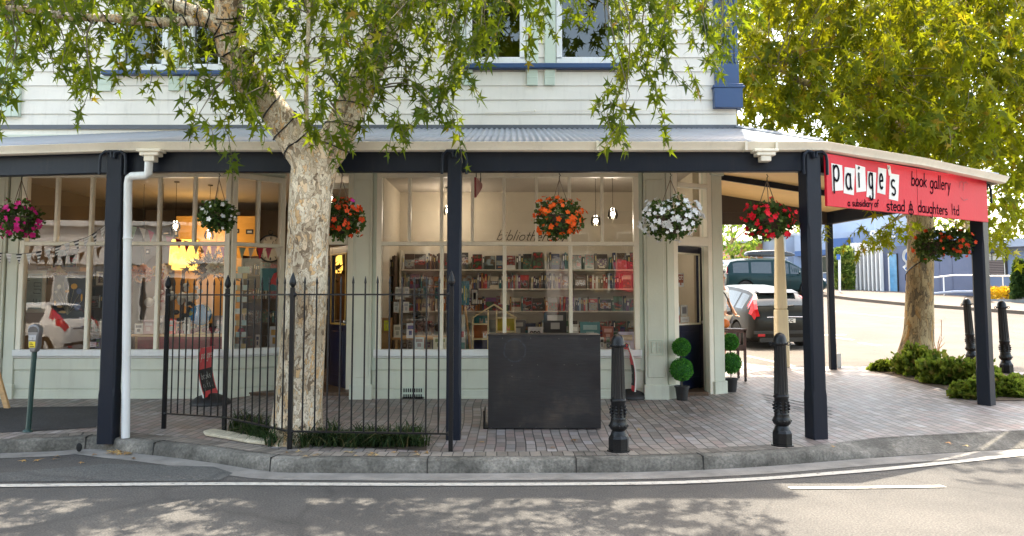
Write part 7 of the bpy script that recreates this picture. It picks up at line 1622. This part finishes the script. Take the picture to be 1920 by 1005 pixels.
car('green_minivan', 'dark green minivan with a black roof box parked side on', MPV, P_('green_paint', (.004, .022, .026)), (at(1448, 520, 37).x, 37.0), R(-6), 'parked cars', box=True)
car('silver_hatchback', 'silver blue hatchback parked behind the dark green minivan', HATCH, P_('silver_paint', (.38, .44, .55)), (at(1350, 520, 42).x, 42), R(170), 'parked cars')
# cars across the street and behind the viewer, seen in the window glass
car('white_hatchback', 'white hatchback parked at the left, mirrored in the far left window', HATCH, P_('white_paint_car', (.78, .78, .78), 0), (-13.2, 2.6), R(180), 'parked cars')
bpy.data.objects['white_hatchback'].location.x = -13.0
car('black_minivan', 'black minivan parked across the street, mirrored in the right window', MPV, P_('black_paint', (.02, .022, .025)), (4.0, -5.9), R(5), 'parked cars')
car('blue_hatchback', 'pale blue hatchback parked beyond the opposite footpath', HATCH, P_('pale_blue_paint', (.12, .40, .62)), (3.7, -17.0), R(0), 'parked cars')
# ================================================================== PERSON beside the trolley
def skin(name, pts, edges, mat, parent, sub=2):
    me = bpy.data.meshes.new(name); me.from_pydata([p[0] for p in pts], edges, []); o = bpy.data.objects.new(name, me); COL.objects.link(o); sm = o.modifiers.new('s', 'SKIN'); sm.use_smooth_shade = True
    for i, p in enumerate(pts): sv = me.skin_vertices[0].data[i]; r = p[1] if hasattr(p[1], '__len__') else (p[1], p[1]); sv.radius = r; sv.use_root = (i == 0)
    o.modifiers.new('d', 'SUBSURF').levels = sub; o.modifiers['d'].render_levels = sub
    bpy.context.view_layer.update(); dg = bpy.context.evaluated_depsgraph_get(); m2 = bpy.data.meshes.new_from_object(o.evaluated_get(dg)); o.modifiers.clear(); o.data = m2; m2.materials.clear(); m2.materials.append(mat)
    for p in m2.polygons: p.use_smooth = True
    o.parent = parent; W[o.name] = Vector((0, 0, 0)); return o
def rname(o, n): o.name = n; return o
Yp = 15.9; hx = at(1350, 520, Yp).x; gp_ = gz(Yp); hz = at(1350, 522, Yp).z-gp_
pr = thing('person', (0, 0, 0), 'person in white top and grey cap with a shoulder bag beyond the trolley', 'person')
k = hz/1.60; SK = pm('skin', (.50, .27, .17), .5, .08); WT = pm('white_cotton', (.75, .74, .72), .85, .06, 8, .2, 30); DK = pm('charcoal_cap', (.12, .12, .125), .8, .15)
z = lambda a: a*k
pts = [((0, 0, z(.92)), (.15, .10)), ((0, 0, z(1.10)), (.135, .09)), ((0, -.01, z(1.28)), (.165, .105)), ((0, 0, z(1.40)), (.12, .075)), ((0, -.01, z(1.47)), .055), ((.01, -.02, z(1.55)), (.062, .07)), ((.01, -.02, z(1.63)), (.072, .085)), ((.01, -.01, z(1.70)), (.055, .068)),
       ((.17, 0, z(1.39)), .055), ((.235, -.03, z(1.14)), .042), ((.25, -.16, z(.95)), .033), ((.24, -.22, z(.90)), (.034, .02)), ((-.17, 0, z(1.39)), .055), ((-.23, -.02, z(1.14)), .042), ((-.20, -.17, z(.97)), .033), ((-.19, -.23, z(.93)), (.034, .02)),
       ((.09, 0, z(.86)), .09), ((.10, -.01, z(.50)), .058), ((.10, .01, z(.10)), .038), ((.10, -.10, z(.04)), (.04, .026)), ((-.09, 0, z(.86)), .09), ((-.11, .02, z(.50)), .058), ((-.12, .06, z(.10)), .038), ((-.12, -.06, z(.04)), (.04, .026))]
ed = [(0, 1), (1, 2), (2, 3), (3, 4), (4, 5), (5, 6), (6, 7), (3, 8), (8, 9), (9, 10), (10, 11), (3, 12), (12, 13), (13, 14), (14, 15), (0, 16), (16, 17), (17, 18), (18, 19), (0, 20), (20, 21), (21, 22), (22, 23)]
skin('body', pts, ed, SK, pr)
g_ = lambda r: tuple(x+.016 for x in r) if hasattr(r, '__len__') else r+.014
tp_ = [pts[i] for i in (0, 1, 2, 3, 8, 9, 12, 13)]; tp_ = [(p, g_(r)) for p, r in tp_]; tp_[5] = ((.222, -.02, z(1.19)), .058); tp_[7] = ((-.218, -.015, z(1.19)), .058)
skin('shirt', tp_, [(0, 1), (1, 2), (2, 3), (3, 4), (4, 5), (3, 6), (6, 7)], WT, pr)
sp2 = [(pts[0][0], (.165, .118)), ((.095, 0, z(.84)), .108), ((.10, -.01, z(.56)), .085), ((-.095, 0, z(.84)), .108), ((-.11, .015, z(.56)), .085)]
skin('shorts', sp2, [(0, 1), (1, 2), (0, 3), (3, 4)], pm('shorts_cream', (.55, .50, .42), .85, .08), pr)
for sx in (.10, -.12): mb = MB(); mb.ball((sx, -.05 if sx > 0 else -.01, z(.035)), .055, 12, 8, .9, 1.9, .6); mb.build('shoe', M['white'], pr, smooth=60)
for s_, hx_, hz_ in ((1, .24, .90), (-1, -.19, .93)):
    for f in range(4): fx = hx_+s_*(f-1.5)*.017; L_ = (.062, .07, .066, .052)[f]; mb = MB(); mb.tube([(fx, -.235, z(hz_)), (fx, -.235-L_*.5, z(hz_)-.012), (fx, -.235-L_*.8, z(hz_)-.035)], [.0085, .008, .006], 6); mb.build('finger', SK, pr, smooth=60)
    mb = MB(); mb.tube([(hx_-s_*.035, -.21, z(hz_)), (hx_-s_*.055, -.235, z(hz_)-.01), (hx_-s_*.06, -.26, z(hz_)-.02)], [.011, .009, .007], 6); mb.build('thumb', SK, pr, smooth=60)
mb = MB(); mb.ball((.01, -.005, z(1.715)), .098, 18, 10, .92, 1.08, .72); mb.v = [v if v[2] > z(1.675) else (v[0], v[1], z(1.675)) for v in mb.v]; mb.ball((.01, -.12, z(1.685)), .07, 14, 6, .9, .9, .16); mb.build('cap', DK, pr, smooth=50)
mb = MB(); mb.tube([(.01, -.10, z(1.62)), (.01, -.118, z(1.595)), (.01, -.10, z(1.585))], [.008, .015, .009], 6); mb.build('nose', SK, pr, smooth=60)
for s_ in (-1, 1): mb = MB(); mb.ball((.01+s_*.028, -.092, z(1.62)), .011, 8, 6, 1, .6, .7); mb.build('eye', M['black'], pr); mb = MB(); mb.ball((.01+s_*.078, -.005, z(1.605)), .02, 8, 6, .4, .8, 1.4); mb.build('ear', SK, pr, smooth=60)
mb = MB(); mb.box(-.012, .032, -.104, -.098, z(1.555), z(1.562)); mb.build('mouth', pm('lips', (.3, .1, .08), .5, .1), pr)
mb = MB(); mb.ball((.01, .02, z(1.62)), .088, 14, 10, .92, 1, 1.05); mb.v = [(v[0], max(v[1], -.01), v[2]) for v in mb.v]; mb.build('hair', pm('grey_hair', (.25, .23, .21), .8, .2), pr, smooth=60)
mb = MB(); mb.tube([(-.16, -.05, z(1.44)), (-.05, -.15, z(1.30)), (.10, -.155, z(1.12)), (.20, -.12, z(.98))], .014, 6); mb.tube([(-.16, .05, z(1.44)), (-.02, .15, z(1.25)), (.20, .1, z(1.0))], .014, 6); mb.build('bag_strap', M['black'], pr)
mb = MB(); mb.box(.17, .24, -.13, .13, z(.74), z(.98)); mb.build('shoulder_bag', pm('bag_cloth', (.10, .10, .12), .8, .2), pr, bevel=.02, seg=2)
pr.location = (hx, Yp, gp_+.005); pr.rotation_euler = (0, 0, R(40))
# ================================================================== BACKGROUND ACROSS THE SIDE STREET
BB = thing('blue_office_building', (18, 38, gz(38)), 'low slate blue office building with white fins across the side street', 'building')
FB = Fr((at(1530, 545, 40.5).x, 40.5), (at(2150, 560, 29.5).x, 29.5))
mSl = painted('slate_wall', (.10, .125, .21), amt=.15); mLi = painted('light_blue_wall', (.14, .20, .33), amt=.15); mPa = painted('pale_wall', (.28, .34, .45), amt=.15); mDk = painted('dark_blue_fascia', (.04, .10, .26), amt=.1); mFin = painted('fin_panel', (.10, .12, .20), amt=.1)
def fb(px0, px1, py0, py1, mat, name, n0=-.3, n1=0.0, bev=0, par=None, base=False):
    u0 = FB.u(px0, py1, n1); u1 = FB.u(px1, py1, n1); z1 = FB.z((px0+px1)/2, py0, n1); z0 = FB.z((px0+px1)/2, py1, n1)
    if base: z0 = min(z0, .6)
    mb = MB(); FB.box(mb, u0, u1, z0, z1, n0, n1); return mb.build(name, mat, par or BB, bevel=bev)
fb(1490, 1596, 470, 552, mLi, 'low_wall', -4, -.05, base=True); fb(1490, 1600, 438, 470, mPa, 'upper_wall', -6, -.6); fb(1490, 1605, 468, 478, mDk, 'fascia', -4.2, .25); fb(1500, 1640, 395, 440, mPa, 'rear_block', -12, -5); fb(1560, 1606, 446, 462, mDk, 'roof_edge', -5, -.4)
fb(1595, 1745, 462, 556, mSl, 'wall', -6, 0.0, base=True); fb(1600, 1720, 432, 463, mLi, 'parapet', -5, -.25)
fb(1742, 1835, 455, 556, mSl, 'wall', -6, .1, base=True); fb(1833, 2110, 458, 572, mLi, 'wall', -8, -.3, base=True); fb(1825, 2115, 444, 459, mPa, 'eave', -8, .25)
fb(1597, 1652, 455, 547, mFin, 'fin_panel', .0, .12)
for i in range(8): px = 1597+i*7.6; fb(px, px+1.9, 455, 547, M['white'], 'fin', .12, .42)
fb(1594, 1656, 545.5, 549, mPa, 'plinth', .0, .45)
fb(1669, 1683, 477, 552, pm('door_glass_blue', (.12, .3, .5), .08, .3, 2), 'glass_strip', .0, .03); fb(1667, 1669, 475, 552, M['white'], 'glass_frame', 0, .06); fb(1683, 1685, 475, 552, M['black'], 'glass_frame', 0, .06)
for px in (1541, 1561): w_ = fb(px, px+11, 480, 512, M['white'], 'window', -.02, .02); fb(px+1.2, px+9.8, 481.5, 510.5, M['carglass'], 'pane', .02, .03, par=w_)
w_ = fb(1851, 1889, 473, 516, M['black'], 'window', -.3, -.24); fb(1853, 1880, 475, 488, pm('pane_pale', (.35, .37, .38), .15, .1), 'pane', -.24, -.23, par=w_)
for j in range(8): fb(1853, 1882, 489+j*3.2, 491.2+j*3.2, pm('blind_brown', (.16, .13, .13), .6, .1), 'blind_slat', -.24, -.22, par=w_)
fb(1883.5, 1884.5, 474, 515, M['white'], 'mullion', -.24, -.2, par=w_); fb(1859, 1860, 474, 488, M['black'], 'mullion', -.23, -.2, par=w_)
for px in (1762, 1786): fb(px, px+1.2, 470, 548, mFin, 'panel_joint', .1, .12)
# white lettering board and the blue and white S shaped logo
def ribbon(px_pts, wd, n, name, mat):
    mb = MB(); P = [FB.P(*FB.hit(x, y, n), n) for x, y in catm(px_pts, 6)]
    for i in range(len(P)-1):
        d = (P[i+1]-P[i]).normalized(); m_ = d.cross(FB.n).normalized()*wd/2; e = d*wd*.2; mb.add([P[i]-m_-e, P[i+1]-m_+e, P[i+1]+m_+e, P[i]+m_-e], [(0, 1, 2, 3)])
    return mb.build(name, mat, BB)
ribbon([(1704, 470), (1698, 474), (1697, 483), (1702, 490), (1703, 497), (1697, 503)], .26, .05, 'logo', M['white']); ribbon([(1704, 472), (1700, 476), (1699, 484), (1704, 492), (1703, 500), (1698, 504)], .10, .06, 'logo', pm('logo_blue', (.02, .15, .5), .4, .1))
for j, (a, b) in enumerate([(1633, 1641), (1643, 1650), (1652, 1660)]):
    ribbon([(a, 434), (a, 447), (b-2, 447)], .10, .05, 'wall_lettering', M['white']); ribbon([(a, 434), (b-2, 434), (b-2, 441), (a, 441)], .10, .052, 'wall_lettering', M['white'])
for a, b, y in [(1667, 1678, 443), (1675, 1676, 436)]: ribbon([(a, y), ((a+b)/2, y), (b, y)], .10, .05, 'wall_lettering', M['white'])
# railing along the ramp
rl = thing('ramp_railing', tuple(FB.P(FB.u(1745), gz(35), .9)), 'white tubular railing up the ramp of the blue building', 'railing')
mb = MB(); pts_ = [FB.P(*FB.hit(x, y, .9), .9) for x, y in [(1745, 521), (1790, 516), (1825, 516)]]; mb.tube(pts_, .035, 6); mb.tube([FB.P(*FB.hit(x, 517.5, .9), .9) for x in (1850, 1915, 1960)], .035, 6); mb.build('top_rail', M['white'], rl)
for px in (1769, 1826, 1880): mb = MB(); p = FB.P(*FB.hit(px, 517, .9), .9); mb.tube([(p.x, p.y, gz(p.y)), tuple(p)], .03, 6); mb.build('baluster', M['white'], rl)
mb = MB(); p = [FB.P(*FB.hit(x, y, 1.1), 1.1) for x, y in [(1745, 551), (1790, 547), (1824, 547)]]; mb.tube(p, .06, 6); mb.build('ramp_kerb', mPa, rl)
# flower bed with its low wall, conical shrubs
fbp = thing('planter_wall', tuple(FB.P(FB.u(1853), gz(33), 2)), 'long low grey planter wall holding yellow flowers', 'planter'); u0 = FB.u(1835, 560, 2.4); u1 = FB.u(2100, 560, 2.4); z1 = FB.z(1880, 561, 2.4)
mb = MB(); FB.box(mb, u0, u1, .5, z1, 2.2, 2.4); mb.build('wall', pm('planter_grey', (.22, .24, .26), .8, .2), fbp); mb = MB(); FB.box(mb, u0, u1, .5, z1-.06, 1.1, 2.2); mb.build('soil', pm('planter_soil', (.08, .06, .04), .95, .3), fbp)
N = 900; P = []; 
for i in range(N): u = random.uniform(FB.u(1852, 550, 1.7), FB.u(1905, 550, 1.7)); P.append(tuple(FB.P(u, z1-.05+random.random()**.6*.52, random.uniform(1.3, 2.15))))
o = leaves_mesh('yellow_flowers', np.array(P), rng.normal(size=(N, 3))+np.array([[0, 0, .8]]), rng.normal(size=(N, 3)), rng.uniform(.07, .14, N), leafmat('marigold', [(0, (.10, .10, .02)), (.25, (.35, .2, .05)), (.4, (.70, .42, .02)), (1, (.85, .62, .03))], (.7, .5, .02), .3), None, True); setp(o, 'massed yellow bedding flowers in the far planter', 'flowers', None, 'stuff')
def cone_shrub(px, pyt, pyb, wpx, Y, label, stops=None, grp=None, round_=False):
    b = at(px, pyb, Y); k_ = Y/FPX; h = (pyb-pyt)*k_; r = wpx*k_/2; t = thing('garden_conifer' if not round_ else 'garden_bush', tuple(b), label, 'shrub', grp); N = 1400; q = rng.uniform(0, 1, N)**.8; a = rng.uniform(0, 6.28, N)
    rr = r*((1-q)**.7 if not round_ else np.sqrt(np.clip(1-(2*q-1)**2*.85, .05, 1)))*rng.uniform(.7, 1.05, N); P = np.stack([b.x+rr*np.cos(a), b.y+rr*np.sin(a), b.z+q*h], 1)
    leaves_mesh('foliage', P, np.stack([np.cos(a), np.sin(a), rng.uniform(0, 1.2, N)], 1)+rng.normal(size=(N, 3))*.4, rng.normal(size=(N, 3)), rng.uniform(.12, .25, N)*(1 if not round_ else 1.3), leafmat('shrub_leaf', stops or [(0, (.01, .03, .01)), (1, (.03, .07, .02))], (.2, .3, .05), .25), t, True)
    mb = MB(); mb.tube([(b.x, b.y, b.z-.3), (b.x, b.y, b.z+h*.8)], .05, 6); mb.build('stem', M['twig'], t)
cone_shrub(1914, 492, 562, 26, 31.0, 'dark conical conifer at the right edge by the yellow flowers'); cone_shrub(1583, 468, 548, 30, 38.6, 'tall variegated bush left of the finned blue panel', [(0, (.04, .08, .02)), (.5, (.15, .24, .04)), (1, (.45, .48, .12))], None, True)
# sign on a white pole, and a thin one by it
p = at(1574, 556, 36.5); t = thing('street_sign', tuple(p), 'small blue street sign on a thin white pole across the side street', 'sign'); mb = MB(); q = at(1574, 480, 36.5); mb.tube([tuple(p-Vector((0, 0, .3))), tuple(q)], .06, 8); mb.build('pole', M['white'], t)
mb = MB(); a = at(1569, 487, 36.4); b = at(1575, 477, 36.4); mb.box(a.x, b.x, 36.38, 36.42, a.z, b.z); mb.build('plate', pm('blue_plate', (.03, .12, .4), .4, .1), t)
p = at(1900, 560, 30.5)
# brick shed, grey gable wall, tree behind the verandah end
def slab_building(px0, px1, pyt, Y, dep, mat, label, cat='building', name='far_building', roof=None, rpy=None, win=()):
    a = at(px0, pyt, Y); b = at(px1, pyt, Y); z0 = gz(Y)-.3; t = thing(name, (a.x, Y, gz(Y)), label, cat); mb = MB(); mb.box(a.x, b.x, Y, Y+dep, z0, a.z); mb.build('wall', mat, t)
    mb = MB(); mb.box(a.x-.15, b.x+.15, Y-.15, Y+dep+.1, a.z, a.z+.14); mb.build('roof', roof or M['galv'], t)
    for (u0, u1, v0, v1) in win: mb = MB(); p = at(u0, v1, Y-.02); q = at(u1, v0, Y-.02); mb.box(p.x, q.x, Y-.04, Y+.02, p.z, q.z); mb.build('window', M['carglass'], t)
    return t
def brickmat():
    m, ns, ln, p = nodes('red_brick'); tc = ns.new('ShaderNodeTexCoord'); mp = ns.new('ShaderNodeMapping'); mp.inputs['Rotation'].default_value = (R(90), 0, 0); ln.new(tc.outputs['Object'], mp.inputs[0]); br = ns.new('ShaderNodeTexBrick'); ln.new(mp.outputs[0], br.inputs[0]); br.inputs['Scale'].default_value = 1; br.inputs['Brick Width'].default_value = .24; br.inputs['Row Height'].default_value = .09; br.inputs['Mortar Size'].default_value = .006
    br.inputs['Color1'].default_value = (.42, .15, .06, 1); br.inputs['Color2'].default_value = (.55, .24, .10, 1); br.inputs['Mortar'].default_value = (.4, .3, .22, 1); ln.new(br.outputs[0], p.inputs['Base Color']); p.inputs['Roughness'].default_value = .9; return m
slab_building(1385, 1475, 456, 47, 6, brickmat(), 'orange red brick wall of a far shed beyond the minivan', name='brick_shed'); slab_building(1473, 1540, 442, 43, 10, mPa, 'plain pale blue gable wall right of the brick shed', name='pale_shed')
small_tree('street_tree', (at(1374, 500, 44.5).x, 44.5, gz(44.5)), 4.6, 2.0, 'small light green tree beyond the parked cars', [(0, (.04, .10, .02)), (.6, (.12, .22, .03)), (1, (.3, .36, .06))], 170, (.16, .28))
slab_building(1180, 1362, 470, 60, 8, M['cream'], 'cream building far behind the bookshop corner', name='cream_building')
# far trees round the rim so that the horizon is not bare
for i, (x, y, h, r) in enumerate([(-34, 34, 9, 4.5), (-26, 40, 10, 5), (36, 60, 9, 5), (50, 48, 8, 4.5), (26, 66, 10, 5), (6, 72, 9, 5)]):
    small_tree('far_tree', (x, y, gz(y)), h, r, ['round tree far left of the bookshop', 'taller tree behind the bookshop on the left', 'tree rising behind the blue office building', 'tree beyond the right end of the planter wall', 'tallest tree on the skyline right of centre', 'tree on the skyline straight behind the bookshop'][i], STOPB, 240, (.3, .5), trunk=.2)
# ================================================================== ACROSS THE STREET, BEHIND THE VIEWER (seen mirrored in the glass)
def shopfront(x0, x1, y, h, wall, name, label, sign=None, signcol=None, awn=None, txt=None):
    t = thing(name, ((x0+x1)/2, y, 0), label, 'building'); mb = MB(); mb.box(x0, x1, y-10, y, -.1, h); mb.build('wall', wall, t); mb = MB(); mb.box(x0-.1, x1+.1, y-10, y+.15, h, h+.3); mb.build('cornice', M['white'], t)
    n = int((x1-x0)/3)
    for i in range(n):
        a = x0+.4+i*(x1-x0-.4)/n; w_ = (x1-x0)/n-.6; mb = MB(); mb.box(a, a+w_, y-.02, y+.03, .6, 2.5); f = mb.build('shop_window', M['white'], t); mb = MB(); mb.box(a+.07, a+w_-.07, y+.031, y+.035, .67, 2.43); mb.build('pane', M['carglass'], f)
        if h > 5: mb = MB(); mb.box(a+w_*.25, a+w_*.75, y, y+.04, 4.3, 5.6); f = mb.build('upper_window', M['white'], t); mb = MB(); mb.box(a+w_*.25+.07, a+w_*.75-.07, y+.041, y+.045, 4.37, 5.53); mb.build('pane', M['carglass'], f)
    if sign: mb = MB(); mb.box(x0+.2, x1-.2, y+.1, y+.16, sign[0], sign[1]); mb.build('signboard', signcol, t)
    if txt:
        cu = bpy.data.curves.new('t', 'FONT'); cu.body = txt; cu.size = (sign[1]-sign[0])*.95; cu.extrude = .01; cu.align_x = 'CENTER'; to = bpy.data.objects.new('t', cu); COL.objects.link(to); bpy.context.view_layer.update(); me = bpy.data.meshes.new_from_object(to.evaluated_get(bpy.context.evaluated_depsgraph_get())); bpy.data.objects.remove(to)
        o = bpy.data.objects.new('sign_lettering', me); COL.objects.link(o); me.materials.clear(); me.materials.append(M['black']); o.parent = t; o.location = Vector(((x0+x1)/2, y+.18, sign[0]+.12))-W[t.name]; o.rotation_euler = (R(90), 0, R(180))
    return t
shopfront(-34, -9.5, -9.8, 4.6, painted('shop_white', (.50, .50, .48)), 'furniture_shop', 'long white single storey shop across the street with a lettered fascia', (3.0, 4.1), M['white'], txt='FURNISHERS')
shopfront(-9.3, -3.5, -12.5, 6.6, painted('salmon_wall', (.22, .13, .11)), 'salmon_building', 'salmon painted two storey building across the street', (3.2, 3.9), M['cream'])
shopfront(9, 24, -13.5, 6.2, painted('tan_wall', (.2, .17, .13)), 'tan_building', 'tan two storey building across the street to the right', (3.2, 3.9), pm('sign_red3', (.6, .03, .05), .5, .1))
shopfront(-3.3, 8.8, -25, 8, painted('umber_wall', (.12, .10, .08)), 'added_brown_building', 'brown two storey building added behind the viewer to darken the window reflections', (3.2, 4.0), pm('board_green', (.03, .08, .05), .5, .1))  # dark mass added to keep bright sky out of the glass reflections
for i, (x, y, h, r, lb) in enumerate([(3.8, -11.6, 12.5, 4.2, 'leafy street tree across the road, mirrored in the right window'), (-2.6, -14.6, 16, 5.4, 'tall leafy tree across the road opposite the doorway'), (8.8, -18, 15, 5.5, 'broad tree beyond the pale blue hatchback'), (-13.5, -15.0, 15, 5, 'street tree before the salmon building')]): small_tree('opposite_tree', (x, y, 0), h, r, lb, STOPB, 520, (.35, .55), trunk=.25)
def feather(x, y, label, words):
    t = thing('feather_banner', (x, y, .12), label, 'banner', 'feather banners across the street'); mb = MB(); mb.tube([(x, y, .1), (x, y, 2.6), (x+.1, y, 3.1), (x+.4, y, 3.3)], .018, 6); mb.lathe([(.25, 0), (.25, .04), (.05, .06)], (x, y, .1), 16); mb.build('pole', M['galv'], t)
    mb = MB(); mb.add([(x+.02, y, .7), (x+.85, y, .7), (x+.85, y, 2.7), (x+.6, y, 3.15), (x+.3, y, 3.28), (x+.02, y, 2.9)], [(0, 1, 2, 3, 4, 5)]); o = mb.build('cloth', cmat((.72, .68, .64)), t); o.modifiers.new('t', 'SOLIDIFY').thickness = .004
    cu = bpy.data.curves.new('t', 'FONT'); cu.body = words[0]; cu.size = .30; to = bpy.data.objects.new('t', cu); COL.objects.link(to); bpy.context.view_layer.update(); me = bpy.data.meshes.new_from_object(to.evaluated_get(bpy.context.evaluated_depsgraph_get())); bpy.data.objects.remove(to); me.materials.clear(); me.materials.append(cmat((.35, .01, .02)))
    o = bpy.data.objects.new('lettering', me); COL.objects.link(o); o.parent = t; o.matrix_local = Matrix.Translation(Vector((x+.72, y+.012, 2.75))-W[t.name]) @ Matrix.Rotation(R(180), 4, 'Z') @ Matrix.Rotation(R(90), 4, 'X') @ Matrix.Rotation(R(-90), 4, 'Z')
    return t
feather(1.35, -7.9, 'pale feather banner with dark red lettering, across the road right of the doorway', ['FURNISHERS']); feather(-14.5, -8.2, 'pale feather banner with dark red lettering, across the road at the left', ['FURNISHERS'])
ft = thing('red_flag', (3.9, -7.2, .12), 'red cloth flag on a pole across the road', 'flag'); mb = MB(); mb.tube([(3.9, -7.2, .1), (3.9, -7.2, 3.2)], .025, 8); mb.build('pole', M['galv'], ft)
mb = MB(); K = 10; vs = []
for i in range(K+1):
    for j in (0, 1): vs.append((3.9+.13*i, -7.2+.06*math.sin(i*1.3), (3.1 if j else 1.9)-.02*i))
mb.add(vs, [(2*i, 2*i+1, 2*i+3, 2*i+2) for i in range(K)]); mb.build('cloth', pm('flag_red', (.65, .02, .05), .7, .1), ft)
